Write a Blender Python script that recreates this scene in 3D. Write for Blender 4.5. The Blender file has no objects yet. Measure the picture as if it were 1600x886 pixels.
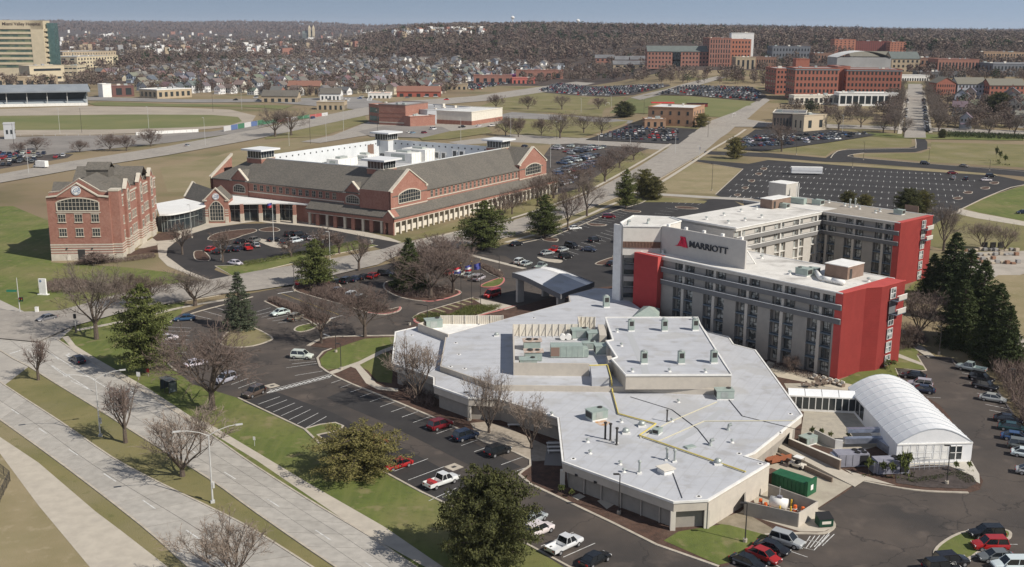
import bpy,bmesh,math,random
import numpy as np
from mathutils import Matrix,Vector
from mathutils.geometry import tessellate_polygon
sc = bpy.context.scene
C = sc.collection
rnd = random.Random(11)
R_ = math.radians
# ------------------------------------------------------------------ camera
CH = 67.0;FPX = 1680.0;PITCH = R_(13.46);ROLL = 0.0047
Fv = Vector((0,math.cos(PITCH),-math.sin(PITCH)))
U0 = Vector((0,math.sin(PITCH),math.cos(PITCH)));R0 = Vector((1,0,0))
Rv = R0*math.cos(ROLL) + U0*math.sin(ROLL);Uv = U0*math.cos(ROLL) - R0*math.sin(ROLL)
cam_d = bpy.data.cameras.new('camera');cam = bpy.data.objects.new('camera',cam_d);C.objects.link(cam)
m = Matrix((Rv,Uv,-Fv)).transposed().to_4x4();m.translation = (0,0,CH)
cam.matrix_world = m
cam_d.sensor_width = 36;cam_d.lens = 36*FPX/1600;cam_d.clip_start = 1;cam_d.clip_end = 60000
sc.camera = cam
# ------------------------------------------------------------------ light
SUN_AZ = -30.0;SUN_EL = 40.4
w = bpy.data.worlds.new('World');sc.world = w;w.use_nodes = True
nt = w.node_tree;bg = nt.nodes['Background']
sky = nt.nodes.new('ShaderNodeTexSky');sky.sky_type = 'NISHITA';sky.sun_disc = False
sky.sun_elevation = R_(SUN_EL);sky.sun_rotation = R_(SUN_AZ-90);sky.altitude = 300
sky.air_density = 1.0;sky.dust_density = 0.8;sky.ozone_density = 1.6
tcw = nt.nodes.new('ShaderNodeTexCoord');va = nt.nodes.new('ShaderNodeVectorMath');va.operation = 'ADD';va.inputs[1].default_value = (0,0,.2)
vn = nt.nodes.new('ShaderNodeVectorMath');vn.operation = 'NORMALIZE'
nt.links.new(tcw.outputs['Generated'],va.inputs[0]);nt.links.new(va.outputs[0],vn.inputs[0]);nt.links.new(vn.outputs[0],sky.inputs[0])
hs = nt.nodes.new('ShaderNodeHueSaturation');hs.inputs['Saturation'].default_value = .72;hs.inputs['Value'].default_value = .93
nt.links.new(sky.outputs[0],hs.inputs['Color']);nt.links.new(hs.outputs[0],bg.inputs[0]);bg.inputs[1].default_value = 0.085
sd = bpy.data.lights.new('sun','SUN');sd.energy = 4.7;sd.angle = R_(0.5);sd.color = (1.0,.94,.85)
so = bpy.data.objects.new('sun',sd);C.objects.link(so)
tosun = Vector((math.cos(R_(SUN_AZ))*math.cos(R_(SUN_EL)),math.sin(R_(SUN_AZ))*math.cos(R_(SUN_EL)),math.sin(R_(SUN_EL))))
so.rotation_euler = tosun.to_track_quat('Z','Y').to_euler();so.location = (100,-100,300)
sc.view_settings.view_transform = 'Standard';sc.view_settings.look = 'None'
sc.view_settings.exposure = 0.22;sc.view_settings.gamma = 1.0
# ------------------------------------------------------------------ terrain + picking helpers
def sm(t):
    t = 0.0 if t < 0 else (1.0 if t > 1 else t)
    return t*t*(3-2*t)
def lerp(a,b,t): return a + (b-a)*t
HR = [(700,0),(850,7),(1300,20),(2000,42),(2700,55),(60000,55)]
HM = [(1400,0),(1900,22),(2700,56),(60000,56)]
HL = [(5200,0),(8500,72),(60000,72)]
def tab(T,y):
    if y <= T[0][0]: return T[0][1]
    for (a,va),(b,vb) in zip(T,T[1:]):
        if y <= b: return lerp(va,vb,(y-a)/(b-a))
    return T[-1][1]
def ter(x,y):
    if y <= 700: return 0.0
    a = x/(y+1.0)
    hl,hm,hr = tab(HL,y),tab(HM,y),tab(HR,y)
    hm = hm*lerp(0.55,1,sm((a+0.2)/0.16))
    t1 = sm((a+0.20)/0.12);t2 = sm((a-0.06)/0.10)
    h = lerp(lerp(hl,hm,t1),hr,t2)
    if a > 0.12: h *= lerp(1,0.66,sm((a-.12)/.38)*sm((y-1400)/1000))
    if y > 1600: h += sm((y-1600)/900)*(5*math.sin(x*.0031+1)*math.sin(y*.0017)+3.5*math.sin(x*.0093+y*.004)+6*math.exp(-((a-.02)/.09)**2))
    return h
def ray(px,py): return Fv + Rv*((px-800)/FPX) - Uv*((py-443)/FPX)
def P(px,py,z=0.0):
    d = ray(px,py);t = (z-CH)/d.z
    return (d.x*t,d.y*t)
def G(px,py):
    d = ray(px,py)
    if d.z < 0:
        t = -CH/d.z
        if d.y*t <= 700: return (d.x*t,d.y*t,0.0)
    y = 700.0
    while y < 30000:
        t = y/d.y;z = CH + d.z*t
        if z <= ter(d.x*t,y): return (d.x*t,y,ter(d.x*t,y))
        y += 6 if y < 3000 else 40
    return (d.x*t,y,ter(d.x*t,y))
def proj(x,y,z):
    v = Vector((x,y,z-CH));d = v.dot(Fv)
    return (800+FPX*v.dot(Rv)/d,443-FPX*v.dot(Uv)/d)
def hgt(x,y,z0,ty):
    lo,hi = 0,200
    for _ in range(40):
        mm = (lo+hi)/2
        if proj(x,y,z0+mm)[1] > ty: lo = mm
        else: hi = mm
    return mm
def inpoly(px,py,poly):
    c = False;n = len(poly)
    for i in range(n):
        x0,y0 = poly[i];x1,y1 = poly[i-1]
        if (y0 > py) != (y1 > py) and px < (x1-x0)*(py-y0)/(y1-y0)+x0: c = not c
    return c
# ------------------------------------------------------------------ materials
MATS = {}
def mat(name,col,rough=0.85,col2=None,scale=1.0,bump=0.0,bscale=None,metal=0.0,detail=4,spec=0.3,mid=0.5,width=0.25,kind='noise',coat=0):
    if name in MATS: return MATS[name]
    mt = bpy.data.materials.new(name);mt.use_nodes = True;n = mt.node_tree;b = n.nodes['Principled BSDF']
    b.inputs['Base Color'].default_value = (*col,1);b.inputs['Roughness'].default_value = rough
    b.inputs['Metallic'].default_value = metal;b.inputs['Specular IOR Level'].default_value = spec
    if coat: b.inputs['Coat Weight'].default_value = coat
    if col2 is not None or bump:
        tc = n.nodes.new('ShaderNodeNewGeometry')
    if col2 is not None:
        no = n.nodes.new('ShaderNodeTexNoise');no.inputs['Scale'].default_value = scale;no.inputs['Detail'].default_value = detail
        no.inputs['Roughness'].default_value = 0.62
        n.links.new(tc.outputs['Position'],no.inputs['Vector'])
        mr = n.nodes.new('ShaderNodeMapRange');mr.inputs[1].default_value = mid-width/2;mr.inputs[2].default_value = mid+width/2
        n.links.new(no.outputs[0],mr.inputs[0])
        mx = n.nodes.new('ShaderNodeMix');mx.data_type = 'RGBA'
        mx.inputs[6].default_value = (*col,1);mx.inputs[7].default_value = (*col2,1)
        n.links.new(mr.outputs[0],mx.inputs[0]);n.links.new(mx.outputs[2],b.inputs['Base Color'])
    if bump:
        nb = n.nodes.new('ShaderNodeTexNoise');nb.inputs['Scale'].default_value = bscale or 3.0;nb.inputs['Detail'].default_value = 3
        n.links.new(tc.outputs['Position'],nb.inputs['Vector'])
        bp = n.nodes.new('ShaderNodeBump');bp.inputs['Strength'].default_value = bump;bp.inputs['Distance'].default_value = 0.2
        n.links.new(nb.outputs[0],bp.inputs['Height']);n.links.new(bp.outputs[0],b.inputs['Normal'])
    MATS[name] = mt
    return mt
def layered(mt,col,scale,mid,width,detail=5,vec=(1,1,1),fac=1.0):
    """mix one more noise-driven stain colour over a material's base colour"""
    n = mt.node_tree;b = n.nodes['Principled BSDF']
    src = b.inputs['Base Color'].links[0].from_socket if b.inputs['Base Color'].links else None
    g = n.nodes.new('ShaderNodeNewGeometry');mp = n.nodes.new('ShaderNodeMapping');mp.inputs['Scale'].default_value = vec
    n.links.new(g.outputs['Position'],mp.inputs['Vector'])
    no = n.nodes.new('ShaderNodeTexNoise');no.inputs['Scale'].default_value = scale;no.inputs['Detail'].default_value = detail
    n.links.new(mp.outputs[0],no.inputs['Vector'])
    mr = n.nodes.new('ShaderNodeMapRange');mr.inputs[1].default_value = mid;mr.inputs[2].default_value = mid+width;mr.inputs[4].default_value = fac
    n.links.new(no.outputs[0],mr.inputs[0])
    mx = n.nodes.new('ShaderNodeMix');mx.data_type = 'RGBA'
    if src: n.links.new(src,mx.inputs[6])
    else: mx.inputs[6].default_value = b.inputs['Base Color'].default_value
    mx.inputs[7].default_value = (*col,1)
    n.links.new(mr.outputs[0],mx.inputs[0]);n.links.new(mx.outputs[2],b.inputs['Base Color'])
    return mt
def objcol(name,rough=0.3,metal=0.0,coat=0.0,dirt=0.0):
    if name in MATS: return MATS[name]
    mt = bpy.data.materials.new(name);mt.use_nodes = True;n = mt.node_tree;b = n.nodes['Principled BSDF']
    oi = n.nodes.new('ShaderNodeObjectInfo');b.inputs['Roughness'].default_value = rough
    b.inputs['Metallic'].default_value = metal;b.inputs['Coat Weight'].default_value = coat
    if dirt:
        g = n.nodes.new('ShaderNodeNewGeometry');no = n.nodes.new('ShaderNodeTexNoise');no.inputs['Scale'].default_value = 0.8
        n.links.new(g.outputs['Position'],no.inputs['Vector'])
        mr = n.nodes.new('ShaderNodeMapRange');mr.inputs[1].default_value = .35;mr.inputs[2].default_value = .7;mr.inputs[3].default_value = 1.0;mr.inputs[4].default_value = 1-dirt
        n.links.new(no.outputs[0],mr.inputs[0])
        vm = n.nodes.new('ShaderNodeVectorMath');vm.operation = 'SCALE'
        n.links.new(oi.outputs['Color'],vm.inputs[0]);n.links.new(mr.outputs[0],vm.inputs['Scale'])
        n.links.new(vm.outputs[0],b.inputs['Base Color'])
    else: n.links.new(oi.outputs['Color'],b.inputs['Base Color'])
    MATS[name] = mt;return mt
def leafmat(name,cols,rough=0.8):
    """foliage / twigs: each small face (island) gets its own tone out of a ramp"""
    mt = bpy.data.materials.new(name);mt.use_nodes = True;n = mt.node_tree;b = n.nodes['Principled BSDF']
    g = n.nodes.new('ShaderNodeNewGeometry');r = n.nodes.new('ShaderNodeValToRGB');oi = n.nodes.new('ShaderNodeObjectInfo')
    ad = n.nodes.new('ShaderNodeMath');ad.operation = 'MULTIPLY_ADD';ad.inputs[1].default_value = .55
    m2 = n.nodes.new('ShaderNodeMath');m2.operation = 'MULTIPLY';m2.inputs[1].default_value = .45
    n.links.new(oi.outputs['Random'],m2.inputs[0]);n.links.new(g.outputs['Random Per Island'],ad.inputs[0]);n.links.new(m2.outputs[0],ad.inputs[2])
    n.links.new(ad.outputs[0],r.inputs[0])
    while len(r.color_ramp.elements) < len(cols): r.color_ramp.elements.new(.5)
    for i,c in enumerate(cols):
        r.color_ramp.elements[i].position = i/(len(cols)-1);r.color_ramp.elements[i].color = (*c,1)
    n.links.new(r.outputs[0],b.inputs['Base Color']);b.inputs['Roughness'].default_value = rough;b.inputs['Specular IOR Level'].default_value = .2
    MATS[name] = mt;return mt
# ------------------------------------------------------------------ mesh builder
class MB:
    def __init__(s,o=(0,0,0),th=0.0):
        s.v = [];s.f = [];s.m = [];s.o = o;s.c = math.cos(th);s.s = math.sin(th);s.mi = 0
    def V(s,u,v,z):
        s.v.append((s.o[0]+u*s.c-v*s.s,s.o[1]+u*s.s+v*s.c,s.o[2]+z));return len(s.v)-1
    def F(s,ids,m=None): s.f.append(tuple(ids));s.m.append(s.mi if m is None else m)
    def face(s,pts,m=None): s.F([s.V(*p) for p in pts],m)
    def box(s,a,b,c,d,e,f,m=None,top=None):
        a,d = min(a,d),max(a,d);b,e = min(b,e),max(b,e);c,f = min(c,f),max(c,f)
        i = [s.V(*p) for p in ((a,b,c),(d,b,c),(d,e,c),(a,e,c),(a,b,f),(d,b,f),(d,e,f),(a,e,f))]
        for q in ((3,2,1,0),(0,1,5,4),(1,2,6,5),(2,3,7,6),(3,0,4,7)): s.F([i[k] for k in q],m)
        s.F([i[k] for k in (4,5,6,7)],m if top is None else top)
    def prism(s,pts,z0,z1,m=None,top=None,bottom=False):
        pts = [tuple(p) for p in pts]
        A = sum(pts[i-1][0]*pts[i][1]-pts[i][0]*pts[i-1][1] for i in range(len(pts)))
        if A < 0: pts = pts[::-1]
        zz = z1 if isinstance(z1,(list,tuple)) else [z1]*len(pts)
        if A < 0 and isinstance(z1,(list,tuple)): zz = list(z1)[::-1]
        lo = [s.V(p[0],p[1],z0) for p in pts];hi = [s.V(p[0],p[1],z) for p,z in zip(pts,zz)];n = len(pts)
        for i in range(n): s.F((lo[i],lo[(i+1) % n],hi[(i+1) % n],hi[i]),m)
        for t in tessellate_polygon([[Vector((p[0],p[1],0)) for p in pts]]):
            a,b,c = t
            if (pts[b][0]-pts[a][0])*(pts[c][1]-pts[a][1])-(pts[b][1]-pts[a][1])*(pts[c][0]-pts[a][0]) < 0: b,c = c,b
            s.F((hi[a],hi[b],hi[c]),m if top is None else top)
            if bottom: s.F((lo[a],lo[c],lo[b]),m)
    def sheet(s,pts,z,m=None):
        pts = [tuple(p) for p in pts];hi = [s.V(p[0],p[1],z if not callable(z) else z(p[0],p[1])) for p in pts]
        for t in tessellate_polygon([[Vector((p[0],p[1],0)) for p in pts]]):
            a,b,c = t
            if (pts[b][0]-pts[a][0])*(pts[c][1]-pts[a][1])-(pts[b][1]-pts[a][1])*(pts[c][0]-pts[a][0]) < 0: b,c = c,b
            s.F((hi[a],hi[b],hi[c]),m)
    def tube(s,p0,p1,r0,r1,n=6,m=None,caps=True):
        p0 = Vector(p0);p1 = Vector(p1);d = (p1-p0)
        if d.length < 1e-6: return
        d.normalize();a = d.orthogonal().normalized();b = d.cross(a)
        A = [];B = []
        for k in range(n):
            t = 2*math.pi*k/n;q = a*math.cos(t)+b*math.sin(t)
            A.append(s.V(*(p0+q*r0)));B.append(s.V(*(p1+q*r1)))
        for k in range(n): s.F((A[k],A[(k+1) % n],B[(k+1) % n],B[k]),m)
        if caps: s.F(A[::-1],m);s.F(B,m)
    def ring(s,c,r,z,n=12): return [(c[0]+r*math.cos(2*math.pi*k/n),c[1]+r*math.sin(2*math.pi*k/n)) for k in range(n)]
    def lathe(s,c,prof,n=12,m=None):
        rows = [[s.V(c[0]+r*math.cos(2*math.pi*k/n),c[1]+r*math.sin(2*math.pi*k/n),c[2]+z) for k in range(n)] for r,z in prof]
        for A,B in zip(rows,rows[1:]):
            for k in range(n): s.F((A[k],A[(k+1) % n],B[(k+1) % n],B[k]),m)
        s.F(rows[-1],m)
    def gable(s,u0,v0,u1,v1,z0,z1,ov=0.4,m=None,along='u',th=0.25):
        """gabled roof slab pair, ridge along u or v"""
        if along == 'u':
            c = (v0+v1)/2;k = (z1-z0)/(c-v0);e = z0-ov*k
            for va in (v0-ov,v1+ov):
                s.face([(u0-ov,va,e),(u1+ov,va,e),(u1+ov,c,z1),(u0-ov,c,z1)],m)
                s.face([(u0-ov,va,e-th),(u1+ov,va,e-th),(u1+ov,va,e),(u0-ov,va,e)],m)
                for uu in (u0-ov,u1+ov): s.face([(uu,va,e-th),(uu,va,e),(uu,c,z1),(uu,c,z1-th)],m)
                s.face([(u0-ov,va,e-th),(u1+ov,va,e-th),(u1+ov,c,z1-th),(u0-ov,c,z1-th)],m)
        else:
            c = (u0+u1)/2;k = (z1-z0)/(c-u0);e = z0-ov*k
            for ua in (u0-ov,u1+ov):
                s.face([(ua,v0-ov,e),(ua,v1+ov,e),(c,v1+ov,z1),(c,v0-ov,z1)],m)
                s.face([(ua,v0-ov,e-th),(ua,v1+ov,e-th),(ua,v1+ov,e),(ua,v0-ov,e)],m)
                for vv in (v0-ov,v1+ov): s.face([(ua,vv,e-th),(ua,vv,e),(c,vv,z1),(c,vv,z1-th)],m)
                s.face([(ua,v0-ov,e-th),(ua,v1+ov,e-th),(c,v1+ov,z1-th),(c,v0-ov,z1-th)],m)
    def mesh(s,name,mats,smooth=False):
        me = bpy.data.meshes.new(name);me.from_pydata(s.v,[],s.f)
        for mm in (mats if isinstance(mats,(list,tuple)) else [mats]): me.materials.append(mm)
        if any(s.m): me.polygons.foreach_set('material_index',s.m)
        if smooth: me.polygons.foreach_set('use_smooth',[True]*len(s.f))
        me.update();return me
def link(name,me,parent=None,loc=None,rz=0.0,col=None,**props):
    o = bpy.data.objects.new(name,me);C.objects.link(o)
    if parent is not None: o.parent = parent
    if loc is not None: o.location = loc
    if rz: o.rotation_euler = (0,0,rz)
    if col: o.color = (*col,1)
    for k,v in props.items():
        if v is not None: o[k] = v
    return o
def thing(name,label,cat,loc=(0,0,0),rz=0.0,group=None):
    return link(name,None,None,loc,rz,label=label,category=cat,group=group)
def part(name,mb,mats,parent,smooth=False,**kw): return link(name,mb.mesh(name,mats,smooth),parent,**kw)
def struct(name,mb,mats,parent=None): return link(name,mb.mesh(name,mats),parent,kind=None if parent else 'structure')
def copy_tree(o,parent=None):
    c = o.copy();C.objects.link(c);c.parent = parent
    for ch in o.children: copy_tree(ch,c)
    return c
_txt = {}
def text_mesh(s,size,depth,mt,shear=0.0,bold=0.0):
    cu = bpy.data.curves.new('text','FONT');cu.body = s;cu.size = size;cu.extrude = depth;cu.align_x = 'CENTER';cu.align_y = 'CENTER'
    cu.shear = shear;cu.offset = bold;cu.resolution_u = 3
    o = bpy.data.objects.new('text',cu);C.objects.link(o);dg = bpy.context.evaluated_depsgraph_get();dg.update()
    me = bpy.data.meshes.new_from_object(o.evaluated_get(dg));bpy.data.objects.remove(o);bpy.data.curves.remove(cu)
    me.name = 'lettering';me.materials.clear();me.materials.append(mt);return me
def cracks(mt,col,scale,w_,fac):
    n = mt.node_tree;b = n.nodes['Principled BSDF'];src = b.inputs['Base Color'].links[0].from_socket
    g = n.nodes.new('ShaderNodeNewGeometry');no = n.nodes.new('ShaderNodeTexNoise');no.inputs['Scale'].default_value = .25;no.inputs['Detail'].default_value = 4
    n.links.new(g.outputs['Position'],no.inputs['Vector']);sc1 = n.nodes.new('ShaderNodeVectorMath');sc1.operation = 'SCALE';sc1.inputs['Scale'].default_value = 7
    n.links.new(no.outputs['Color'],sc1.inputs[0]);ad = n.nodes.new('ShaderNodeVectorMath');ad.operation = 'ADD';n.links.new(g.outputs['Position'],ad.inputs[0]);n.links.new(sc1.outputs[0],ad.inputs[1])
    vo = n.nodes.new('ShaderNodeTexVoronoi');vo.feature = 'DISTANCE_TO_EDGE';vo.inputs['Scale'].default_value = scale;n.links.new(ad.outputs[0],vo.inputs['Vector'])
    mr = n.nodes.new('ShaderNodeMapRange');mr.inputs[1].default_value = w_;mr.inputs[2].default_value = 0;mr.inputs[3].default_value = 0;mr.inputs[4].default_value = fac
    n.links.new(vo.outputs['Distance'],mr.inputs[0]);mx = n.nodes.new('ShaderNodeMix');mx.data_type = 'RGBA'
    n.links.new(mr.outputs[0],mx.inputs[0]);n.links.new(src,mx.inputs[6]);mx.inputs[7].default_value = (*col,1);n.links.new(mx.outputs[2],b.inputs['Base Color']);return mt
brick = layered(mat('red_brick',(.325,.165,.125),.9,(.265,.125,.095),1.6,detail=8),(.39,.225,.175),.35,.5,.3,fac=.6)
brick2 = mat('orange_brick',(.34,.17,.12),.9,(.27,.12,.09),.9,detail=8)
stone = mat('pale_stone',(.55,.50,.42),.85,(.46,.42,.35),1.2)
shingle = layered(mat('grey_shingle',(.105,.098,.085),.95,(.15,.135,.115),1.7,detail=8,width=.2,bump=.3,bscale=4),(.085,.08,.072),.12,.5,.25,fac=.5)
glass = mat('dark_window_glass',(.025,.032,.036),.12,spec=.8)
glassc = mat('curtained_window_glass',(.36,.38,.37),.25,(.06,.07,.075),.8,detail=1,mid=.5,width=.1,spec=.6)
teal = mat('teal_curtain_glass',(.045,.095,.092),.12,(.075,.14,.135),.2,spec=.8)
white = mat('white_paint',(.78,.77,.74),.6,(.68,.67,.64),.7)
offwhite = mat('cream_paint',(.66,.62,.54),.75,(.60,.56,.49),.5)
metal = mat('galvanised_metal',(.42,.45,.43),.45,(.34,.37,.35),1.1,metal=.3)
greenmetal = mat('pale_green_metal',(.36,.42,.38),.5,(.30,.36,.33),.9,metal=.15)
darkmetal = mat('dark_bronze_metal',(.045,.042,.04),.5)
polem = mat('grey_pole_paint',(.50,.50,.48),.5,(.42,.42,.41),2)
blackm = mat('black_rubber',(.018,.018,.02),.75)
rimm = mat('wheel_rim_metal',(.45,.45,.46),.35,metal=.6)
redlens = mat('red_lamp_lens',(.35,.015,.012),.25)
clearl = mat('clear_lamp_lens',(.7,.7,.68),.2)
# ================================================================== GROUND
asph = layered(layered(mat('worn_asphalt',(.090,.074,.063),.93,(.062,.053,.047),.10,bump=.15,bscale=6,detail=8),(.040,.037,.036),.045,.52,.16,fac=.8),(.13,.105,.088),.22,.58,.14,fac=.6)
cracks(asph,(.03,.027,.026),.07,.012,.8)
asph2 = layered(mat('fresh_asphalt',(.032,.030,.030),.9,(.042,.039,.038),.15),(.05,.048,.048),.03,.55,.2,fac=.6)
conc = layered(mat('road_concrete',(.40,.37,.325),.9,(.345,.32,.285),.35,bump=.05,bscale=5,detail=7),(.29,.27,.245),.05,.54,.2,vec=(1,1,1),fac=.6)
stconc = layered(layered(mat('street_concrete',(.335,.305,.265),.9,(.28,.255,.225),.3,detail=7),(.23,.21,.19),.06,.52,.2,fac=.7),(.38,.35,.31),.5,.6,.1,fac=.5)
cracks(stconc,(.14,.125,.11),.12,.01,.8)
walk = layered(mat('sidewalk_concrete',(.46,.415,.345),.9,(.40,.36,.30),.5),(.33,.3,.26),.15,.58,.1,fac=.5)
kerbm = mat('kerb_concrete',(.46,.41,.335),.9,(.36,.32,.265),.8)
redkerb = mat('red_kerb_paint',(.50,.15,.14),.8,(.42,.2,.18),.8)
mulch = layered(mat('brown_mulch',(.10,.058,.042),.95,(.065,.04,.03),.9,bump=.5,bscale=4),(.14,.095,.07),.2,.55,.2,fac=.6)
lawn = layered(layered(layered(mat('green_lawn',(.125,.15,.036),.95,(.092,.118,.028),.14,detail=9,bump=.35,bscale=5),(.19,.17,.07),.05,.47,.22,fac=.85),(.07,.085,.025),.9,.52,.2,fac=.5),(.22,.185,.095),.3,.58,.1,fac=.75)
layered(lawn,(.16,.165,.055),1.0,.47,.2,vec=(.75,.10,1),fac=.45);layered(lawn,(.075,.09,.028),1.0,.52,.2,vec=(.5,.07,1),fac=.4)
lawn2 = layered(layered(mat('thin_olive_lawn',(.195,.17,.075),.95,(.14,.135,.052),.10,detail=9,bump=.35,bscale=5),(.24,.20,.115),.05,.48,.2,fac=.8),(.09,.1,.03),.6,.58,.15,fac=.5)
dry = layered(layered(mat('dry_tan_lawn',(.275,.225,.135),.95,(.22,.185,.10),.09,detail=9,bump=.3,bscale=5),(.17,.16,.07),.04,.52,.2,fac=.75),(.33,.275,.18),.5,.58,.12,fac=.6)
field = mat('sports_turf',(.125,.14,.05),.95,(.17,.165,.07),.02,detail=8)
gravel = mat('tan_track_dirt',(.36,.31,.25),.95,(.30,.26,.21),.05,detail=8)
soil = layered(layered(mat('winter_ground',(.20,.155,.085),.95,(.25,.195,.12),.012,detail=10,bump=.2,bscale=3),(.115,.115,.045),.02,.50,.16,fac=.8),(.13,.09,.06),.006,.54,.14,fac=.55)
woods = mat('far_woodland_floor',(.085,.060,.048),.95,(.055,.044,.038),.02,detail=10)
paint = mat('white_road_paint',(.62,.62,.60),.8,(.36,.35,.33),1.5,mid=.56,width=.22)
yellowp = mat('yellow_road_paint',(.55,.40,.08),.8,(.4,.3,.1),1.2)
bluep = mat('blue_road_paint',(.12,.25,.45),.8)
xs = sorted(set([round(i*30.0,2) for i in range(-40,41)] + [s*(1200+90*k) for k in range(1,20) for s in (-1,1)] + [s*(2910+k*k*180) for k in range(1,14) for s in (-1,1)]))
ys = sorted(set([-3000.0,-1500,-700,-300] + [i*60.0 for i in range(0,12)] + [700+i*40.0 for i in range(0,60)] + [3100+k*150 for k in range(0,42)] + [9400+k*k*260 for k in range(1,11)]))
tb = MB()
for yy in ys:
    for xx in xs: tb.v.append((xx,yy,ter(xx,yy) + (0 if yy < 1500 else 1.5*math.sin(xx*.004+yy*.0013)*min(1,(yy-1500)/1000))))
nx = len(xs)
for j in range(len(ys)-1):
    for i in range(nx-1):
        a = j*nx+i;tb.F((a,a+1,a+nx+1,a+nx),1 if ys[j] > 1250 else 0)
struct('ground',tb,[soil,woods])
LZ = {}
def W(pts,z=None):
    return [G(*p)[:2] for p in pts]
def gsheet(name,px,mt,lay,world=False):
    """flat painted sheet lying on the ground, layer 'lay' 1.2 cm steps; far ones follow the terrain"""
    pts = px if world else W(px)
    LZ[lay] = LZ.get(lay,-1)+1;lay = lay+(LZ[lay] % 8)*.12
    b = MB();far = max(p[1] for p in pts) > 690
    if not far: b.sheet(pts,lay*.012)
    else:
        bm = bmesh.new();vs = [bm.verts.new((p[0],p[1],0)) for p in pts]
        bm.faces.new(vs);bmesh.ops.triangulate(bm,faces=bm.faces[:])
        for _ in range(5):
            es = [e for e in bm.edges if e.calc_length() > 45]
            if not es: break
            bmesh.ops.subdivide_edges(bm,edges=es,cuts=1);bmesh.ops.triangulate(bm,faces=bm.faces[:])
        for v in bm.verts: v.co.z = ter(v.co.x,v.co.y)+.10+lay*.05
        bm.normal_update()
        for f in bm.faces:
            if f.normal.z < 0: f.normal_flip()
        me = bpy.data.meshes.new(name);bm.to_mesh(me);bm.free();me.materials.append(mt)
        return link(name,me,kind='structure')
    return struct(name,b,mt)
def offs(pts,w):
    """mitred offset polylines at +-w/2"""
    L = [];Rr = []
    n = len(pts)
    for i in range(n):
        a = Vector(pts[max(i-1,0)][:2]);c = Vector(pts[min(i+1,n-1)][:2]);d = (c-a)
        if d.length < 1e-6: d = Vector((1,0))
        d.normalize();nrm = Vector((-d.y,d.x));p = Vector(pts[i][:2])
        L.append(p+nrm*w/2);Rr.append(p-nrm*w/2)
    return L,Rr
def ribbon(b,pts,w,z0,z1,m=0):
    L,Rr = offs(pts,w)
    for i in range(len(pts)-1):
        q = [L[i],L[i+1],Rr[i+1],Rr[i]]
        hi = [b.V(p.x,p.y,z1) for p in q];b.F(hi[::-1],m)
        if z1-z0 > .02:
            lo = [b.V(p.x,p.y,z0) for p in q]
            for k in range(4): b.F((lo[k],lo[(k+1) % 4],hi[(k+1) % 4],hi[k]),m)
def smooth_pl(pts,closed=False,n=3):
    """Catmull-Rom through world points"""
    out = [];N = len(pts)
    rng = range(N) if closed else range(N-1)
    for i in rng:
        p0 = Vector(pts[(i-1) % N] if closed or i > 0 else pts[0]);p1 = Vector(pts[i]);p2 = Vector(pts[(i+1) % N]);p3 = Vector(pts[(i+2) % N] if closed or i+2 < N else pts[N-1])
        for k in range(n):
            t = k/n
            out.append(tuple(0.5*((2*p1)+(-p0+p2)*t+(2*p0-5*p1+4*p2-p3)*t*t+(-p0+3*p1-3*p2+p3)*t**3)))
    if not closed: out.append(tuple(pts[-1]))
    return out
def kerb(px,w=.35,h=.13,mt=None,closed=False,smooth=True,name='kerb'):
    pts = W(px)
    if smooth: pts = smooth_pl(pts,closed)
    if closed: pts = pts+[pts[0]]
    b = MB();ribbon(b,pts,w,0,h);return struct(name,b,mt or kerbm)
def island(name,px,mt,w=.4,h=.14,kmt=None,smooth=True):
    pts = W(px)
    if smooth: pts = smooth_pl(pts,True)
    b = MB();b.prism(pts,0,h-.02);struct(name,b,mt)
    b = MB();ribbon(b,pts+[pts[0]],w,0,h);struct('kerb',b,kmt or kerbm)
# ---- left boulevard: two concrete carriageways cut in slabs
def slabs(name,left,right,lanes,step,n_extra=0):
    Lw = smooth_pl(W(left),n=6);Rw = smooth_pl(W(right),n=6)
    def resample(pl,n):
        ds = [0.0]
        for a,b_ in zip(pl,pl[1:]): ds.append(ds[-1]+math.hypot(b_[0]-a[0],b_[1]-a[1]))
        out = [];j = 0
        for i in range(n+1):
            t = ds[-1]*i/n
            while j < len(ds)-2 and ds[j+1] < t: j += 1
            f = (t-ds[j])/max(ds[j+1]-ds[j],1e-6);out.append((lerp(pl[j][0],pl[j+1][0],f),lerp(pl[j][1],pl[j+1][1],f)))
        return out,ds[-1]
    _,ln = resample(Lw,4);n = int(ln/step);A,_ = resample(Lw,n);B,_ = resample(Rw,n)
    base = MB();base.sheet(A+B[::-1],.03);road = struct(name,base,mat('dark_joint_filler',(.17,.155,.14),.95))
    for i in range(n):
        for k in range(lanes):
            def q(j,t): return (lerp(A[j][0],B[j][0],t),lerp(A[j][1],B[j][1],t))
            c = [q(i,k/lanes),q(i+1,k/lanes),q(i+1,(k+1)/lanes),q(i,(k+1)/lanes)]
            cx = sum(p[0] for p in c)/4;cy = sum(p[1] for p in c)/4
            c = [(cx+(p[0]-cx)*(1-.045/2.5),cy+(p[1]-cy)*(1-.045/2.5)) for p in c]
            s = MB();s.prism([(p[0]-cx,p[1]-cy) for p in c],-.03,0);s.f = s.f
            link('slab',s.mesh('slab',slabm),road,loc=(cx,cy,.066+rnd.uniform(-.002,.002)),col=(lambda q: [v*q for v in (.40,.375,.335)])(rnd.uniform(.88,1.05)))
    return A,B
slabm = objcol('slab_concrete',.9,dirt=.18)
layered(slabm,(.24,.225,.205),.25,.56,.3,detail=9,fac=.55)
near_L = [(-160,560),(0,656),(100,728),(220,820.6),(294,886),(420,1000)]
near_R = [(-110,520),(7,602),(94,659),(175,715),(245.6,753),(348,803),(400,831),(487,886),(640,985)]
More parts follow.
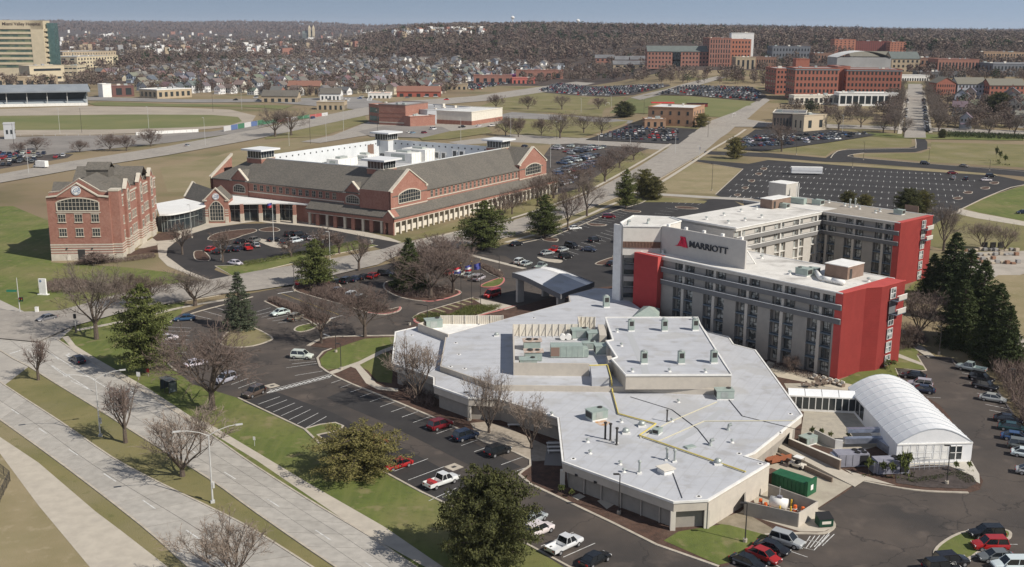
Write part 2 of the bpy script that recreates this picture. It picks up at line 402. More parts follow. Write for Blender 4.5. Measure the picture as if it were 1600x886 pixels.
far_L = [(-110,470),(0,548),(45,573),(88,600),(150,637.6),(220.6,682.7),(326,748),(400,801),(524,886),(680,985)]
far_R = [(-20,492),(89,530),(133,560),(215.5,608),(255.6,632.6),(326,677.7),(400,729),(497,790.5),(581,840.5),(648.6,886),(800,980)]
gsheet('verge_dry',[(-160,540),(0,600),(330,886),(420,1000),(-200,1000)],dry,1)
gsheet('median_lawn',near_R[:]+far_L[::-1],lawn2,1)
gsheet('verge_strip',[(-160,560),(0,656),(220,820),(294,886),(420,1000),(330,1000),(215,886),(175,828),(0,690),(-160,590)],lawn2,2)
gsheet('boulevard_crossing',[(-160,560),(-110,470),(-60,440),(40,488),(125,494),(112,514),(92,532),(60,560),(45,573),(7,602),(-40,640)],conc,2)
slabs('boulevard_road',near_L,near_R,2,5.0)
slabs('boulevard_road',far_L,far_R,3,5.4)
for pl in (near_R,far_L): kerb(pl,.3,.15)
kerb(far_R[1:],.3,.15);kerb(near_L[1:],.3,.15)
gsheet('foot_path',[(-60,655),(0,683),(60,723),(150,800),(190,830),(262,886),(360,970),(250,970),(140,886),(60,790),(0,709),(-60,680)],walk,3)
def dash(b,p,q,w=.15,z=.08):
    ribbon(b,[p,q],w,z,z)
lm = MB()
for (x0,y0,x1,y1) in [(18,640,30,648),(60,669.5,73,678),(108,703,122,712),(162,740.5,181,753),(223,782,243,796),(291,829,312,843),(375,886,400,903),
                         (125,553,145,566),(350,738,368,749),(417,780,437,793),(493,829,517,845),(571,880,590,893),(294,700,306,709),(80,572,105,590),(110,595,145,612),
                         (67,545,92,562)]:
    dash(lm,P(x0,y0),P(x1,y1),.18)
for a,b_ in [((66,545),(194,623)),((52,552),(40,545)),((82,572),(145,612))]: dash(lm,P(*a),P(*b_),.18)
for a,b_ in [((100,512),(124,490)),((32,548),(16,553)),((30,505),(37,509))]: dash(lm,P(*a),P(*b_),.4)
for (ax,ay) in [(204,612),(106,557)]:
    x,y = P(ax,ay);d = Vector(P(ax+20,ay+13))-Vector((x,y));d.normalize();n_ = Vector((-d.y,d.x));c0 = Vector((x,y))
    dash(lm,c0-d*1.2,c0+d*1.3,.25)
    tri = [c0-d*1.2+n_*.1,c0-d*1.9+n_*.9,c0-d*.6+n_*.9];i = [lm.V(p.x,p.y,.08) for p in tri];lm.F(i)
struct('lane_markings',lm,paint)
gsheet('lawn',[(89,530),(95,515),(128,500),(200,485),(290,470),(262,545),(300,600),(372,622),(476,671),(598,737),(700,786),(826,852),(900,892),(1010,960),(800,980),(648,886),(400,729),(215,608)],lawn,1)
gsheet('sidewalk',[(97,527),(107,525),(118,540),(150,560),(230,606),(300,652),(326,662),(400,706),(497,764),(600,823),(692,886),(810,960),(770,960),(664,886),(560,828),(400,719),(300,658),(222,614),(150,569),(115,548)],walk,3)
# ---- tree-lined street past the brick offices (runs off to the far right)
street_L = [(-60,478),(33,489),(95,486.5),(193,459),(250,447),(330,438),(400,425),(500,409),(600,390),(627,381),(700,366),(800,346),(860,327),(913,306),(950,287),(1000,260),(1050,228),(1085,208),(1110,191),(1150,176),(1195,153)]
street_R = [(-60,525),(60,536),(112,512),(194,489),(262,476),(345,461),(400,455),(458,446),(560,422),(590,415),(620,401),(700,392),(800,369),(883,341),(960,310),(1025,283),(1100,238),(1126,216),(1148,200),(1170,186),(1203,158)]
gsheet('street',street_L+street_R[::-1],stconc,4)
sj = MB()  # slab joints of the street: a dark sealed groove grid
A_ = W(street_L[4:19]);B_ = W(street_R[4:19])
kerb(street_L[4:10],.3,.14);kerb(street_L[10:18],.3,.14);kerb(street_R[10:17],.3,.14);kerb(street_R[4:6],.3,.14)
def strip(name,px,w,mt,lay):
    pts = smooth_pl(W(px));L,Rr = offs(pts,w);gsheet(name,[tuple(p) for p in L]+[tuple(p) for p in Rr[::-1]],mt,lay,True)
strip('sidewalk',[(120,516),(194,502),(286,480),(356,468)],1.6,walk,3)
strip('sidewalk',[(365,437),(400,429),(470,417),(560,401),(600,394)],1.8,walk,5)
strip('sidewalk',[(630,384),(700,367),(790,345),(850,326),(905,306),(950,283),(1010,249),(1060,218),(1080,208)],1.6,walk,5)
strip('sidewalk',[(790,379),(850,362),(905,342),(960,318),(975,314)],1.6,walk,5)
strip('sidewalk',[(1020,294),(1060,269),(1095,246),(1118,231),(1165,203)],1.8,walk,5)
strip('sidewalk',[(712,393),(760,405),(820,420)],1.8,walk,5)
# ---- hotel asphalt
asph_poly = [(343,468),(394,458),(458,446),(520,430),(590,416),(640,404),(700,394),(770,386),(840,372),(900,348),(960,323),(1000,316),(1140,310),(1175,330),(1200,420),(1170,520),(1330,610),(1400,575),(1437,555),(1487,560),(1545,600),(1600,670),(1690,790),(1800,980),(1000,980),(890,892),(826,852),(658,769),(597,736),(476,671),(372,622),(300,600),(250,560),(246,530),(257,507),(280,492)]
gsheet('car_park',asph_poly,asph,2)
gsheet('fresh_patch',[(700,394),(770,386),(845,371),(900,348),(962,322),(1000,316),(1140,310),(1175,330),(1170,400),(1000,470),(900,450),(830,425),(790,400)],asph2,3)
gsheet('fresh_patch',[(380,628),(476,671),(560,715),(658,769),(720,800),(770,775),(640,705),(520,645),(430,612)],asph2,3)
gsheet('fresh_patch',[(545,607),(626,637),(700,671),(775,710),(815,730),(770,745),(680,700),(600,660),(510,622)],asph2,3)
kerb([(372,622),(476,671)],smooth=False);kerb([(597,736),(658,769),(690,784),(826,852),(900,892),(1000,955)],smooth=False)
kerb([(257,509),(272,500),(310,487),(356,475),(395,464)],.4);kerb([(257,509),(247,530),(250,555),(275,580)],.4)
kerb([(1432,556),(1487,560),(1491,568),(1497,575),(1538,581),(1557,609),(1573,633),(1600,675),(1660,760)],.35,mt=mat('dark_kerb',(.16,.14,.13),.9),smooth=False)
kerb([(1432,555),(1447,579),(1440,580),(1398,575),(1408,598)],.35,smooth=False)
island('lawn_island',[(476,671),(500,664),(524,661),(536,666),(530,673),(496,680),(508,690),(500,694)],lawn,smooth=False)
island('lawn_island',[(346,538),(355,520),(385,511),(400,514),(424,527),(421,533),(395,541),(365,543)],lawn2)
island('lawn_island',[(460,516),(467,510),(492,505),(498,509),(484,516),(468,519)],lawn)
island('hedge_island',[(413,471),(420,469),(480,489),(516,500),(509,506),(497,510),(480,500),(440,484)],mulch,smooth=False)
island('planted_island',[(459,447),(472,440),(520,434),(535,452),(560,470),(600,484),(625,480),(622,487),(600,492),(575,489),(530,475),(480,461),(461,454)],mulch)
kerb([(575,489),(600,491),(622,486),(625,480)],.45,.16,redkerb)
island('planted_island',[(618,462),(600,450),(606,440),(640,440),(690,449),(716,454),(719,459),(700,466),(672,471),(645,469)],mulch)
kerb([(660,470.5),(675,471),(700,466),(718,459),(716,455)],.45,.17,redkerb)
island('lawn_island',[(751,447),(765,440),(785,434),(787,440),(778,447),(760,449)],lawn,kmt=redkerb)
island('hedge_island',[(745,415),(750,413),(785,430),(783,436),(765,428)],mulch,smooth=False)
island('planted_bed',[(645,497),(655,490),(740,465),(752,468),(790,478),(775,484),(700,508),(672,512),(650,503)],mulch,smooth=False)
kerb([(692,512),(735,498),(785,484),(806,478)],.5,.17,redkerb);kerb([(655,506),(648,503),(650,498),(665,494)],.5,.17,redkerb)
gsheet('paved_walk',[(742,470),(752,468),(806,480),(790,485),(760,480)],walk,14)
bb = MB()
for k in range(9):
    t = k/8;a = G(lerp(648,735,t),lerp(494,467,t));c = G(lerp(662,748,t),lerp(499,470,t));ribbon(bb,[a,c],.8,.1,.18)
struct('gravel_strips',bb,mat('tan_gravel',(.33,.29,.17),.95,(.2,.19,.1),2))
site = [(483,541),(500,531),(525,526.5),(618,525),(650,505),(700,505),(800,482),(900,455),(975,445),(1000,470),(1180,520),(1210,590),(1330,600),(1320,560),(1440,553),(1432,556),(1446,579),(1398,576),(1410,598),(1467,633),(1484,652),(1520,727),(1536,752),(1531,765),(1513,770.5),(1446,768),(1396,761.5),(1344,751.5),(1320,770),(1275,797),(1298,813),(1303,824),(1287,834),(1250,834),(1195,836),(1137,884),(1123,886),(1026,852),(961,819.5),(865,774),(829,757),(811,742),(818,736),(829,728),(829,719),(804,707),(757,691),(710,668),(678,653),(626,631),(550,600.5),(525,589),(510,580.5),(500,573),(496,560),(505,550),(518,545)]
sp = W(site);b = MB();b.prism(sp,0,.12);struct('building_grounds',b,mulch)
SS = [0]
def ssheet(name,px,mt,lay=1):
    SS[0] += 1;pts = W(px);b = MB();b.sheet(pts,.125+lay*.008+SS[0]*.0011 if lay == 1 else .152+SS[0]*.0011);return struct(name,b,mt)
i0 = site.index((1344,751.5));kerb(site[24:i0+1],.45,.15)
k0 = site.index((1275,797));kerb(site[k0:k0+6],.45,.15);kerb(site[k0+7:],.45,.15,smooth=False)
kerb([(327+155,541),(500,531),(525,526.5),(618,525)],.9,.16)
ssheet('lawn',[(502,572),(500,562),(512,550),(540,540),(570,530),(618,527),(618,540),(598,547),(560,566),(528,577),(512,579)],lawn)
ssheet('lawn',[(560,572),(600,550),(616,556),(612,600),(590,597),(575,580)],lawn)
ssheet('sidewalk',[(515,582),(528,577),(560,566),(598,547),(618,540),(618,546),(600,552),(562,571),(575,585),(588,600),(600,606),(622,608),(622,613),(590,610),(572,600),(556,577),(548,574),(528,583),(518,586)],walk,2)
ssheet('patio',[(735,662),(757,660),(790,668),(860,700),(864,720),(834,722),(805,706),(757,690),(745,683)],mat('pebble_paving',(.36,.31,.25),.95,(.28,.24,.19),1.5))
ssheet('patio',[(856,690),(905,690),(905,730),(850,728)],mat('grey_paving',(.22,.21,.2),.9))
ssheet('entry_walk',[(912,770),(922,764),(941,772),(930,779)],walk);ssheet('entry_walk',[(933,784),(948,778),(964,787),(948,797)],walk)
ssheet('entry_walk',[(893,777),(905,772),(915,777),(903,783)],walk)
ssheet('lawn',[(1037,846),(1060,832),(1120,822),(1150,815),(1204,836),(1180,850),(1140,880),(1123,884)],lawn)
ssheet('dirt_patch',[(1108,818),(1160,800),(1215,832),(1200,838),(1140,822)],mat('bare_dirt',(.27,.23,.17),.95,(.2,.17,.12),.5))
ssheet('service_walk',[(1156,802),(1170,790),(1290,800),(1300,815),(1300,826),(1287,832),(1250,832)],walk)
ssheet('loading_dock',[(1160,735),(1190,700),(1240,690),(1344,751.5),(1275,797),(1180,790)],mat('dock_concrete',(.42,.38,.30),.9,(.34,.3,.24),.4))
ssheet('courtyard_paving',[(1225,600),(1245,640),(1256,645),(1250,690),(1330,710),(1400,690),(1350,620),(1330,600)],mat('courtyard_concrete',(.40,.36,.29),.92,(.33,.30,.25),.8))
ssheet('terrace',[(1195,570),(1215,590),(1330,612),(1350,600),(1310,595),(1230,575),(1200,565)],mat('terrace_concrete',(.50,.44,.34),.9,(.43,.38,.3),.6))
ssheet('lawn',[(1310,597),(1340,582),(1400,560),(1412,520),(1440,540),(1432,556),(1446,579),(1398,576),(1405,592),(1400,600),(1340,604)],lawn)
ssheet('sidewalk',[(1402,553),(1440,568),(1443,573),(1402,559)],walk,2)
ssheet('sidewalk',[(1405,516),(1412,516),(1432,535),(1462,559),(1450,560),(1428,545)],walk,2)
ssheet('planting_bed',[(1398,735),(1440,728),(1480,728),(1520,745),(1526,757),(1510,765),(1446,763),(1400,756)],mat('dark_bark_mulch',(.075,.06,.055),.95,(.05,.04,.036),1),2)
ssheet('ramp_walk',[(1320,735),(1400,760),(1344,751)],walk,2)
ssheet('tent_apron',[(1404,725),(1518,722),(1530,742),(1531,757),(1480,730),(1410,732)],mat('light_paving',(.48,.45,.39),.9),1)
gsheet('side_lawn',[(1400,470),(1470,470),(1560,560),(1600,640),(1660,700),(1640,600),(1540,430),(1440,430)],lawn,1)
gsheet('rear_lawn',[(1440,380),(1480,330),(1520,325),(1600,345),(1800,360),(1800,400),(1600,398),(1500,398)],lawn2,1)
gsheet('salvage_yard',[(1480,395),(1600,392),(1800,395),(1800,425),(1600,428),(1540,445),(1560,480),(1600,520),(1640,560),(1560,540),(1500,440)],mat('yard_concrete',(.40,.36,.31),.93,(.31,.28,.24),.15),2)
gsheet('tan_lawn',[(1542,440),(1560,430),(1600,430),(1750,432),(1700,540),(1610,545),(1585,510),(1552,470)],dry,3)
gsheet('kerbed_lawn',[(1508,325),(1551,305),(1600,290),(1760,285),(1800,340),(1600,345),(1530,332)],lawn,2)
gsheet('path',[(1500,326),(1530,333),(1600,346),(1750,352),(1750,358),(1600,353),(1525,341),(1490,333)],walk,3)
gsheet('car_park',[(1118,305),(1161,264),(1110,256),(1080,251),(1083,249),(1170,256),(1200,250),(1335,260),(1450,267),(1560,275),(1600,283),(1700,285),(1600,289),(1551,304),(1508,324),(1460,350),(1300,345),(1200,330),(1140,312)],asph2,3)
gsheet('ring_road',[(1100,236),(1200,239),(1290,247),(1306,237),(1325,233),(1420,231),(1431,228),(1430,215),(1443,215),(1449,222),(1449,233),(1430,238),(1350,239),(1332,241),(1335,246),(1450,256),(1600,266),(1750,276),(1750,286),(1600,276),(1450,263),(1330,254),(1290,253),(1200,246),(1100,241)],asph2,4)
gsheet('dry_field',[(1081,255),(1161,262),(1118,303),(1036,300),(1030,286)],dry,2)
gsheet('dry_field',[(1120,232),(1160,228),(1195,240),(1120,240)],dry,2)
gsheet('meadow',[(1200,236),(1260,222),(1330,213),(1425,213),(1424,229),(1325,231),(1300,236),(1290,244)],lawn2,3)
gsheet('meadow',[(1340,243),(1360,240),(1440,239),(1455,232),(1455,222),(1600,226),(1750,235),(1750,270),(1600,262),(1450,253)],lawn2,3)
gsheet('lawn_strip',[(1350,213),(1350,208),(1600,214),(1600,220),(1450,218)],lawn,3)
strip('kerb_path',[(960,300),(1050,305),(1115,309),(1180,312)],6.0,conc,4)
gsheet('lawn',[(975,311),(1040,309),(1105,314),(1100,318),(1040,316),(985,316)],lawn2,4)
gsheet('office_lawn',[(-200,330),(20,322),(75,345),(80,410),(200,418),(260,425),(330,438),(250,447),(95,486),(33,489),(-100,478)],lawn,1)
gsheet('office_lawn',[(350,443),(380,425),(500,404),(620,385),(640,372),(700,350),(800,325),(900,280),(1000,236),(1010,245),(950,282),(860,323),(800,342),(700,362),(627,378),(600,388),(500,405),(400,421)],lawn2,3)
gsheet('forecourt_walk',[(246,384),(250,372),(275,357),(310,347),(380,342),(450,340),(500,348),(560,360),(610,372),(628,379),(600,381),(500,360),(400,346),(330,356),(285,370),(262,388),(262,402),(290,420),(330,437),(345,441),(320,440),(262,416),(248,402)],walk,6)
fl = [(260,400),(262,388),(285,370),(330,356),(380,350),(430,349),(500,356),(560,368),(620,379),(626,381),(600,391),(560,378),(500,392),(440,404),(371,414),(368,418),(340,416),(335,422),(366,434),(330,438),(290,422)]
gsheet('car_park',fl,asph2,7)
gsheet('entry_plaza',[(215,388),(225,380),(250,365),(250,378),(240,388)],walk,5)
gsheet('mulch_bed',[(238,372),(248,364),(270,362),(283,366),(270,375),(245,377)],mulch,7)
gsheet('mulch_bed',[(190,402),(215,390),(260,380),(255,395),(220,397)],mulch,5)
for isl,mm in (([(325,375),(335,366),(360,361),(395,358),(400,362),(380,368),(370,372),(352,376)],mulch),([(303,400),(305,393),(318,393),(328,403),(325,408),(308,407)],mulch),
                ([(402,376),(410,374),(447,384),(444,388),(425,386)],walk),([(405,359),(425,355),(437,359),(432,362),(412,362)],mulch),([(495,369),(510,368),(512,373),(500,375)],mulch)):
    island('planted_island',isl,mm,.3)
island('lawn_island',[(336,416),(371,415),(440,404),(500,392),(560,379),(590,384),(500,402),(366,433)],lawn,.35,smooth=False)
# ---- race track / fairground at upper left
gsheet('dirt_track',[(-300,172),(0,171),(130,167),(260,168),(360,172),(400,182),(392,194),(340,202),(250,208),(0,214),(-300,214)],gravel,2)
gsheet('infield',[(-300,183),(0,182.5),(200,180),(330,180.5),(372,184),(378,190),(360,196),(300,200),(180,203),(0,204),(-300,204)],field,3)
gsheet('lawn',[(137,162),(170,160),(260,163),(400,165),(460,166),(440,172),(380,168),(260,167),(150,166)],field,3)
gsheet('service_lot',[(-300,214),(0,215),(240,209),(330,206),(420,192),(450,190),(380,207),(260,224),(100,240),(0,250),(-300,270)],mat('grey_lot',(.24,.22,.2),.95,(.19,.175,.16),.05),2)
gsheet('avenue',[(-300,300),(-30,278),(110,253),(263,229),(400,203),(560,170),(640,158),(740,151),(860,134),(900,128),(930,130),(880,140),(760,158),(640,168),(570,182),(400,218),(263,243),(110,267),(-30,292),(-300,325)],stconc,4)
gsheet('avenue',[(130,152),(300,156),(420,155),(560,152),(600,160),(560,172),(420,160),(300,161),(130,157)],mat('grey_road',(.25,.235,.22),.95,(.2,.19,.18),.05),3)
gsheet('car_park',[(-300,248),(0,236),(60,238),(115,241),(105,247),(0,264),(-300,290)],asph,3)
gsheet('brown_field',[(250,262),(330,246),(400,226),(480,214),(520,216),(440,240),(350,280),(330,300),(262,300)],mat('brown_turf',(.25,.20,.12),.95,(.19,.165,.085),.05,detail=8),1)
gsheet('driveway',[(470,222),(520,212),(575,192),(620,188),(800,190),(740,203),(700,210),(610,207),(560,214),(500,224)],stconc,3)
gsheet('lawn',[(410,200),(470,196),(570,182),(575,190),(540,203),(500,214),(440,216),(415,218)],lawn2,2)
gsheet('lawn',[(650,212),(720,205),(760,200),(770,208),(700,218),(660,220)],lawn2,4)
gsheet('car_park',[(560,206),(600,197),(690,199),(705,206),(660,216),(580,214)],mat('grey_lot',(.2,.2,.2)),4)
gsheet('street',[(700,222),(800,210),(1040,222),(1060,226),(1030,234),(800,222),(720,226)],stconc,3)
gsheet('meadow',[(740,170),(800,148),(860,144),(980,152),(950,172),(940,184),(860,176)],lawn2,2)
gsheet('meadow',[(760,190),(860,180),(990,188),(905,216),(800,210)],lawn2,2)
gsheet('street',[(738,190),(800,176),(900,182),(950,186),(990,190),(985,195),(900,190),(800,186)],mat('grey_road',(.2,.2,.2)),3)
gsheet('sports_field',[(950,178),(985,153),(1190,161),(1148,186),(1060,182)],field,3)
gsheet('street',[(985,153),(1040,140),(1120,120),(1135,121),(1060,144),(1000,157)],stconc,4)
gsheet('car_park',[(837,144),(870,129),(1045,133),(1048,135),(990,149)],asph,4)
gsheet('car_park',[(1020,150),(1065,134),(1176,136),(1198,150),(1186,160)],asph,4)
gsheet('car_park',[(915,219),(985,195),(1010,199),(1090,203),(1060,226)],asph2,5)
gsheet('car_park',[(1130,233),(1180,203),(1300,205),(1375,211),(1290,224),(1190,237)],asph2,5)
gsheet('car_park',[(836,292),(845,250),(862,226),(900,224),(1015,232),(985,242),(900,296),(865,306)],asph,4)
gsheet('street',[(1110,192),(1150,186),(1200,193),(1330,196),(1600,205),(1600,211),(1330,203),(1200,200),(1140,200)],stconc,4)
gsheet('street',[(1419,132),(1441,132),(1447,216),(1413,216)],stconc,5)
gsheet('sidewalk',[(1441,140),(1444,140),(1457,210),(1451,210)],walk,5);gsheet('sidewalk',[(1416,140),(1419,140),(1409,210),(1402,210)],walk,5)
gsheet('car_park',[(1485,151),(1540,150),(1600,156),(1600,178),(1500,175)],asph,5)
# ---- painted stall lines
pl = MB();yl = MB()
def stalls(p0,p1,q0,q1,n,z=.045,w=.12,b=None,skip=()):
    a0,a1,c0,c1 = [Vector(P(*p)) for p in (p0,p1,q0,q1)]
    for i in range(n):
        if i in skip: continue
        t = i/(n-1);ribbon(b or pl,[a0.lerp(a1,t),c0.lerp(c1,t)],w,z,z)
stalls((403,632),(478,669),(437,620),(510,651),7)
stalls((612,738),(880,871),(669,717),(930,849),10)
stalls((670,783),(694,795),(713,763),(733,775),2)
stalls((503,592),(828,748),(545,578),(880,729),19,skip=(0,))
stalls((510,623),(770,745),(554,609),(806,730),16,skip=(15,)) if False else None
stalls((262,511),(257,551),(299,513),(290,551),7);stalls((300,492),(335,480),(330,499),(363,489),3)
stalls((392,490),(434,505),(423,481),(480,499),6)
stalls((447,575),(461,587),(496,568),(504,580),2);stalls((452,563),(456,569),(492,561),(494,565),2)
stalls((340,590),(372,607),(365,580),(400,597),4)
stalls((1503,583),(1575,680),(1540,588),(1612,690),12);stalls((1412,590),(1438,620),(1447,590),(1470,622),4)
stalls((1206,880),(1262,844),(1232,893),(1290,850),3)
for k in range(6): ribbon(pl,[P(1253+k*6.4,858-k*1.0),P(1266+k*7.5,838-k*.6)],.12,.045,.045)
ribbon(pl,[P(1250,855),P(1272,860),P(1300,828)],.12,.045,.045)
stalls((1468,850),(1480,870),(1590,851),(1600,871),2)
a,c = (420,610),(516,585)
for dy in (0,5): ribbon(pl,[P(a[0],a[1]+dy*.9),P(c[0],c[1]+dy)],.15,.045,.045)
for k in range(14):
    t = k/13;ribbon(pl,[P(lerp(a[0],c[0],t)-3,lerp(a[1],c[1],t)+4.4),P(lerp(a[0],c[0],t)+5,lerp(a[1],c[1],t)+.3)],.3,.045,.045)
for a,c in [((434,459),(459,455)),((509,500),(535,493)),((506,522),(518,527))]: ribbon(pl,[P(*a),P(*c)],.45,.045,.045)
ribbon(yl,[P(440,459),P(530,492)],.12,.045,.045)
stalls((820,371),(905,346),(850,377),(930,353),9);stalls((900,349),(960,326),(945,354),(985,332),9);stalls((865,400),(960,353),(885,406),(985,360),13)
stalls((1000,316),(1095,320),(1038,316),(1035,316),2) if False else None
stalls((1045,312),(1100,316),(1040,317),(1090,320),6);stalls((985,352),(1040,325),(1020,352),(1060,328),7)
stalls((352,377),(362,382),(368,372),(378,376),2);stalls((374,409),(470,392),(393,414),(490,398),9);stalls((400,388),(420,398),(425,383),(440,392),3)
stalls((478,356),(550,372),(487,350),(560,364),8)
bl = MB()
for r in range(7):
    for k in range(44):
        t = k/43
        px = lerp(1150+r*9-50*(r == 0)*0,1590,t);
gx0,gy0 = P(1120,306);g = Vector(P(1161,266))-Vector(P(1118,303));g.normalize();hdir = Vector((g.y,-g.x))
bw = W([(1130,304),(1168,266),(1200,254),(1335,264),(1450,271),(1530,277),(1500,318),(1440,345),(1300,340),(1150,312)])
for i in range(-5,75):
    for j in range(-2,14):
        c0 = Vector((gx0,gy0))+hdir*(i*2.75)+g*(j*17.5)
        if inpoly(c0.x,c0.y,bw):
            ribbon(bl,[c0-g*2.5,c0+g*2.5],.2,.06,.06)
            if i % 1 == 0: ribbon(bl,[c0-hdir*1.37,c0+hdir*1.37],.09,.06,.06)
struct('parking_lines',bl,paint)
struct('parking_lines',pl,paint);struct('driveway_line',yl,yellowp)
kerb([(1118,304),(1161,264),(1110,256)],.4,.13,smooth=False);kerb([(1485,336),(1508,324),(1551,304),(1600,289),(1700,285)],.5,.14)
kerb([(800,383),(860,371),(905,353),(960,330),(1003,317),(1010,313)],.4,.13,smooth=False)
kerb([(1298,247),(1306,238),(1325,234),(1420,232),(1431,229),(1430,216)],.5);kerb([(1600,268),(1450,256),(1335,246),(1330,242),(1350,239)],.5)
for p4 in ([(868,376),(905,350),(915,352),(880,380)],):
    pass
island('lawn_island',[(846,369),(862,372),(872,374),(868,378),(850,376)],mulch,.35);island('lawn_island',[(917,349),(930,350),(946,351),(944,353),(925,353)],mulch,.35)
island('lawn_island',[(970,328),(985,329),(1000,330),(998,332),(980,331)],mulch,.35);island('lawn_island',[(840,402),(855,405),(877,407),(873,411),(850,408)],kerbm,.35)
island('lawn_island',[(930,413),(945,406),(968,401),(968,416),(950,415)],mulch,.35)
island('lawn_island',[(1056,323),(1075,323),(1091,326),(1080,327),(1060,326)],mulch,.3)
for (x,y) in [(1152,305),(1164,294),(1174,283),(1185,272),(1193,264)]: island('planter_island',[(x-5,y),(x,y-1.8),(x+5,y-1.3),(x+4,y+1),(x,y+1.8)],mulch,.3)
for (x,y) in [(1512,301),(1539,294),(1553,286),(1496,310)]: island('planter_island',[(x-7,y),(x,y-1.8),(x+7,y-1.3),(x+6,y+1.3),(x-2,y+2)],mulch,.3)
gsheet('median_strip',[(1200,250),(1190,247),(1290,254),(1318,256),(1450,264),(1555,272),(1560,275),(1450,268),(1335,260)],dry,5)
dm = MB()
for (x,y) in [(709,730),(425,603)]:
    cx,cy = P(x,y);dm.o = (cx,cy,0);dm.c,dm.s = math.cos(.75),math.sin(.75);dm.box(-1.1,-1.1,.01,1.1,1.1,.055);dm.box(-.4,-.3,.055,.4,.3,.07,1)
struct('storm_drains',dm,[kerbm,darkmetal])
island('lawn_island',[(1460,866),(1470,851),(1500,834),(1540,827),(1571,829),(1579,835),(1574,843),(1560,842),(1545,850),(1520,870),(1500,876),(1470,874)],lawn)
# ================================================================== NEAR BUILDINGS
_wc = {}
def win(parent,x,y,z,rz,w,h,arch=False,cols=2,rows=2,fr=None,gl=None,sur=None,surround=True):
    """window = stone surround + frame bars (one mesh) with its pane a sub-part; local -y is outward"""
    key = (w,h,arch,cols,rows,fr,gl,sur,surround)
    if key not in _wc:
        b = MB();t = .12;n = 14
        def top(u): return h - (h*.32)*(abs(u)/(w/2))**2 if arch else h
        if surround:
            b.box(-w/2-.18,-.22,-.22,w/2+.18,0,0,0)
            if not arch: b.box(-w/2-.15,-.14,h,w/2+.15,0,h+.22,0)
            else:
                for k in range(n):
                    a,c = -w/2+w*k/n,-w/2+w*(k+1)/n
                    for (y0,q0,q1) in ((-.16,0,.35),):
                        i = [b.V(a,y0,top(a)+q0),b.V(c,y0,top(c)+q0),b.V(c,y0,top(c)+q1),b.V(a,y0,top(a)+q1)];b.F(i,0)
                        j = [b.V(a,0,top(a)+q1),b.V(c,0,top(c)+q1)];b.F((i[3],i[2],j[1],j[0]),0)
                        j = [b.V(a,0,top(a)+q0),b.V(c,0,top(c)+q0)];b.F((j[0],j[1],i[1],i[0]),0)
                for s_ in (-1,1): b.box(s_*w/2,-.16,0,s_*(w/2+.3),0,top(w/2)+.1,0)
        for k in range(cols+1):
            u = -w/2+w*k/cols;hh = top(min(max(u,-w/2+.02),w/2-.02));b.box(u-t/2*.7,-.1,0,u+t/2*.7,-.02,hh,1)
        for k in range(rows+(0 if arch else 1)): zz = h*k/rows;b.box(-w/2,-.09,zz-.035 if k else 0,w/2,-.025,zz+.045,1)
        f = b.mesh('window',[sur or stone,fr or stone])
        g = MB()
        if arch:
            for k in range(n):
                a,c = -w/2+w*k/n,-w/2+w*(k+1)/n;g.face([(a,-.012,0),(c,-.012,0),(c,-.012,top(c)),(a,-.012,top(a))])
        else: g.box(-w/2,-.02,0,w/2,-.004,h)
        _wc[key] = (f,g.mesh('pane',[gl or glass]))
    f,g = _wc[key]
    o = link('window',f,parent,(x,y,z),rz);link('pane',g,o);return o
def Q(px,py,z): return P(px,py,z)
def inset(pts,d):
    A = sum(pts[i-1][0]*pts[i][1]-pts[i][0]*pts[i-1][1] for i in range(len(pts)))
    if A < 0: pts = pts[::-1]
    out = [];n = len(pts)
    for i in range(n):
        p0,p1,p2 = Vector(pts[i-1]),Vector(pts[i]),Vector(pts[(i+1) % n])
        d1 = (p1-p0).normalized();d2 = (p2-p1).normalized();n1 = Vector((-d1.y,d1.x));n2 = Vector((-d2.y,d2.x))
        k = n1+n2;k = k/max(k.dot(n1)*1.0,.35) if k.length > .1 else n1
        out.append(tuple(p1+k*d))
    return out
def rel(pts,o): return [(p[0]-o[0],p[1]-o[1]) for p in pts]
# ------------------------------------------------------------------ convention centre
membrane = layered(layered(mat('grey_white_roof_membrane',(.455,.465,.49),.8,(.41,.42,.445),.35,detail=8),(.50,.51,.53),.09,.5,.2,fac=.7),(.33,.32,.31),.35,.57,.12,vec=(1,1,1),fac=.55)
layered(membrane,(.37,.36,.34),.13,.55,.06,fac=.45);layered(membrane,(.40,.395,.385),1.0,.56,.1,vec=(.25,2.2,1),fac=.4)
creamwall = layered(mat('cream_wall_panel',(.50,.455,.39),.85,(.45,.41,.355),.8),(.36,.33,.29),1.2,.6,.2,vec=(1,1,.15),fac=.4)
taupe = mat('taupe_wall',(.31,.285,.25),.85,(.27,.25,.22),.8)
cc_o = P(1000,680);cc = thing('convention_centre','low sprawling convention building with a pale grey roof full of vents','convention centre',(cc_o[0],cc_o[1],0))
ZA,ZB,ZF = 4.4,5.4,8.0
low = [Q(618,518.5,ZA),Q(613,567,ZA),Q(678,590,ZA),Q(678,602,ZA),Q(732,621,ZA),Q(779,623,ZA),Q(872,653,ZA),Q(879.5,721,ZA),Q(1053,784,ZA),Q(1106,781,ZA),Q(1201,724,ZA),Q(1163,713,ZA),Q(1178,707,ZA),Q(1253,648,ZA),Q(1207,584,ZA),Q(1180,547,ZA),Q(1146,538,ZA),Q(1138,526,ZA),Q(1104,518,ZA),Q(1060,520,ZA),Q(930,500,ZA),Q(800,510,ZA),Q(700,521,ZA),Q(653,510.4,ZA)]
lowr = rel(low,cc_o)
ins = rel(inset(low,.9),cc_o)
b = MB();b.prism(ins,0.1,2.95);part('wall',b,[taupe],cc)
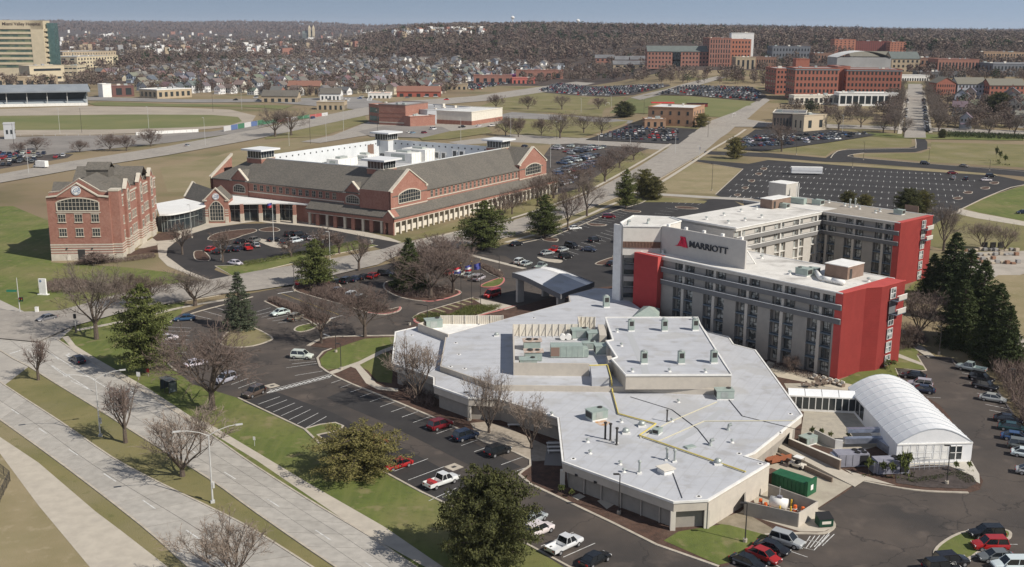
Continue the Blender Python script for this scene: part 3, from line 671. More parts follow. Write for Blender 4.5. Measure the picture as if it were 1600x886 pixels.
b = MB();b.prism(lowr,2.9,ZA-.12,bottom=True);part('fascia',b,[creamwall],cc)
b = MB();b.prism(rel(inset(low,.25),cc_o),ZA-.2,ZA-.02);part('roof',b,[membrane],cc)
b = MB();rr = lowr+[lowr[0]];ribbon(b,rr,.3,ZA-.25,ZA+.06);part('roof_edge',b,[white],cc)
i9 = 9;a,c = Vector(lowr[9]),Vector(lowr[10]);b = MB();ribbon(b,[a,c],.3,.1,ZA-.4);part('wall',b,[creamwall],cc)
for k in (7,8,9): p = Vector(lowr[k]);c_ = Vector(rel([low[k]],cc_o)[0]);q = Vector(rel(inset(low,.35),cc_o)[0]) if 0 else c_;b = MB((p.x,p.y,0));b.box(-.35,.0,.1,.35,.7,2.9) ;part('column',b,[offwhite],cc)
p5 = lowr[5];p4 = lowr[4];b = MB((p4[0],p4[1],0));b.box(-.1,.1,.1,.5,.6,2.9);part('column',b,[offwhite],cc)
aL,aR = Vector(rel(inset(low,.9),cc_o)[7]),Vector(rel(inset(low,.9),cc_o)[8])
d_ = Vector(lowr[8])-Vector(lowr[7]);L_ = d_.length;d_.normalize();n_ = Vector((d_.y,-d_.x))
for t in (.13,.31): c0 = Vector(lowr[7])+d_*(L_*t)-n_*.0;b = MB((c0.x,c0.y,0));b.box(-.2,-.35,2.95,.2,.1,3.2);part('wall_light',b,[darkmetal],cc)
for t in (.18,.34,.52,.7,.86): c0 = Vector(lowr[7])+d_*(L_*t)-n_*.78;b = MB((c0.x,c0.y,0),math.atan2(d_.y,d_.x));b.box(-.06,-.12,.1,.06,.05,2.9);part('pilaster',b,[creamwall],cc)
mid = [Q(697.5,524,ZB),Q(688.6,572,ZB),Q(738,589,ZB),Q(772,601.5,ZB),Q(978,604,ZB),Q(1145,609,ZB),Q(1107,520,ZB),Q(1092,505,ZB),Q(1040,497,ZB),Q(1003,483,ZB),Q(975,464,ZB),Q(968,452,ZB),Q(931,450,ZB),Q(889,461,ZB),Q(891,471.5,ZB),Q(787,499,ZB)]
midr = rel(mid,cc_o)
b = MB();b.prism(midr,.1,ZB-.1,0,0);part('wall',b,[taupe],cc)
b = MB();ribbon(b,midr[:6],.25,ZA-.05,ZB-.0);ribbon(b,midr[12:]+[midr[0]],.25,3.2,ZB-.0);part('parapet',b,[creamwall],cc)
b = MB();b.prism(rel(inset(mid,.12),cc_o),ZB-.15,ZB+.02);part('roof',b,[membrane],cc)
py_ = [Q(653.6,505.5,6.0),Q(700.7,522.6,6.0),Q(740,514,6.0),Q(787,500,6.0),Q(786,495,6.0),Q(688.6,495,6.0)]
pyr = rel(py_,cc_o)
b = MB();ribbon(b,[pyr[5],pyr[0],pyr[1]],.25,ZA-.1,6.0);part('screen_wall',b,[creamwall],cc)
b = MB();b.prism(pyr,.1,ZA+.02);part('roof',b,[white],cc)
scr = part('screen_wall',(lambda b: (ribbon(b,[pyr[5],pyr[4]],.12,ZA,6.3),b)[1])(MB()),[offwhite],cc)
for k in range(6):
    q = Vector(pyr[5]).lerp(Vector(pyr[4]),k/5);b = MB((q.x,q.y,0));b.box(-.08,-.25,ZA,.08,-.05,6.4);part('post',b,[offwhite],scr)
for k in range(34):
    q = Vector(pyr[5]).lerp(Vector(pyr[4]),(k+.5)/34);b = MB((q.x,q.y,0));b.box(-.03,-.12,ZA+.05,.03,-.05,6.25,0)
    link('slat',b.mesh('slat',[mat('beige_slat',(.5,.44,.35),.8)]),scr)
E = [Q(802,507.3,ZF-.2),Q(803.5,566.6,ZF-.2),Q(921,568,ZF-.2),Q(947,560,ZF-.2),Q(960,545,ZF-.2),Q(948,515,ZF-.2),Q(930,496,ZF-.2),Q(903,495.5,ZF-.2),Q(905,507,ZF-.2)]
Er = rel(E,cc_o)
b = MB();ribbon(b,[Er[2],Er[1],Er[0]],.3,ZB-.05,ZF-.2);part('parapet',b,[creamwall],cc)
pw = MB();ribbon(pw,[Er[0],Er[8]],.12,ZB,ZF-.1);ribbon(pw,[Er[7],Er[6]],.12,ZB,ZF-.1);ribbon(pw,[Er[8],Er[7]],.12,ZB,ZF-.1)
scr = part('screen_wall',pw,[offwhite],cc)
def brace(a,c,n):
    a,c = Vector(a),Vector(c);d = (c-a).normalized();nn = Vector((d.y,-d.x))
    if nn.y > 0: nn = -nn
    for k in range(n+1):
        q = a.lerp(c,k/n);s = MB();p = q+nn*.15;f = q+nn*1.1
        s.tube((p.x,p.y,ZB),(p.x,p.y,ZF),.09,.09,4);s.tube((f.x,f.y,ZB+.1),(p.x,p.y,ZF-.3),.06,.06,4);s.tube((p.x,p.y,ZB+.1),(f.x,f.y,ZB+.1),.06,.06,4)
        link('brace',s.mesh('brace',[offwhite]),scr)
brace(Er[0],Er[8],10);brace(Er[7],Er[6],4)
Fp = [Q(946,496,ZF),Q(958,531,ZF),Q(948,533,ZF),Q(964,558,ZF),Q(956,561,ZF),Q(978,586,ZF),Q(1143,585.5,ZF),Q(1130,565,ZF),Q(1094,507,ZF),Q(1090.7,496,ZF)]
Fr = rel(Fp,cc_o)
b = MB();b.prism(Fr,ZB-.05,ZF-.15);part('raised_hall_wall',b,[creamwall],cc)
b = MB();b.prism(rel(inset(Fp,.2),cc_o),ZF-.3,ZF-.06);part('roof',b,[membrane],cc)
b = MB();ribbon(b,Fr+[Fr[0]],.3,ZF-.2,ZF+.12);part('roof_edge',b,[white],cc)
st = rel([Q(922,570,ZB+1.6),Q(925,590,ZB+1.6),Q(952,590,ZB+1.6),Q(948,569,ZB+1.6)],cc_o);b = MB();b.prism(st,ZB,ZB+1.6);part('roof_step',b,[membrane],cc)
for (x0,y0,x1,y1) in [(934,507,948,524),(946,531,960,545),(948,556,962,566)]:
    q = rel([Q(x0,y0,ZF-.4),Q(x0+3,y1,ZF-.4),Q(x1,y1,ZF-.4),Q(x1-3,y0,ZF-.4)],cc_o);b = MB();b.prism(q,ZB,ZF-.4);part('roof_step',b,[creamwall],cc)
seam = MB();dS = Vector((math.cos(R_(64)),math.sin(R_(64))));nS = Vector((-dS.y,dS.x))
def seams(poly,z,dd,step):
    nn = Vector((-dd.y,dd.x));c = Vector((sum(p[0] for p in poly)/len(poly),sum(p[1] for p in poly)/len(poly)))
    for k in range(-40,41):
        p = c+nn*(k*step);hits = []
        for i in range(len(poly)):
            a,e = Vector(poly[i-1]),Vector(poly[i]);r = e-a;den = dd.x*r.y-dd.y*r.x
            if abs(den) < 1e-6: continue
            t = ((a.x-p.x)*r.y-(a.y-p.y)*r.x)/den;u = ((a.x-p.x)*dd.y-(a.y-p.y)*dd.x)/den
            if 0 <= u <= 1: hits.append(t)
        hits.sort()
        for h0,h1 in zip(hits[::2],hits[1::2]):
            if h1-h0 > 1: ribbon(seam,[p+dd*(h0+.4),p+dd*(h1-.4)],.10,z,z+.012)
seams(rel(inset(low,.4),cc_o),ZA-.018,dS,1.9);seams(rel(inset(mid,.4),cc_o),ZB+.022,Vector((1,.03)).normalized(),3.0);seams(rel(inset(Fp,.4),cc_o),ZF-.058,Vector((1,.0)),3.1)
o = part('membrane_seams',seam,[mat('membrane_seam',(.395,.40,.41),.8)],cc);o['kind'] = 'stuff'
q = rel([Q(990,494,6),Q(1030,495,6),Q(1031,482,6),Q(1005,478,6)],cc_o);b = MB();b.prism(q,ZB,6.0);cx = sum(p[0] for p in q)/4;cy = sum(p[1] for p in q)/4
for i in range(4): b.face([(*q[i],6.0),(*q[(i+1) % 4],6.0),(cx,cy,7.3)])
part('skylight',b,[greenmetal],cc)
def roofz(x,y):
    p = (x,y)
    if inpoly(x,y,Fp): return ZF-.06
    if inpoly(x,y,mid): return ZB+.02
    return ZA-.02
_rp = {}
def roof_item(kind,px,py,zr,label,rz=0.0,s=1.0,group=None,col=None):
    x,y = P(px,py,zr)
    key = kind
    if key not in _rp:
        L = []
        if kind == 'vent':
            b = MB();b.lathe((0,0,0),[(.45,0),(.45,.12),(.2,.15),(.2,.6)],10);L.append(('vent_base',b,white))
            b = MB();b.lathe((0,0,0),[(.12,.55),(.42,.6),(.38,.78),(.1,.92)],10);L.append(('vent_cap',b,metal))
        if kind == 'fan':
            b = MB();b.box(-.75,-.75,0,.75,.75,.3);L.append(('curb',b,white))
            b = MB();b.lathe((0,0,0),[(.6,.3),(.7,.42),(.66,.75),(.45,1.0),(.12,1.1)],12);L.append(('fan_hood',b,metal))
        if kind == 'stack':
            b = MB();b.box(-.4,-.4,0,.4,.4,.25);L.append(('curb',b,white))
            b = MB();b.lathe((0,0,0),[(.2,.2),(.2,2.0),(.34,2.05),(.34,2.3),(.05,2.5)],8);L.append(('pipe',b,metal))
        if kind == 'flue':
            b = MB();b.lathe((0,0,0),[(.3,0),(.17,.15),(.17,2.7),(.28,2.75),(.28,2.95),(.05,3.05)],8);L.append(('pipe',b,darkmetal))
        if kind == 'pipe_elbow':
            b = MB();b.lathe((0,0,0),[(.35,0),(.25,.3),(.18,.35),(.18,.9)],8);L.append(('pipe',b,metal));b = MB();b.tube((0,0,.85),(.5,.1,.95),.25,.3,8);L.append(('spout',b,metal))
        if kind == 'rtu':
            b = MB();b.box(-1.5,-1.1,0,1.5,1.1,.25);L.append(('curb',b,white))
            b = MB();b.box(-1.6,-1.15,.28,1.6,1.15,1.7);b.box(-1.7,-1.2,1.7,1.7,1.2,1.76);L.append(('cabinet',b,greenmetal))
            b = MB();b.lathe((.9,.4,0),[(.45,1.76),(.45,1.9),(.35,1.92)],10);L.append(('fan_guard',b,darkmetal))
            b = MB();b.box(-1.65,-.9,.5,-1.615,.9,1.5);L.append(('louvre',b,darkmetal));b = MB();b.box(-.8,-1.19,.45,.5,-1.155,1.55);L.append(('access_panel',b,metal))
        if kind == 'tallunit':
            b = MB();b.box(-.55,-.5,0,.55,.5,.2);L.append(('curb',b,white));b = MB();b.box(-.5,-.45,.2,.5,.45,2.0);L.append(('cabinet',b,greenmetal))
            b = MB();b.box(-.35,-.47,1.0,.35,-.452,1.8);L.append(('louvre',b,darkmetal));b = MB();b.lathe((0,0,0),[(.4,2.0),(.4,2.15),(.15,2.25)],8);L.append(('fan_guard',b,metal))
        if kind == 'chiller':
            b = MB();b.box(-2.8,-1.2,.1,2.8,1.2,2.1);b.face([(2.8,-1.2,.1),(3.8,-.7,.1),(3.8,-.7,1.5),(2.8,-1.2,2.1)]);b.box(2.8,-1.1,.1,3.7,1.1,1.5);L.append(('cabinet',b,greenmetal))
            b = MB();b.box(-2.83,-1.24,.3,-1.3,-1.205,1.9);L.append(('louvre',b,mat('rusty_louvre',(.22,.15,.12),.9)));
            for k in range(4): b = MB();b.box(-1.1+k*1.0,-1.235,.2,-1.07+k*1.0,-1.203,2.05);L.append(('rib',b,metal))
        if kind == 'cooler':
            b = MB();b.box(-1.4,-1,.1,1.4,1,1.5);L.append(('cabinet',b,greenmetal));b = MB();b.box(-1.6,-1.1,1.5,1.7,1.1,1.62);L.append(('lid',b,mat('rusty_lid',(.35,.24,.18),.9,(.5,.45,.4),1.5)))
            b = MB();b.lathe((-.5,0,0),[(.5,1.6),(.45,1.85),(.1,1.9)],10);b.lathe((.7,0,0),[(.4,1.6),(.35,1.8),(.1,1.85)],10);L.append(('fan_guard',b,darkmetal))
        if kind == 'hatch':
            b = MB();b.box(-1,-1,0,1,1,.8);L.append(('curb',b,white));b = MB();b.box(-1.25,-1.25,.8,1.25,1.25,.95);L.append(('lid',b,offwhite))
        if kind == 'skyl':
            b = MB();b.box(-1.1,-.7,0,1.1,.7,.2);L.append(('curb',b,metal));b = MB();b.box(-1.0,-.6,.2,1.0,.6,.3);L.append(('lid',b,greenmetal))
        if kind == 'drain':
            b = MB();b.lathe((0,0,0),[(.45,0),(.45,.02),(.1,.025)],10);L.append(('collar',b,white));b = MB();b.lathe((0,0,0),[(.18,.03),(.16,.12),(.05,.14)],8);L.append(('strainer',b,darkmetal))
        if kind == 'tank':
            b = MB();b.tube((-.2,-.5,.6),(-.2,.5,.6),.55,.55,12);L.append(('drum',b,white));b = MB();b.box(-.6,-.4,0,.2,.4,.15);L.append(('foot',b,metal))
        _rp[key] = [(n,bb.mesh(n,[mm])) for n,bb,mm in L]
    t = thing({'vent': 'roof_vent','fan': 'exhaust_fan','stack': 'vent_stack','flue': 'flue_pipe','pipe_elbow': 'vent_pipe','rtu': 'rooftop_unit','tallunit': 'rooftop_unit','chiller': 'air_handler','cooler': 'condenser_unit','hatch': 'roof_hatch','skyl': 'roof_hatch','drain': 'roof_drain','tank': 'expansion_tank'}[kind],
              label,{'vent': 'vent','fan': 'exhaust fan','stack': 'vent pipe','flue': 'flue pipe','pipe_elbow': 'vent pipe','hatch': 'roof hatch','skyl': 'roof hatch','drain': 'roof drain','tank': 'tank'}.get(kind,'air conditioner'),(x,y,zr),rz,group)
    t.scale = (s,s,s)
    for n,me in _rp[key]: link(n,me,t)
    return t
A_,B_,F_ = ZA-.02,ZB+.02,ZF-.06
for (x,y,l) in [(986,519,'nearest the plant pit'),(1038,519,'middle one of the back row'),(1086,518,'at the far right corner'),(1006,570,'leftmost of the front row'),(1064,570,'middle one of the front row'),(1115,569,'at the near right corner')]:
    roof_item('tallunit',x,y-2,F_,'tall pale green vent unit on the raised hall roof, '+l,.1,1.15,'tall vent units on the raised hall roof')
for (x,y,l) in [(985,503,'at the back left'),(1037,501,'at the back middle'),(1083,500,'at the back right'),(964,519,'beside the first notch of the roof edge'),(971,541,'beside the second notch'),(988,581,'front left by the parapet'),(1046,581,'front middle by the parapet'),(1102,582,'front right by the parapet')]:
    roof_item('vent',x,y,F_,'grey vent cap on the raised hall roof, '+l,0,.8,'vent caps on the raised hall roof')
roof_item('rtu',1131,622,A_,'pale green rooftop unit just below the corner of the raised hall',.05,.95)
roof_item('rtu',932,654,A_,'tan green rooftop unit over an orange rust stain left of the yellow pipe',.5,.95)
roof_item('rtu',1027,677,A_,'small dark green unit in the bend of the yellow gas pipe',1.0,.5)
for (x,y,l) in [(1003,666,'left of the green unit in the pipe bend'),(978,677,'right of the three tall flues'),(1122,725,'against the end of the yellow pipe')]: roof_item('fan',x,y,A_,'round grey exhaust fan '+l,0,.85)
for (x,y,l) in [(945.5,686,'nearest the rusty unit'),(953.5,688,'middle of the three'),(963.5,695,'rightmost of the three')]: roof_item('flue',x,y,A_,'tall dark flue pipe, '+l,0,.95,'three tall flues')
roof_item('flue',1042,659,A_,'short brown double flue standing alone near the roof middle',0,.7)
for (x,y,l) in [(999,740,'left of the big square hatch'),(1042,719,'left one of the pair above the square hatch'),(1054,722,'right one of the pair above the square hatch')]: roof_item('stack',x,y,A_,'white capped vent stack '+l,0,.85)
roof_item('hatch',1040,738,A_,'cream square roof hatch with an overhanging lid',.5,.85);roof_item('skyl',1078,699,A_,'low pale green roof hatch right of the yellow pipe',.5,.8)
for (x,y,l) in [(918,691,'near the left roof edge'),(922,709,'second from the left roof edge'),(969,726,'upper left of the single white stack'),(975,738,'beside the single white stack'),(971,660,'below the rusty unit on its right'),(1060,629,'between the raised hall and the brown flue'),(1050,659,'beside the brown flue'),(963,692,'at the foot of the flues'),(1144,692,'right part of the roof, lower'),(862,649,'at the left corner near the bare tree')]:
    roof_item('vent',x,y,A_,'small vent cap '+l,0,.75)
for (x,y,l) in [(1138,672,'near the thin cable'),(1110,696,'near the right eave drain')]: roof_item('pipe_elbow',x,y,A_,'elbow vent pipe '+l,0,1.0)
for (x,y,l) in [(1092,776,'in front of the cut corner'),(1188,725,'at the right corner of the front wing'),(1155,709,'by the loading dock notch'),(896,717,'at the left corner of the front wing'),(1235,647,'at the east corner'),(1219,676,'above the loading dock fascia'),(643,524,'on the left lobe, back'),(628,563,'on the left lobe, front')]: roof_item('drain',x,y,A_,'round roof drain '+l)
for (x,y,l) in [(748,507,'on the plateau, left of the plant pit'),(712,536,'upper one near the plateau edge'),(717,554,'middle one near the plateau edge'),(704,573,'lower one near the plateau edge'),(834,497,'behind the plant pit screen'),(726,576,'beside the dark box')]: roof_item('drain',x,y,B_,'small white roof drain '+l)
roof_item('fan',776,525,B_,'grey vent box left of the plant pit shadow',0,.7)
for (x,y,l) in [(831,545,'left one, rust topped'),(833,562,'left front one, rust topped')]: roof_item('cooler',x,y,B_,'pale green condenser in the plant pit, '+l,.05,1.15)
roof_item('rtu',825,574,B_,'long low unit at the front left of the plant pit',.05,1.0)
roof_item('chiller',885,556,B_,'largest pale green air handler in the middle of the plant pit',.03,1.1)
for (x,y,l,s_) in [(943,553,'at the right end of the plant pit',1.1),(931,532,'in the back right of the plant pit',1.1),(920,545,'squeezed between its larger neighbours',.8),(906,528,'below the braced screen',1.1),(658,504+14,'in the small left yard',.9)][:4]: roof_item('rtu',x,y,B_,'pale green duct unit '+l,.1,s_)
roof_item('rtu',677,512,ZA+.02,'pale green unit inside the small left plant yard',.3,1.1)
roof_item('tank',881,531,B_,'left round white tank behind the big air handler',0,1.1);roof_item('tank',890,531,B_,'right round white tank behind the big air handler',0,1.1)
roof_item('tallunit',947,480,B_,'pale green unit alone on the shaded roof beside the hotel tower',.2,1.3)
gp = MB();pth = [(921,571,7.1),(949,571,7.1),(956,600,5.6),(958,620,4.6),(966,645,4.6),(1020,662,4.6),(998,681,4.6),(1165,737,4.6)]
pth = [(921,571,7.1),(949,570,7.1),(955,592,7.1),(956,601,5.6),(957,612,4.6),(966,646,4.6),(1025,662,4.6),(999,680,4.6),(1165,737,4.6)]
wp = [Vector((*P(x,y,z),z)) for x,y,z in pth]
for a,c in zip(wp,wp[1:]): gp.tube(a,c,.13,.13,6)
gpo = link('gas_pipe',gp.mesh('gas_pipe',[mat('yellow_pipe_paint',(.62,.50,.12),.6,(.5,.42,.15),1.5)]),label='long yellow gas pipe zigzagging over the convention centre roof',category='pipe')
cb = MB()
for pts in [[(1137,622),(1160,650),(1250,672)],[(985,620),(1050,640),(1090,670),(1110,695)],[(1051,738),(1066,778)]]:
    q = [P(x,y,ZA+.05) for x,y in pts]
    for a,c in zip(q,q[1:]): cb.tube((*a,ZA+.05),(*c,ZA+.05),.05,.05,4)
link('roof_cable',cb.mesh('roof_cable',[blackm]),label='thin black cable lying across the convention centre roof',category='cable')
pv = MB()
for pts in [[(1000,671+13),(1045,660),(1120,628)],[(1027,690),(1100,658),(1240,657)]]:
    q = [P(x,y,ZA+.08) for x,y in pts]
    for a,c in zip(q,q[1:]): pv.tube((*a,ZA+.08),(*c,ZA+.08),.09,.09,5)
link('roof_conduit',pv.mesh('roof_conduit',[mat('pale_yellow_conduit',(.5,.47,.36),.7)]),label='pale yellow conduit on sleepers running toward the east corner',category='conduit')
rs = MB();x,y = P(942,661,ZA);rs.sheet([(x+1.1*math.cos(t)*(1+.25*math.sin(3*t)),y+1.3*math.sin(t)*(1+.2*math.cos(5*t))) for t in [k*.42 for k in range(15)]],ZA-.004)
link('rust_stain',rs.mesh('rust_stain',[mat('rust_stain',(.45,.24,.10),.9,(.5,.45,.42),1.2)]),kind='structure')
wk = MB()
for pts in [[(983,520),(1005,570),(1010,585)]]:
    ribbon(wk,[P(x,y,ZF) for x,y in pts],1.3,ZF-.055,ZF-.045)
for pts in [[(1000,660+5),(960,640),(935,615)],[(1030,700),(1075,680),(1130,640)]]:
    ribbon(wk,[P(x,y,ZA) for x,y in pts],1.2,ZA-.015,ZA-.004)
link('walkway_pads',wk.mesh('walkway_pads',[mat('walkway_pad',(.40,.41,.42),.85)]),kind='structure')
# ------------------------------------------------------------------ hotel
HT = R_(132.0);HO = P(1317.3,458.9,17.3);HB = 17.3
hot = thing('hotel','seven storey grey hotel with red end walls, striped balconies and a large name sign','hotel',(HO[0],HO[1],0),HT)
hgrey = layered(mat('hotel_taupe_wall',(.285,.27,.25),.85,(.255,.245,.23),.6),(.24,.22,.2),1.0,.6,.2,vec=(1,1,.1),fac=.4)
hband = mat('hotel_dark_band',(.14,.142,.148),.8,(.125,.127,.132),.8)
hpanel = mat('hotel_light_panel',(.46,.435,.395),.85,(.42,.395,.36),.8)
hred = mat('hotel_red_wall',(.46,.075,.066),.85,(.40,.065,.058),.5)
layered(hred,(.40,.07,.06),1.0,.5,.25,vec=(1,1,.06),fac=.5);layered(hred,(.53,.085,.07),.25,.5,.2,fac=.4)
hred_shade = mat('hotel_red_wall_fold_shade',(.42,.045,.042),.8,(.37,.04,.036),.5)  # darker red for the wall fold, its grazing shade put into the colour
hroof = layered(layered(mat('white_roof_coating',(.66,.64,.60),.85,(.56,.54,.50),.25,detail=9),(.30,.28,.255),.12,.56,.16,fac=.85),(.4,.38,.35),.9,.6,.1,fac=.6)
hroof2 = layered(mat('tan_ballast_roof',(.32,.285,.24),.9,(.27,.24,.2),.4,detail=9),(.2,.18,.155),.12,.55,.2,fac=.6)
hblue = mat('balcony_slab',(.10,.13,.16),.6)
def hv(v): return -v
def HMB(): return MB()
def wing(u0,u1,v0,v1,piers,side,endred,roofm):
    """long wing; side=-1: windowed front faces -v (toward viewer)."""
    b = HMB();b.box(u0+.05,hv(v0+1.0),0,u1,hv(v1),HB-.3);part('core_wall',b,[hgrey],hot)
    b = HMB();b.box(u0,hv(v0),HB-.75,u1,hv(v1+.1),HB-.05);part('cornice',b,[hpanel],hot)
    b = HMB();b.box(u0+.25,hv(v0+.3),HB-.2,u1-.2,hv(v1-.2),HB+.0);part('roof',b,[roofm],hot)
    b = HMB()
    ribbon(b,[(u0,hv(v0)),(u1,hv(v0))],.3,HB-.1,HB+.12);ribbon(b,[(u0,hv(v1)),(u1,hv(v1))],.3,HB-.1,HB+.12);part('roof_edge',b,[white],hot)
    for zb in (13.9,11.1):
        b = HMB();b.box(u0,hv(v0-.35),zb,u1,hv(v0+.4),zb+1.05);bo = part('balcony_band',b,[hband],hot)
        b = HMB();b.box(u0,hv(v0-.42),zb+1.05,u1,hv(v0-.25),zb+1.17);link('rail',b.mesh('rail',[white]),bo)
    wz = (12.15,14.95)
    edges = []
    for p in piers:
        b = HMB();b.box(p-.35,hv(v0-.15),.1,p+.35,hv(v0+1),11.1);part('pier',b,[hpanel],hot)
        for z in wz:
            b = HMB();b.box(p-.3,hv(v0+.1),z-.9,p+.3,hv(v0+1),z+1.9);part('pier',b,[hpanel],hot)
        edges.append((p-2.75,p+2.75))
    last = u0
    segs = []
    for a,c in edges:
        if a > last: segs.append((last,a))
        last = c
    if u1 > last: segs.append((last,u1))
    for a,c in segs:
        b = HMB();b.box(a,hv(v0),.1,c,hv(v0+1),11.1);b.box(a,hv(v0+.5),11.1,c,hv(v0+1),HB-.7);part('wall_panel',b,[hgrey],hot)
    for p in piers:
        for f in range(4):
            z = .35+2.75*f
            for s_ in (-1,1):
                uc = p+s_*1.45
                if uc < u0+.5 or uc > u1-.3: continue
                win(hot,uc-.15*s_,hv(v0+1.0),z+.25,HPI,1.7,2.0,cols=2,rows=2,fr=darkmetal,gl=glassc,sur=hgrey,surround=False)
                if f: b = HMB();b.box(p+s_*.35,hv(v0-.05),z-.12,p+s_*2.72,hv(v0+1),z+.12);part('balcony_slab',b,[hblue],hot)
        for z in wz:
            for s_ in (-1,1):
                uc = p+s_*1.45
                if uc < u0+.5 or uc > u1-.3: continue
                win(hot,uc-.15*s_,hv(v0+1.0),z,HPI,1.7,1.55,cols=2,rows=2,fr=darkmetal,gl=glassc,sur=hgrey,surround=False)
HPI = math.pi   # windows' outward -y turned to local +y (toward the viewer,since local y = -v)
wing(0,52,0,19.3,[4.7,13.4,22.0,30.6,39.0],-1,True,hroof)
wing(32,82,80,97.5,[36.5,45.2,53.5],-1,True,hroof2)
b = HMB();b.box(45.2,hv(-1.4),0,52.2,hv(1.1),HB+.05);part('red_wall',b,[mat('hotel_red_wall_shaded',(.37,.045,.045),.85,(.33,.04,.04),.5)],hot)  # panel front: copy of the red wall darkened to carry its shade
b = HMB();b.box(45.15,hv(-1.45),0,45.199,hv(1.1),HB+.1);part('red_wall',b,[hred],hot)  # sunlit side of the panel keeps the brighter red
for f in range(6): b = HMB();ribbon(b,[(51.8,-2.9),(55.7,.9)],.9,1.8+2.75*f,2.9+2.75*f);part('balcony_band',b,[hpanel if f % 2 else hband],hot)
for f in range(6): b = HMB();ribbon(b,[(52.0,-3.3),(56.0,.55)],.2,.5+2.75*f,1.8+2.75*f);part('window_band',b,[glass],hot)
def redend(u,vs,v0,win_v):
    b = HMB()
    for (a,c,mi) in vs:
        p,q = a,c;b.mi = mi
        b.face([(p[0],hv(p[1]),0),(q[0],hv(q[1]),0),(q[0],hv(q[1]),HB+.1),(p[0],hv(p[1]),HB+.1)])
    b.mi = 0
    pl_ = [vs[0][0]]+[x[1] for x in vs]
    b.prism([(p[0],hv(p[1])) for p in pl_]+[(u+1.5,hv(pl_[-1][1])),(u+1.5,hv(pl_[0][1]))],0,HB+.02)
    part('red_wall',b,[hred,hred_shade],hot)
def endwin(u,v,rows,angle):
    for k in range(6):
        win(hot,u,hv(v),.4+2.8*k,angle,2.0,2.2,cols=2,rows=2,fr=white,gl=glassc,sur=hred,surround=False)
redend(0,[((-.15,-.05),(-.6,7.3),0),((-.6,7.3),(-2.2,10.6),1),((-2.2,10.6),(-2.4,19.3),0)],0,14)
redend(32,[((31.7,79.9),(31.9,97.5),0)],80,92)
AE = -math.pi/2
endwin(-2.45,14.6,6,AE);endwin(31.7,92.3,6,AE)
def end_balconies(u,v):
    for z in (11.4,14.2):
        b = HMB();b.box(u,hv(v-1.3),z-.15,u-1.5,hv(v+2.6),z);bo = part('balcony',b,[hblue],hot)
        b = HMB();b.box(u-1.5,hv(v-.6),z,u-1.42,hv(v+2.6),z+1.0);link('railing',b.mesh('railing',[hpanel]),bo);b = HMB();b.box(u-1.52,hv(v-1.3),z+1.0,u-1.4,hv(v+2.6),z+1.1);link('rail',b.mesh('rail',[white]),bo)
end_balconies(-2.5,14.9);end_balconies(31.7,92.5)
b = HMB();b.box(-2.5,hv(13.3),11.3,-2.62,hv(15.8),14.2);part('dark_panel',b,[hband],hot)
b = HMB();ribbon(b,[(-.1,hv(0)),(-.6,hv(7.3)),(-2.2,hv(10.6)),(-2.4,hv(19.3))],.3,HB,HB+.14);ribbon(b,[(31.8,hv(80)),(31.9,hv(97.5))],.3,HB,HB+.14);part('roof_edge',b,[hred],hot)
u0,u1,v0,v1 = 55.2,76,40.5,80
b = HMB();b.box(u0+.6,hv(v0),0,u1,hv(v1),HB-.3);part('core_wall',b,[hpanel],hot)
b = HMB();b.box(u0,hv(v0),HB-.8,u1+.1,hv(v1),HB-.05);part('cornice',b,[mat('pale_cornice',(.52,.5,.46),.85)],hot)
b = HMB();b.box(u0+.3,hv(v0+.3),HB-.2,u1-.2,hv(v1+8),HB+.01);part('roof',b,[hroof],hot)
b = HMB();ribbon(b,[(u0,hv(v0)),(u0,hv(v1))],.3,HB-.1,HB+.14);ribbon(b,[(u0,hv(v0)),(u1,hv(v0))],.3,HB-.1,HB+.3);part('roof_edge',b,[white],hot)
for zb in (13.9,11.1):
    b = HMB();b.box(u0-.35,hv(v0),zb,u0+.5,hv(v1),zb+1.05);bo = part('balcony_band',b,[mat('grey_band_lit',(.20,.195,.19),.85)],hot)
    b = HMB();b.box(u0-.42,hv(v0),zb+1.05,u0-.25,hv(v1),zb+1.17);link('rail',b.mesh('rail',[white]),bo)
lp = mat('pale_pier',(.58,.56,.52),.85)
v = v0+2.5
while v < v1-2:
    for f in range(4):
        z = .35+2.75*f
        for s_ in (-1,1): win(hot,u0+.58,hv(v+s_*1.45),z+.1,AE,1.6,2.0,cols=2,rows=1,fr=offwhite,gl=glassc,sur=lp,surround=False)
        if f: b = HMB();b.box(u0-.05,hv(v-2.4),z-.14,u0+.6,hv(v+2.4),z+.06);part('balcony_slab',b,[lp],hot)
    for z in (12.2,15.0):
        for s_ in (-1,1): win(hot,u0+.58,hv(v+s_*1.45),z,AE,1.6,1.5,cols=2,rows=1,fr=offwhite,gl=glassc,sur=lp,surround=False)
        b = HMB();b.box(u0,hv(v-.25),z-.2,u0+.6,hv(v+.25),z+1.6);part('pier',b,[lp],hot)
    b = HMB();b.box(u0-.1,hv(v-.3),0,u0+.6,hv(v+.3),11.1);part('pier',b,[lp],hot)
    b = HMB();b.box(u0,hv(v+2.5),0,u0+.6,hv(v+6.2),11.1);part('wall_panel',b,[hpanel],hot)
    v += 8.7
b = HMB();b.box(50,hv(8),0,66,hv(40.4),13.0);part('link_block',b,[hpanel],hot)
b = HMB();b.box(50.2,hv(19.5),13,65.8,hv(40.2),13.12);part('roof',b,[hroof],hot)
TP = [(48.4,3.0),(54.3,-3.0),(57.6,-.2),(62,9),(55,14),(50,12)]
TH = 23.3
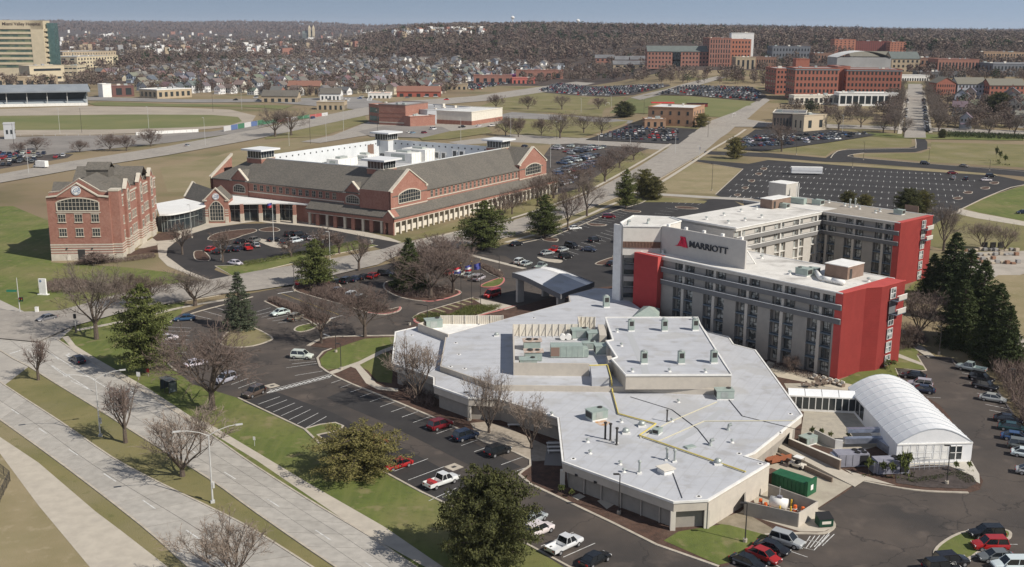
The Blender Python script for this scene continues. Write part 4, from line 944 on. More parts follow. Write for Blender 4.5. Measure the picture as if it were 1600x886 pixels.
b = HMB();b.prism([(p[0],hv(p[1])) for p in TP],16.6,TH-.1,0,1,bottom=True);b.prism([(52.3,-3.4),(56.2,.4),(57.6,.2),(62,-9),(55,-14),(50,-12)],0,16.7);part('tower_wall',b,[mat('tower_pale_concrete',(.58,.55,.50),.85,(.53,.5,.455),.7),hroof],hot)
b = HMB();pp = [(p[0],hv(p[1])) for p in TP];ribbon(b,pp+[pp[0]],.35,TH-.15,TH+.12);part('roof_edge',b,[white],hot)
b = HMB();ribbon(b,[(48.2+.05,hv(2.95-.0)),(54.3,hv(-3.06))],.14,18.35,19.75);part('louvre_band',b,[mat('brown_louvres',(.19,.115,.085),.8,(.13,.08,.06),3)],hot)
for k in range(26): t = (k+.5)/26;q = Vector((48.2,hv(2.9))).lerp(Vector((54.3,hv(-3.1))),t);b = MB((q.x,q.y,0));b.box(-.04,-.02,18.35,.04,.14,19.75);part('louvre_fin',b,[mat('brown_louvres',(.2,.12,.09))],hot)
b = HMB();b.box(55.8,hv(-1.9),0,58.2,hv(-1.4),TH-.2);part('fin_wall',b,[white],hot)
b = HMB();b.box(25.3,hv(3.2),HB-.2,49.0,hv(3.7),23.4);sgn = part('sign_board',b,[mat('sign_board_grey',(.46,.44,.41),.8,(.43,.41,.385),.8)],hot)
for k in range(5):
    uu = 27+k*5.0;s = HMB();s.tube((uu,hv(3.7),23.0),(uu,hv(9.5),HB),.16,.16,4);s.box(uu-.3,hv(3.7),HB,uu+.3,hv(4.3),23.9);link('brace',s.mesh('brace',[white]),sgn)
ink = mat('sign_letter_black',(.03,.035,.045),.5);inkr = mat('sign_letter_red',(.55,.02,.06),.5)
tm = text_mesh('MARRIOTT',1.95,.12,ink,bold=.02)
xs_ = [v_.co.x for v_ in tm.vertices];wtx = max(xs_)-min(xs_)
sx = 10.4/wtx
lt = link('lettering',tm,sgn,(35.0,hv(3.2)+.14,20.45));lt.rotation_euler = (math.pi/2,0,math.pi);lt.scale = (sx,1.0,1)
s = MB()
def strk(x0,z0,x1,z1,w): s.prism([(x0-w,z0),(x0+w,z0),(x1+w,z1),(x1-w,z1)],0,.25,bottom=True)
strk(-1.5,-1.3,-.2,.9,.38);strk(-.55,1.3,.45,-1.4,.42);strk(.35,1.3,1.35,-1.4,.42);strk(-.6,-1.3,.1,.4,.3);strk(-2.2,-1.35,-1.1,-1.0,.5)
em = link('emblem',s.mesh('emblem',[inkr]),sgn,(42.0,hv(3.2)+.02,20.75));em.rotation_euler = (math.pi/2,0,math.pi);em.scale = (.78,.85,1)
brownbox = mat('brown_plant_room',(.23,.16,.125),.85,(.19,.13,.1),.8)
def plantroom(px,py,du,dv,h,label,m_,name='plant_room'):
    x,y = P(px,py,HB);t = thing(name,label,'plant room',(x,y,HB),HT)
    b = MB();b.box(0,0,0,du,-dv,h);part('wall',b,[m_],t);b = MB();b.box(-.1,.1,h,du+.1,-dv-.1,h+.15);part('roof',b,[white],t)
    b = MB();b.box(-.04,-.8,.1,-.01,-1.7,2.1);part('door',b,[darkmetal],t)
    return t
plantroom(1323.5,437.5,5.2,6.2,2.6,'brown metal plant room with a white lid on the front wing roof',brownbox)
plantroom(1206,327,4,9,2.6,'brown plant room on the connecting wing roof',brownbox)
plantroom(1227,316,6,6,5.2,'tall grey lift house at the rear of the hotel',hpanel,'lift_house')
x,y = P(1245,316,HB);t = thing('ladder_cage','white caged ladder on the side of the grey lift house','ladder',(x,y,HB),HT)
b = MB()
for k in range(12): b.box(-.3,-.05,.3+k*.4,.3,.05,.36+k*.4)
part('rung',b,[white],t);b = MB();b.box(-.4,-.1,0,-.3,.1,5.6);b.box(.3,-.1,0,.4,.1,5.6);part('side_rail',b,[white],t)
def roofthing(kind,px,py,l,rz=0,s=1.0,g=None): return roof_item(kind,px,py,HB+.01,l,HT+rz,s,g)
roofthing('rtu',1256,430,'dark boxy cooling unit beside the white curved duct',0,.9)
roofthing('rtu',1271,427,'second cooling unit joined to the curved duct',.2,.7)
du = MB();pts = [(1275,425),(1282,434),(1300,438),(1319,442)];q = [Vector((*P(a,c,HB+.6),HB+.6)) for a,c in pts]
for a,c in zip(q,q[1:]): du.tube(a,c,.5,.5,8)
link('curved_duct',du.mesh('curved_duct',[white],True),label='white curved air duct lying on the front wing roof',category='duct')
for (x,y,l) in [(1287,440,'in front of the curved duct'),(1234,429,'at the left of the cooling units'),(1357,440,'near the red end of the front wing'),(1110,383+23,'behind the front parapet by the sign'),(1036,396,'near the top of the red panel'),(1190,404,'right of the name sign')]: roofthing('vent',x,y,'white vent cap on the front wing roof '+l)
for (x,y,l) in [(1104,343,'nearest the name sign'),(1131,337,'second from the name sign'),(1158,331,'third from the name sign'),(1182,327,'by the brown plant room'),(1138,349,'near the lit parapet, left'),(1164,345,'near the lit parapet, middle'),(1190,340,'near the lit parapet, right')]: roofthing('vent',x,y,'vent cap on the connecting wing roof '+l)
roofthing('chiller',1247,318,'long grey air handler beside the lift house',.1,.8);roofthing('rtu',1278,320,'pale green unit at the elbow of the two rear wings',0,.9);roofthing('rtu',1225,325,'dark unit on the connecting wing roof',0,.8)
for (x,y,l,k) in [(1328,324,'left one of the tall pair','stack'),(1336,323,'right one of the tall pair','stack'),(1343,327,'small one right of the tall pair','vent'),(1295,317,'alone near the elbow','vent'),(1368,333,'left of two low caps','vent'),(1375,331,'right of two low caps','vent'),(1320,322,'left of the tall pair','vent')]: roofthing(k,x,y,'white vent on the rear wing roof, '+l)
roofthing('rtu',1405,335,'white ducted unit near the rear red wall',0,.8);b = MB();b.box(-2,-.1,0,2,.1,1.8)
x,y = P(1424,331,HB);link('screen_panel',b.mesh('screen_panel',[brownbox]),loc=(x,y,HB),rz=HT,label='dark brown screen panel standing on the rear wing roof',category='screen')
roof_item('pipe_elbow',981,352,TH,'ringed white vent on the tower roof, left',0,1.1);roof_item('pipe_elbow',1012,349,TH,'ringed white vent on the tower roof, right',0,1.0)
# ------------------------------------------------------------------ entrance canopy (curved roof on piers)
def canopy():
    A0 = Vector(P(800,430,6.8));B0 = Vector(P(876,462,5.2));C0 = Vector(P(929,443,5.2));D0 = Vector(P(855,417,7.2))
    o = (A0+B0+C0+D0)/4;t = thing('entrance_canopy','dark wave-roofed drive-under canopy at the hotel entrance','canopy',(o.x,o.y,0))
    b = MB();n = 14;th = 1.0
    def pt(s_,w_):
        p = (A0.lerp(B0,s_)).lerp(D0.lerp(C0,s_),w_)-o;z = 7.2-1.9*sm(s_*.95)+.5*math.sin(s_*3.1)*.6
        return p,z
    for k in range(n):
        s0,s1 = k/n,(k+1)/n
        (a,za),(c,zc) = pt(s0,0),pt(s1,0);(d,zd),(e,ze) = pt(s0,1),pt(s1,1)
        b.face([(a.x,a.y,za),(c.x,c.y,zc),(e.x,e.y,ze),(d.x,d.y,zd)],0)
        b.face([(a.x,a.y,za-th),(d.x,d.y,zd-th),(e.x,e.y,ze-th),(c.x,c.y,zc-th)],1)
        b.face([(a.x,a.y,za-th),(c.x,c.y,zc-th),(c.x,c.y,zc+.25),(a.x,a.y,za+.25)],1);b.face([(d.x,d.y,zd-th),(d.x,d.y,zd+.25),(e.x,e.y,ze+.25),(c.x*0+e.x,e.y,ze-th)],1)
    for s_ in (0,1):
        (a,za),(d,zd) = pt(s_,0),pt(s_,1);b.face([(a.x,a.y,za-th),(a.x,a.y,za+.25),(d.x,d.y,zd+.25),(d.x,d.y,zd-th)],1)
    part('roof',b,[membrane,mat('canopy_dark_fascia',(.15,.15,.155),.6)],t)
    up = MB()
    for k in range(n):
        for wz,w2 in ((.12,.2),(.8,.88)):
            (a,za),(c,zc) = pt(k/n,wz),pt((k+1)/n,wz);(d,_),(e,_) = pt(k/n,w2),pt((k+1)/n,w2)
            if wz > .5: up.face([(a.x,a.y,za),(c.x,c.y,zc),(e.x,e.y,zc+.35),(d.x,d.y,za+.35)])
    part('roof_lip',up,[white],t)
    for (s_,w_) in ((.08,.12),(.93,.1),(.08,.85),(.93,.9)):
        p,z = pt(s_,w_);b = MB((p.x,p.y,0),.5);b.box(-.9,-.45,0,.9,.45,z-th);part('pier',b,[hpanel],t)
canopy()
# ------------------------------------------------------------------ white event tent,its glazed walkway,plant
tentw = mat('white_tent_fabric',(.74,.745,.75),.45,(.68,.69,.70),.6);tenta = mat('tent_seam',(.42,.45,.48),.6);alum = mat('aluminium',(.5,.52,.55),.4,metal=.5)
FL = Vector(P(1402,694,3.4));FR = Vector(P(1520,691,3.4));BL = Vector(P(1325,606,3.4));fd = (FR-FL);TW = fd.length;fang = math.atan2(fd.y,fd.x)
TLn = (BL-FL).length;dv_ = (BL-FL).normalized();fx = fd.normalized()
skew = dv_.dot(fx)
tent = thing('event_tent','large white arched event tent with ribbed fabric roof','tent',(FL.x,FL.y,0))
def tp(u,v,z): p = fx*u+dv_*v;return (p.x,p.y,z)
NB = 11;NA = 10
def arch(t): return 3.4+3.0*math.sin(math.pi*(.06+.88*t))-3.0*math.sin(math.pi*.06)
b = MB();b.face([tp(0,0,.6),tp(0,TLn,.6),tp(0,TLn,3.4),tp(0,0,3.4)]);b.face([tp(TW,0,.6),tp(TW,0,3.4),tp(TW,TLn,3.4),tp(TW,TLn,.6)]);b.face([tp(TW,TLn,.6),tp(TW,TLn,3.4),tp(0,TLn,3.4),tp(0,TLn,.6)])
b.prism([tp(0,0,0)[:2],tp(TW,0,0)[:2],tp(TW,TLn,0)[:2],tp(0,TLn,0)[:2]],.1,.6);part('wall',b,[tentw],tent)
for k in range(NB):
    b = MB();v0_,v1_ = TLn*k/NB+.06,TLn*(k+1)/NB-.06
    for j in range(NA):
        a,c = j/NA,(j+1)/NA;b.face([tp(TW*a,v0_,arch(a)),tp(TW*c,v0_,arch(c)),tp(TW*c,v1_,arch(c)),tp(TW*a,v1_,arch(a))])
    part('roof_panel',b,[tentw],tent,True)
for k in range(NB+1):
    b = MB();vv = TLn*k/NB
    for j in range(NA):
        a,c = j/NA,(j+1)/NA;b.tube(tp(TW*a,vv,arch(a)+.01),tp(TW*c,vv,arch(c)+.01),.09,.09,4,caps=False)
    part('roof_rib',b,[tenta],tent)
g_ = MB()
for j in range(NA):
    a,c = j/NA,(j+1)/NA
    for vv,dr in ((0,1),):
        q = [tp(TW*a,vv,3.4),tp(TW*c,vv,3.4),tp(TW*c,vv,arch(c)),tp(TW*a,vv,arch(a))];g_.face(q if dr == 1 else q[::-1])
part('gable_panel',g_,[tentw],tent)
b = MB();b.box(0,-.12,3.2,TW,.02,3.45);
bb_ = MB((0,0,0),fang);bb_.box(0,-.14,3.22,TW,.02,3.44);part('eave_beam',bb_,[white],tent)
def fe(b,u0,z0,u1,z1,y0,y1): b.box(u0,y0,z0,u1,y1,z1)
bb_ = MB((0,0,0),fang);bb_.box(0,-.02,.6,TW,.1,3.3);part('wall',bb_,[tentw],tent)
for k in range(6):
    for r in range(2):
        x0 = .9+k*1.28;z0 = .75+r*1.25;bb_ = MB((0,0,0),fang)
        for q in ((x0,z0,x0+1.1,z0+.07),(x0,z0+1.05,x0+1.1,z0+1.12),(x0,z0,x0+.07,z0+1.12),(x0+1.03,z0,x0+1.1,z0+1.12)): bb_.box(q[0],-.07,q[1],q[2],-.02,q[3])
        bb_.box(x0+.12,-.04,z0+.1,x0+.98,-.022,z0+1.0);part('wall_panel',bb_,[white],tent)
for k in range(2):
    bb_ = MB((0,0,0),fang);x0 = TW-3.7+k*1.05
    for q in ((x0,.65,x0+.08,2.9),(x0+.97,.65,x0+1.05,2.9),(x0,2.82,x0+1.05,2.9),(x0,1.7,x0+1.05,1.78)): bb_.box(q[0],-.1,q[1],q[2],-.02,q[3])
    dd = part('door',bb_,[white],tent);bb_ = MB((0,0,0),fang);bb_.box(x0+.08,-.05,.65,x0+.97,-.024,2.82);link('pane',bb_.mesh('pane',[glass]),dd)
for k in range(4):  # glazed side next to the walkway
    v0_ = TLn-2.6-k*2.4;b = MB();b.face([tp(-.03,v0_,.7),tp(-.03,v0_+2.1,.7),tp(-.03,v0_+2.1,3.1),tp(-.03,v0_,3.1)]);part('side_glazing',b,[glass],tent)
w0 = Vector(P(1232,618,2.9));w1 = Vector(P(1338,623,2.9));wd = w1-w0;WL = wd.length;wa = math.atan2(wd.y,wd.x)
wk_ = thing('glazed_walkway','white fabric roofed walkway with tall glass panes joining the tent','walkway',(w0.x,w0.y,0),wa)
nbay = 4
for k in range(nbay):
    b = MB();x0,x1 = WL*k/nbay+.05,WL*(k+1)/nbay-.05
    for j in range(4):
        t0,t1 = j/4,(j+1)/4;z = lambda t: 2.9+.9*math.sin(math.pi*t);b.face([(x0,3.2*t0,z(t0)),(x1,3.2*t0,z(t0)),(x1,3.2*t1,z(t1)),(x0,3.2*t1,z(t1))])
    part('roof_panel',b,[tentw],wk_)
b = MB();b.box(0,0,.1,WL,3.2,.5);part('floor',b,[white],wk_);b = MB();b.box(0,3.1,.5,WL,3.2,2.9);part('wall',b,[white],wk_)
b = MB();b.box(0,-.06,2.75,WL,.08,2.98);part('eave_beam',b,[white],wk_)
for k in range(10): x0 = WL*(.12+.88*k/9)-.05;b = MB();b.box(x0-.07,-.05,.5,x0+.07,.07,2.8);part('post',b,[white],wk_)
for k in range(9): x0 = WL*(.12+.88*k/9);b = MB();b.box(x0+.05,0,.55,x0+WL*.0978-.1,.03,2.72);part('pane',b,[glass],wk_)
silver = mat('silver_duct',(.42,.46,.55),.3,(.32,.36,.44),1.5,metal=.7)
dk = thing('duct_run','shiny silver insulated duct running along the tent side','duct',(*P(1318,700),0))
ox,oy = P(1318,700)
def dbox(a,c,w_,z0,z1):
    p,q = Vector(P(*a))-Vector((ox,oy)),Vector(P(*c))-Vector((ox,oy));b = MB();ribbon(b,[p,q],w_,z0,z1);part('duct_section',b,[silver],dk)
dbox((1318,700),(1360,699),1.0,.9,1.8);dbox((1360,699),(1392,698),1.0,.9,1.8);dbox((1322,693),(1385,692),.9,2.0,2.7);dbox((1374,700),(1392,712),1.1,.3,1.6)
steel = mat('grey_unit_steel',(.27,.27,.31),.5,(.22,.22,.26),1)
def hvac(px,py,rz,l,s_):
    t = thing('cooling_unit',l,'air conditioner',(*P(px,py),.1),rz)
    b = MB();b.box(-3*s_,-1.2,.15,3*s_,1.2,2.2);part('cabinet',b,[steel],t)
    for k in range(4): b = MB();b.lathe((1.0*s_+(k % 2)*1.1,-.5+(k//2)*1.1,0),[(.45,2.2),(.45,2.35),(.4,2.36),(.1,2.3)],10);part('fan_guard',b,[blackm],t)
    b = MB();b.box(1.2*s_,-1.24,.4,2.8*s_,-1.2,2.0);part('coil_panel',b,[blackm],t)
    for k in range(3): b = MB();b.box(-2.8*s_+k*1.3*s_,-1.235,.3,-2.75*s_+k*1.3*s_,-1.2,2.1);part('panel_seam',b,[darkmetal],t)
    b = MB();b.box(-3.6*s_,-.9,.2,-3*s_,.9,1.9);part('intake',b,[silver],t)
hvac(1328,727,.1,'grey cooling unit with roof fans, left of the row of small conifers',.85);hvac(1390,738,.1,'grey cooling unit behind the small conifers at the tent corner',.85)
def wallrun(px,h,w_,m_,label,name='retaining_wall',cap=None):
    pts = [P(*p) for p in px];o = pts[0];t = thing(name,label,'wall',(o[0],o[1],0))
    for a,c in zip(pts,pts[1:]): b = MB();ribbon(b,rel([a,c],o),w_,.1,h);part('wall_section',b,[m_],t)
    if cap:
        for a,c in zip(pts,pts[1:]): b = MB();ribbon(b,rel([a,c],o),w_+.12,h,h+.08);part('coping',b,[cap],t)
    return t
brownwall = mat('brown_stucco',(.20,.155,.125),.9,(.17,.13,.10),.8)
wallrun([(1232,703),(1312,738)],2.0,.3,brownwall,'brown retaining wall with pale coping above the ramp',cap=offwhite)
wallrun([(1236,686),(1234,703)],2.0,.3,brownwall,'short return wall beside the roof corner chiller',cap=offwhite)
wallrun([(1272,686),(1304,702)],1.7,.25,hpanel,'grey screen wall between courtyard and plant yard')
wallrun([(1304,702),(1316,703)],1.7,.25,white,'short white wall panel joining the grey screen wall')
wallrun([(1213,716),(1300,755)],.9,.25,brownwall,'low brown wall on the dock side of the ramp')
x = roof_item('rtu',1262,693,.12,'pale green chiller on a stand in the corner yard by the roof edge',.6,.8)
rm = MB();a = [P(1212,705),P(1335,762),P(1350,752),P(1222,699)];rm.prism(a,.1,[.9,.2,.2,.9]);link('access_ramp',rm.mesh('access_ramp',[walk]),kind='structure')
be = thing('bin_enclosure','taupe walled service enclosure around a white tank','enclosure',(*P(1159,800),0));o_ = P(1159,800)
for a,c in [((1163,806),(1246,825)),((1246,825),(1276,806)),((1276,806),(1200,778)),((1163,806),(1163,790))]:
    b = MB();ribbon(b,rel([P(*a),P(*c)],o_),.2,.1,2.2);part('wall_section',b,[taupe if a[0] != 1246 else creamwall],be)
t = thing('fuel_tank','white horizontal fuel tank inside the bin enclosure','tank',(*P(1216,797),.1),-.5);t.scale = (.82,.82,.82)
b = MB();b.tube((-1.5,0,1.3),(1.5,0,1.3),.95,.95,16);part('tank_body',b,[white],t,True);b = MB();b.box(-1.1,-.7,0,-.8,.7,.8);part('saddle',b,[polem],t);b = MB();b.box(.8,-.7,0,1.1,.7,.8);part('saddle',b,[polem],t);b = MB();b.box(-.3,-.3,2.2,.5,.3,2.6);part('hatch',b,[steel],t);b = MB();b.tube((0,.3,2.2),(0,.3,4.2),.07,.07,5);part('vent_pipe',b,[polem],t)
orange = mat('safety_orange',(.65,.13,.03),.6);yell = mat('bollard_yellow',(.65,.42,.04),.6)
for (x,y,l) in [(1188,787,'left of the white tank'),(1196,793,'near the tank end'),(1242,797,'tallest, right of the tank'),(1254,800,'by the far enclosure wall'),(1202,800,'at the front wall')]:
    t = thing('traffic_drum','orange traffic barrel '+l,'barrel',(*P(x,y+3),.1));b = MB();b.lathe((0,0,0),[(.3,0),(.28,.5),(.25,.95),(.1,1.0)],8);part('barrel_body',b,[orange],t);b = MB();b.lathe((0,0,0),[(.3,.35),(.295,.5)],8);part('reflective_band',b,[white],t)
for (x,y,l) in [(1218,802,'in front of the tank'),(1236,792,'right of the tank'),(1235,803,'at the enclosure front corner')]:
    b = MB();b.lathe((0,0,0),[(.13,0),(.13,1.2),(.05,1.28)],8);link('bollard',b.mesh('bollard',[yell]),loc=(*P(x,y+2),.1),label='yellow steel bollard '+l,category='bollard')
green = mat('green_steel_paint',(.02,.11,.05),.5,(.015,.085,.04),1.2);dgreen = mat('dark_green_paint',(.012,.05,.03),.5)
p0,p1 = Vector(P(1205,760)),Vector(P(1258,778));an = math.atan2((p1-p0).y,(p1-p0).x);L = (p1-p0).length
t = thing('waste_compactor','long green steel waste container beside the loading dock','container',(p0.x,p0.y,.12),an)
b = MB();b.prism([(0,0),(L,0),(L,2.4),(0,2.4)],.2,2.1);part('body',b,[green],t)
for k in range(8): b = MB();b.box(.5+k*L/8.3,-.08,.25,.62+k*L/8.3,-.005,2.05);part('rib',b,[green],t)
b = MB();b.box(L,-.1,.15,L+.35,2.5,2.5);part('door',b,[green],t);b = MB();b.box(-1.6,.1,.2,-.02,2.3,1.7);part('ram_housing',b,[mat('rusty_brown_steel',(.12,.07,.05),.8)],t);b = MB();b.box(L+.352,.8,.9,L+.37,1.5,1.7);part('notice',b,[white],t)
t = thing('dumpster','dark green dumpster with a pale label at the enclosure end','dumpster',(*P(1287,822),.12),.15)
b = MB();b.prism([(-1.0,-.8),(1.0,-.8),(1.0,.8),(-1.0,.8)],.15,[1.2,1.2,1.6,1.6]);part('body',b,[dgreen],t);b = MB();b.box(-.65,-.83,.55,.65,-.805,.95);part('notice',b,[offwhite],t);b = MB();b.face([(-1.05,-.85,1.25),(1.05,-.85,1.25),(1.05,.85,1.68),(-1.05,.85,1.68)]);part('lid',b,[blackm],t)
t = thing('utility_cart','small utility cart with white canopy parked at the dock','cart',(*P(1246,732),.12),an)
b = MB();b.box(-1.3,-.6,.35,1.2,.6,.8);part('body',b,[offwhite],t);b = MB();b.box(-.6,-.6,1.8,.8,.6,1.88);part('canopy',b,[white],t)
for u in (-.55,.75):
    for v_ in (-.55,.55): b = MB();b.tube((u,v_,.8),(u,v_,1.8),.03,.03,4);part('post',b,[darkmetal],t)
for u in (-.85,.8):
    for v_ in (-.6,.6): b = MB();b.tube((u,v_-.08,.28),(u,v_+.08,.28),.28,.28,10);part('wheel',b,[blackm],t)
b = MB();b.box(-.3,-.5,.8,.3,.5,1.2);part('seat',b,[blackm],t)
t = thing('rusty_trailer','rusty orange open trailer under the dock roof edge','trailer',(*P(1214,722),.12),.5);b = MB();b.box(-2,-1,.4,2,1,.6);part('bed',b,[mat('rust_red_steel',(.28,.10,.05),.8)],t);b = MB();b.box(-2,-1.05,.6,2,-1,1.3);part('side',b,[MATS['rust_red_steel']],t);b = MB();b.tube((0,-1.1,.3),(0,1.1,.3),.3,.3,10);part('wheel',b,[blackm],t)
for k,(x,y) in enumerate([(1271,594),(1285,597),(1295,600),(1305,602),(1314,605)]):
    t = thing('lounge_chair','beige cushioned patio chair below the hotel wall, '+['leftmost of the five','second from the left','middle one of the five','second from the right','next to the red wall'][k],'chair',(*P(x,y),.13),R_(-60),'patio chairs along the hotel foot')
    b = MB();b.box(-.45,-.4,.3,.45,.4,.5);part('seat',b,[offwhite],t);b = MB();b.box(-.45,.3,.5,.45,.5,1.05);part('backrest',b,[offwhite],t)
    for s_ in (-1,1): b = MB();b.box(s_*.45,-.4,0,s_*.55,.5,.7);part('armrest',b,[brownwall],t)
for k,(x,y) in enumerate([(1262,606),(1278,604),(1288,602)]):
    t = thing('patio_table','brown low patio table on the terrace, '+['left one','middle one','right one'][k],'table',(*P(x,y),.13));b = MB();b.lathe((0,0,0),[(.7,.5),(.7,.58)],12);part('table_top',b,[brownwall],t);b = MB();b.tube((0,0,0),(0,0,.5),.1,.1,6);part('leg',b,[darkmetal],t)
    for q in range(4): b = MB((math.cos(q*1.57)*1.1,math.sin(q*1.57)*1.1,0));b.box(-.2,-.2,.4,.2,.2,.46);b.box(-.2,.15,.46,.2,.2,.85);part('stool',b,[brownwall],t)
rl = thing('ramp_railing','thin metal railing along the tent entrance ramp','railing',(*P(1405,730),.1));o_ = P(1405,730)
for yy in (0,6,11):
    q = rel([P(1405,727+yy),P(1490,722+yy)],o_);b = MB()
    for z in (.55,1.0): b.tube((*q[0],z),(*q[1],z),.035,.035,4)
    part('handrail',b,[alum],rl)
    for k in range(12): p = Vector(q[0]).lerp(Vector(q[1]),k/11);b = MB();b.tube((p.x,p.y,0),(p.x,p.y,1.0),.03,.03,4);part('post',b,[alum],rl)
# ================================================================== BRICK OFFICES (left)
BO = P(81.4,407.5);BT = R_(4.0)
bk = thing('brick_office_tower','four storey red brick office block with stone bands and an arched top window','office building',(BO[0],BO[1],0),BT)
Wd,Dp,EH = 17.6,46.0,18.6
b = MB()
b.prism([(0,0),(Wd,0),(Wd,5),(Wd+1.5,5),(Wd+1.5,Dp),(-1.2,Dp),(-1.2,5),(0,5)],0,EH)
b.face([(0,-.01,EH),(Wd,-.01,EH),(Wd-3.2,-.01,EH+.5),(Wd/2,-.01,EH+4.2),(3.2,-.01,EH+.5)])
b.box(Wd-.2,.6,0,Wd+2.6,3.6,20.6)
part('brick_wall',b,[brick],bk)
b = MB();pr = [(0,EH+.3),(3.0,EH+.6),(Wd/2,EH+4.3),(Wd-3.0,EH+.6),(Wd,EH+.3)]
for (a,za),(c,zc) in zip(pr,pr[1:]):
    for y0,y1,zz in ((-.25,.5,0),(2.4,3.0,.9)):
        i = [b.V(a,y0,za+zz),b.V(c,y0,zc+zz),b.V(c,y1,zc+zz),b.V(a,y1,za+zz)];b.F(i);j = [b.V(a,y0,za-.4+zz),b.V(c,y0,zc-.4+zz)];b.F((j[0],j[1],i[1],i[0]))
part('coping',b,[stone],bk)
b = MB()
for (a,za),(c,zc) in zip(pr,pr[1:]):
    b.face([(a,.5,EH-1),(c,.5,EH-1),(c,.5,zc),(a,.5,za)]);b.face([(a,2.4,EH-1),(c,2.4,EH-1),(c,2.4,zc+.8),(a,2.4,za+.8)]);b.face([(a,0,EH-1),(c,0,EH-1),(c,0,zc),(a,0,za)])
part('gable_wall',b,[brick],bk)
b = MB();b.gable(0,3,Wd,Dp-6,EH,EH+4.6,.2,along='v');b.gable(-1.2,26,Wd+1.5,40,EH,EH+4.8,.1,along='u');b.gable(-1.2,8,Wd+1.5,14,EH,EH+3.0,.1,along='u')
part('shingle_roof',b,[shingle],bk)
b = MB();b.box(5.5,20,EH+3,12,26,EH+5.6);b.gable(5.5,20,12,26,EH+5.6,EH+7.4,.3,along='u');part('roof_cupola',b,[shingle],bk)
for (v0,v1,h) in ((9,13.5,22.2),(23,28,22.0),(36,40,22.0)):
    b = MB();b.box(Wd+1.4,v0,0,Wd+2.3,v1,EH);part('bay_wall',b,[brick],bk)
    b = MB();c = (v0+v1)/2;X = Wd+2.3
    for xx in (X,X-.9): b.face([(xx,v0,EH-.01),(xx,v1,EH-.01),(xx,v1,EH+1),(xx,c,h),(xx,v0,EH+1)])
    b.face([(X,v0,EH+1),(X,c,h),(X-.9,c,h),(X-.9,v0,EH+1)]);b.face([(X,c,h),(X,v1,EH+1),(X-.9,v1,EH+1),(X-.9,c,h)]);b.face([(X-.9,v0,EH),(X,v0,EH),(X,v0,EH+1),(X-.9,v0,EH+1)])
    b.gable(Wd/2,v0+.2,X-.9,v1-.2,EH+.4,h-.4,.0,m=1,along='u')
    part('bay_gable',b,[brick,shingle],bk)
    b = MB()
    for (a,za,d,zd) in ((v0-.15,EH+1,c,h+.15),(c,h+.15,v1+.15,EH+1)):
        b.face([(X-1,a,za+.1),(X+.2,a,za+.1),(X+.2,d,zd+.1),(X-1,d,zd+.1)]);b.face([(X+.2,a,za-.3),(X+.2,d,zd-.3),(X+.2,d,zd+.1),(X+.2,a,za+.1)])
    part('coping',b,[stone],bk)
    win(bk,X,c,EH-2.4,math.pi/2,2.0,3.0,arch=True,cols=3,rows=2)
    for z in (5.2,9.6,13.4): win(bk,X,c,z,math.pi/2,1.9,2.2,cols=2,rows=2)
for v0 in (15.2,17.6,20.0,30,32.4,34.4,6.8,41.5,44):
    for z,h in ((5.2,2.2),(9.6,2.2),(13.4+1.6,2.0)): win(bk,Wd+1.5,v0+.6,z,math.pi/2,1.5,h,cols=2,rows=2)
for v0 in [6.5+2.2*k for k in range(17)]:
    if not any(abs(v0-c) < 1.2 for c in (9,13.5,23,28,36,40)):
        xx = Wd+2.3 if any(a < v0 < c for a,c in ((9,13.5),(23,28),(36,40))) else Wd+1.5
        win(bk,xx,v0,1.2,math.pi/2,1.0,2.6,cols=1,rows=2,surround=False)
for z,h in ((0.0,2.0),(2.35,.35),(3.1,.35),(3.85,.35),(4.5,.4)):
    b = MB();b.box(-.06,-.06,z,Wd+.04,4,z+h);b.box(Wd-.2,.5,z,Wd+2.66,3.7,z+h);b.box(Wd+.5,5.0,z,Wd+1.56,Dp,z+h)
    for (v0,v1) in ((9,13.5),(23,28),(36,40)): b.box(Wd+1.4,v0-.06,z,Wd+2.36,v1+.06,z+h)
    part('stone_band',b,[stone],bk)
b = MB();b.box(2.4,-.15,14.05-.0,Wd-2.6,.02,14.3);part('stone_band',b,[stone],bk)
b = MB();b.box(Wd+.9,5.1,EH-.9,Wd+1.7,Dp,EH-.4);b.box(Wd-.25,.5,20.2,Wd+2.7,3.7,20.75);part('cornice',b,[stone],bk)
win(bk,Wd/2-.1,0,14.75,0,11.6,3.5,arch=True,cols=11,rows=3)
for z in (7.2,11.4):
    for u in (3.9,8.6,13.3): win(bk,u,0,z,0,2.1,2.2,cols=3,rows=2)
for z in (5.2,9.6,13.4): win(bk,Wd+.0+.01,4.4,z,math.pi/2,1.1,2.2,cols=2,rows=2)
b = MB();b.box(7.6,-.12,0,9.6,.02,3.3);part('door',b,[darkmetal],bk)
for u in (4.4,11.6): b = MB();b.box(u,-.3,3.4,u+.35,.02,3.8);part('wall_light',b,[darkmetal],bk)
b = MB();b.box(4.4,-.1,.1,5.4,.02,1.6);part('vent_panel',b,[offwhite],bk)
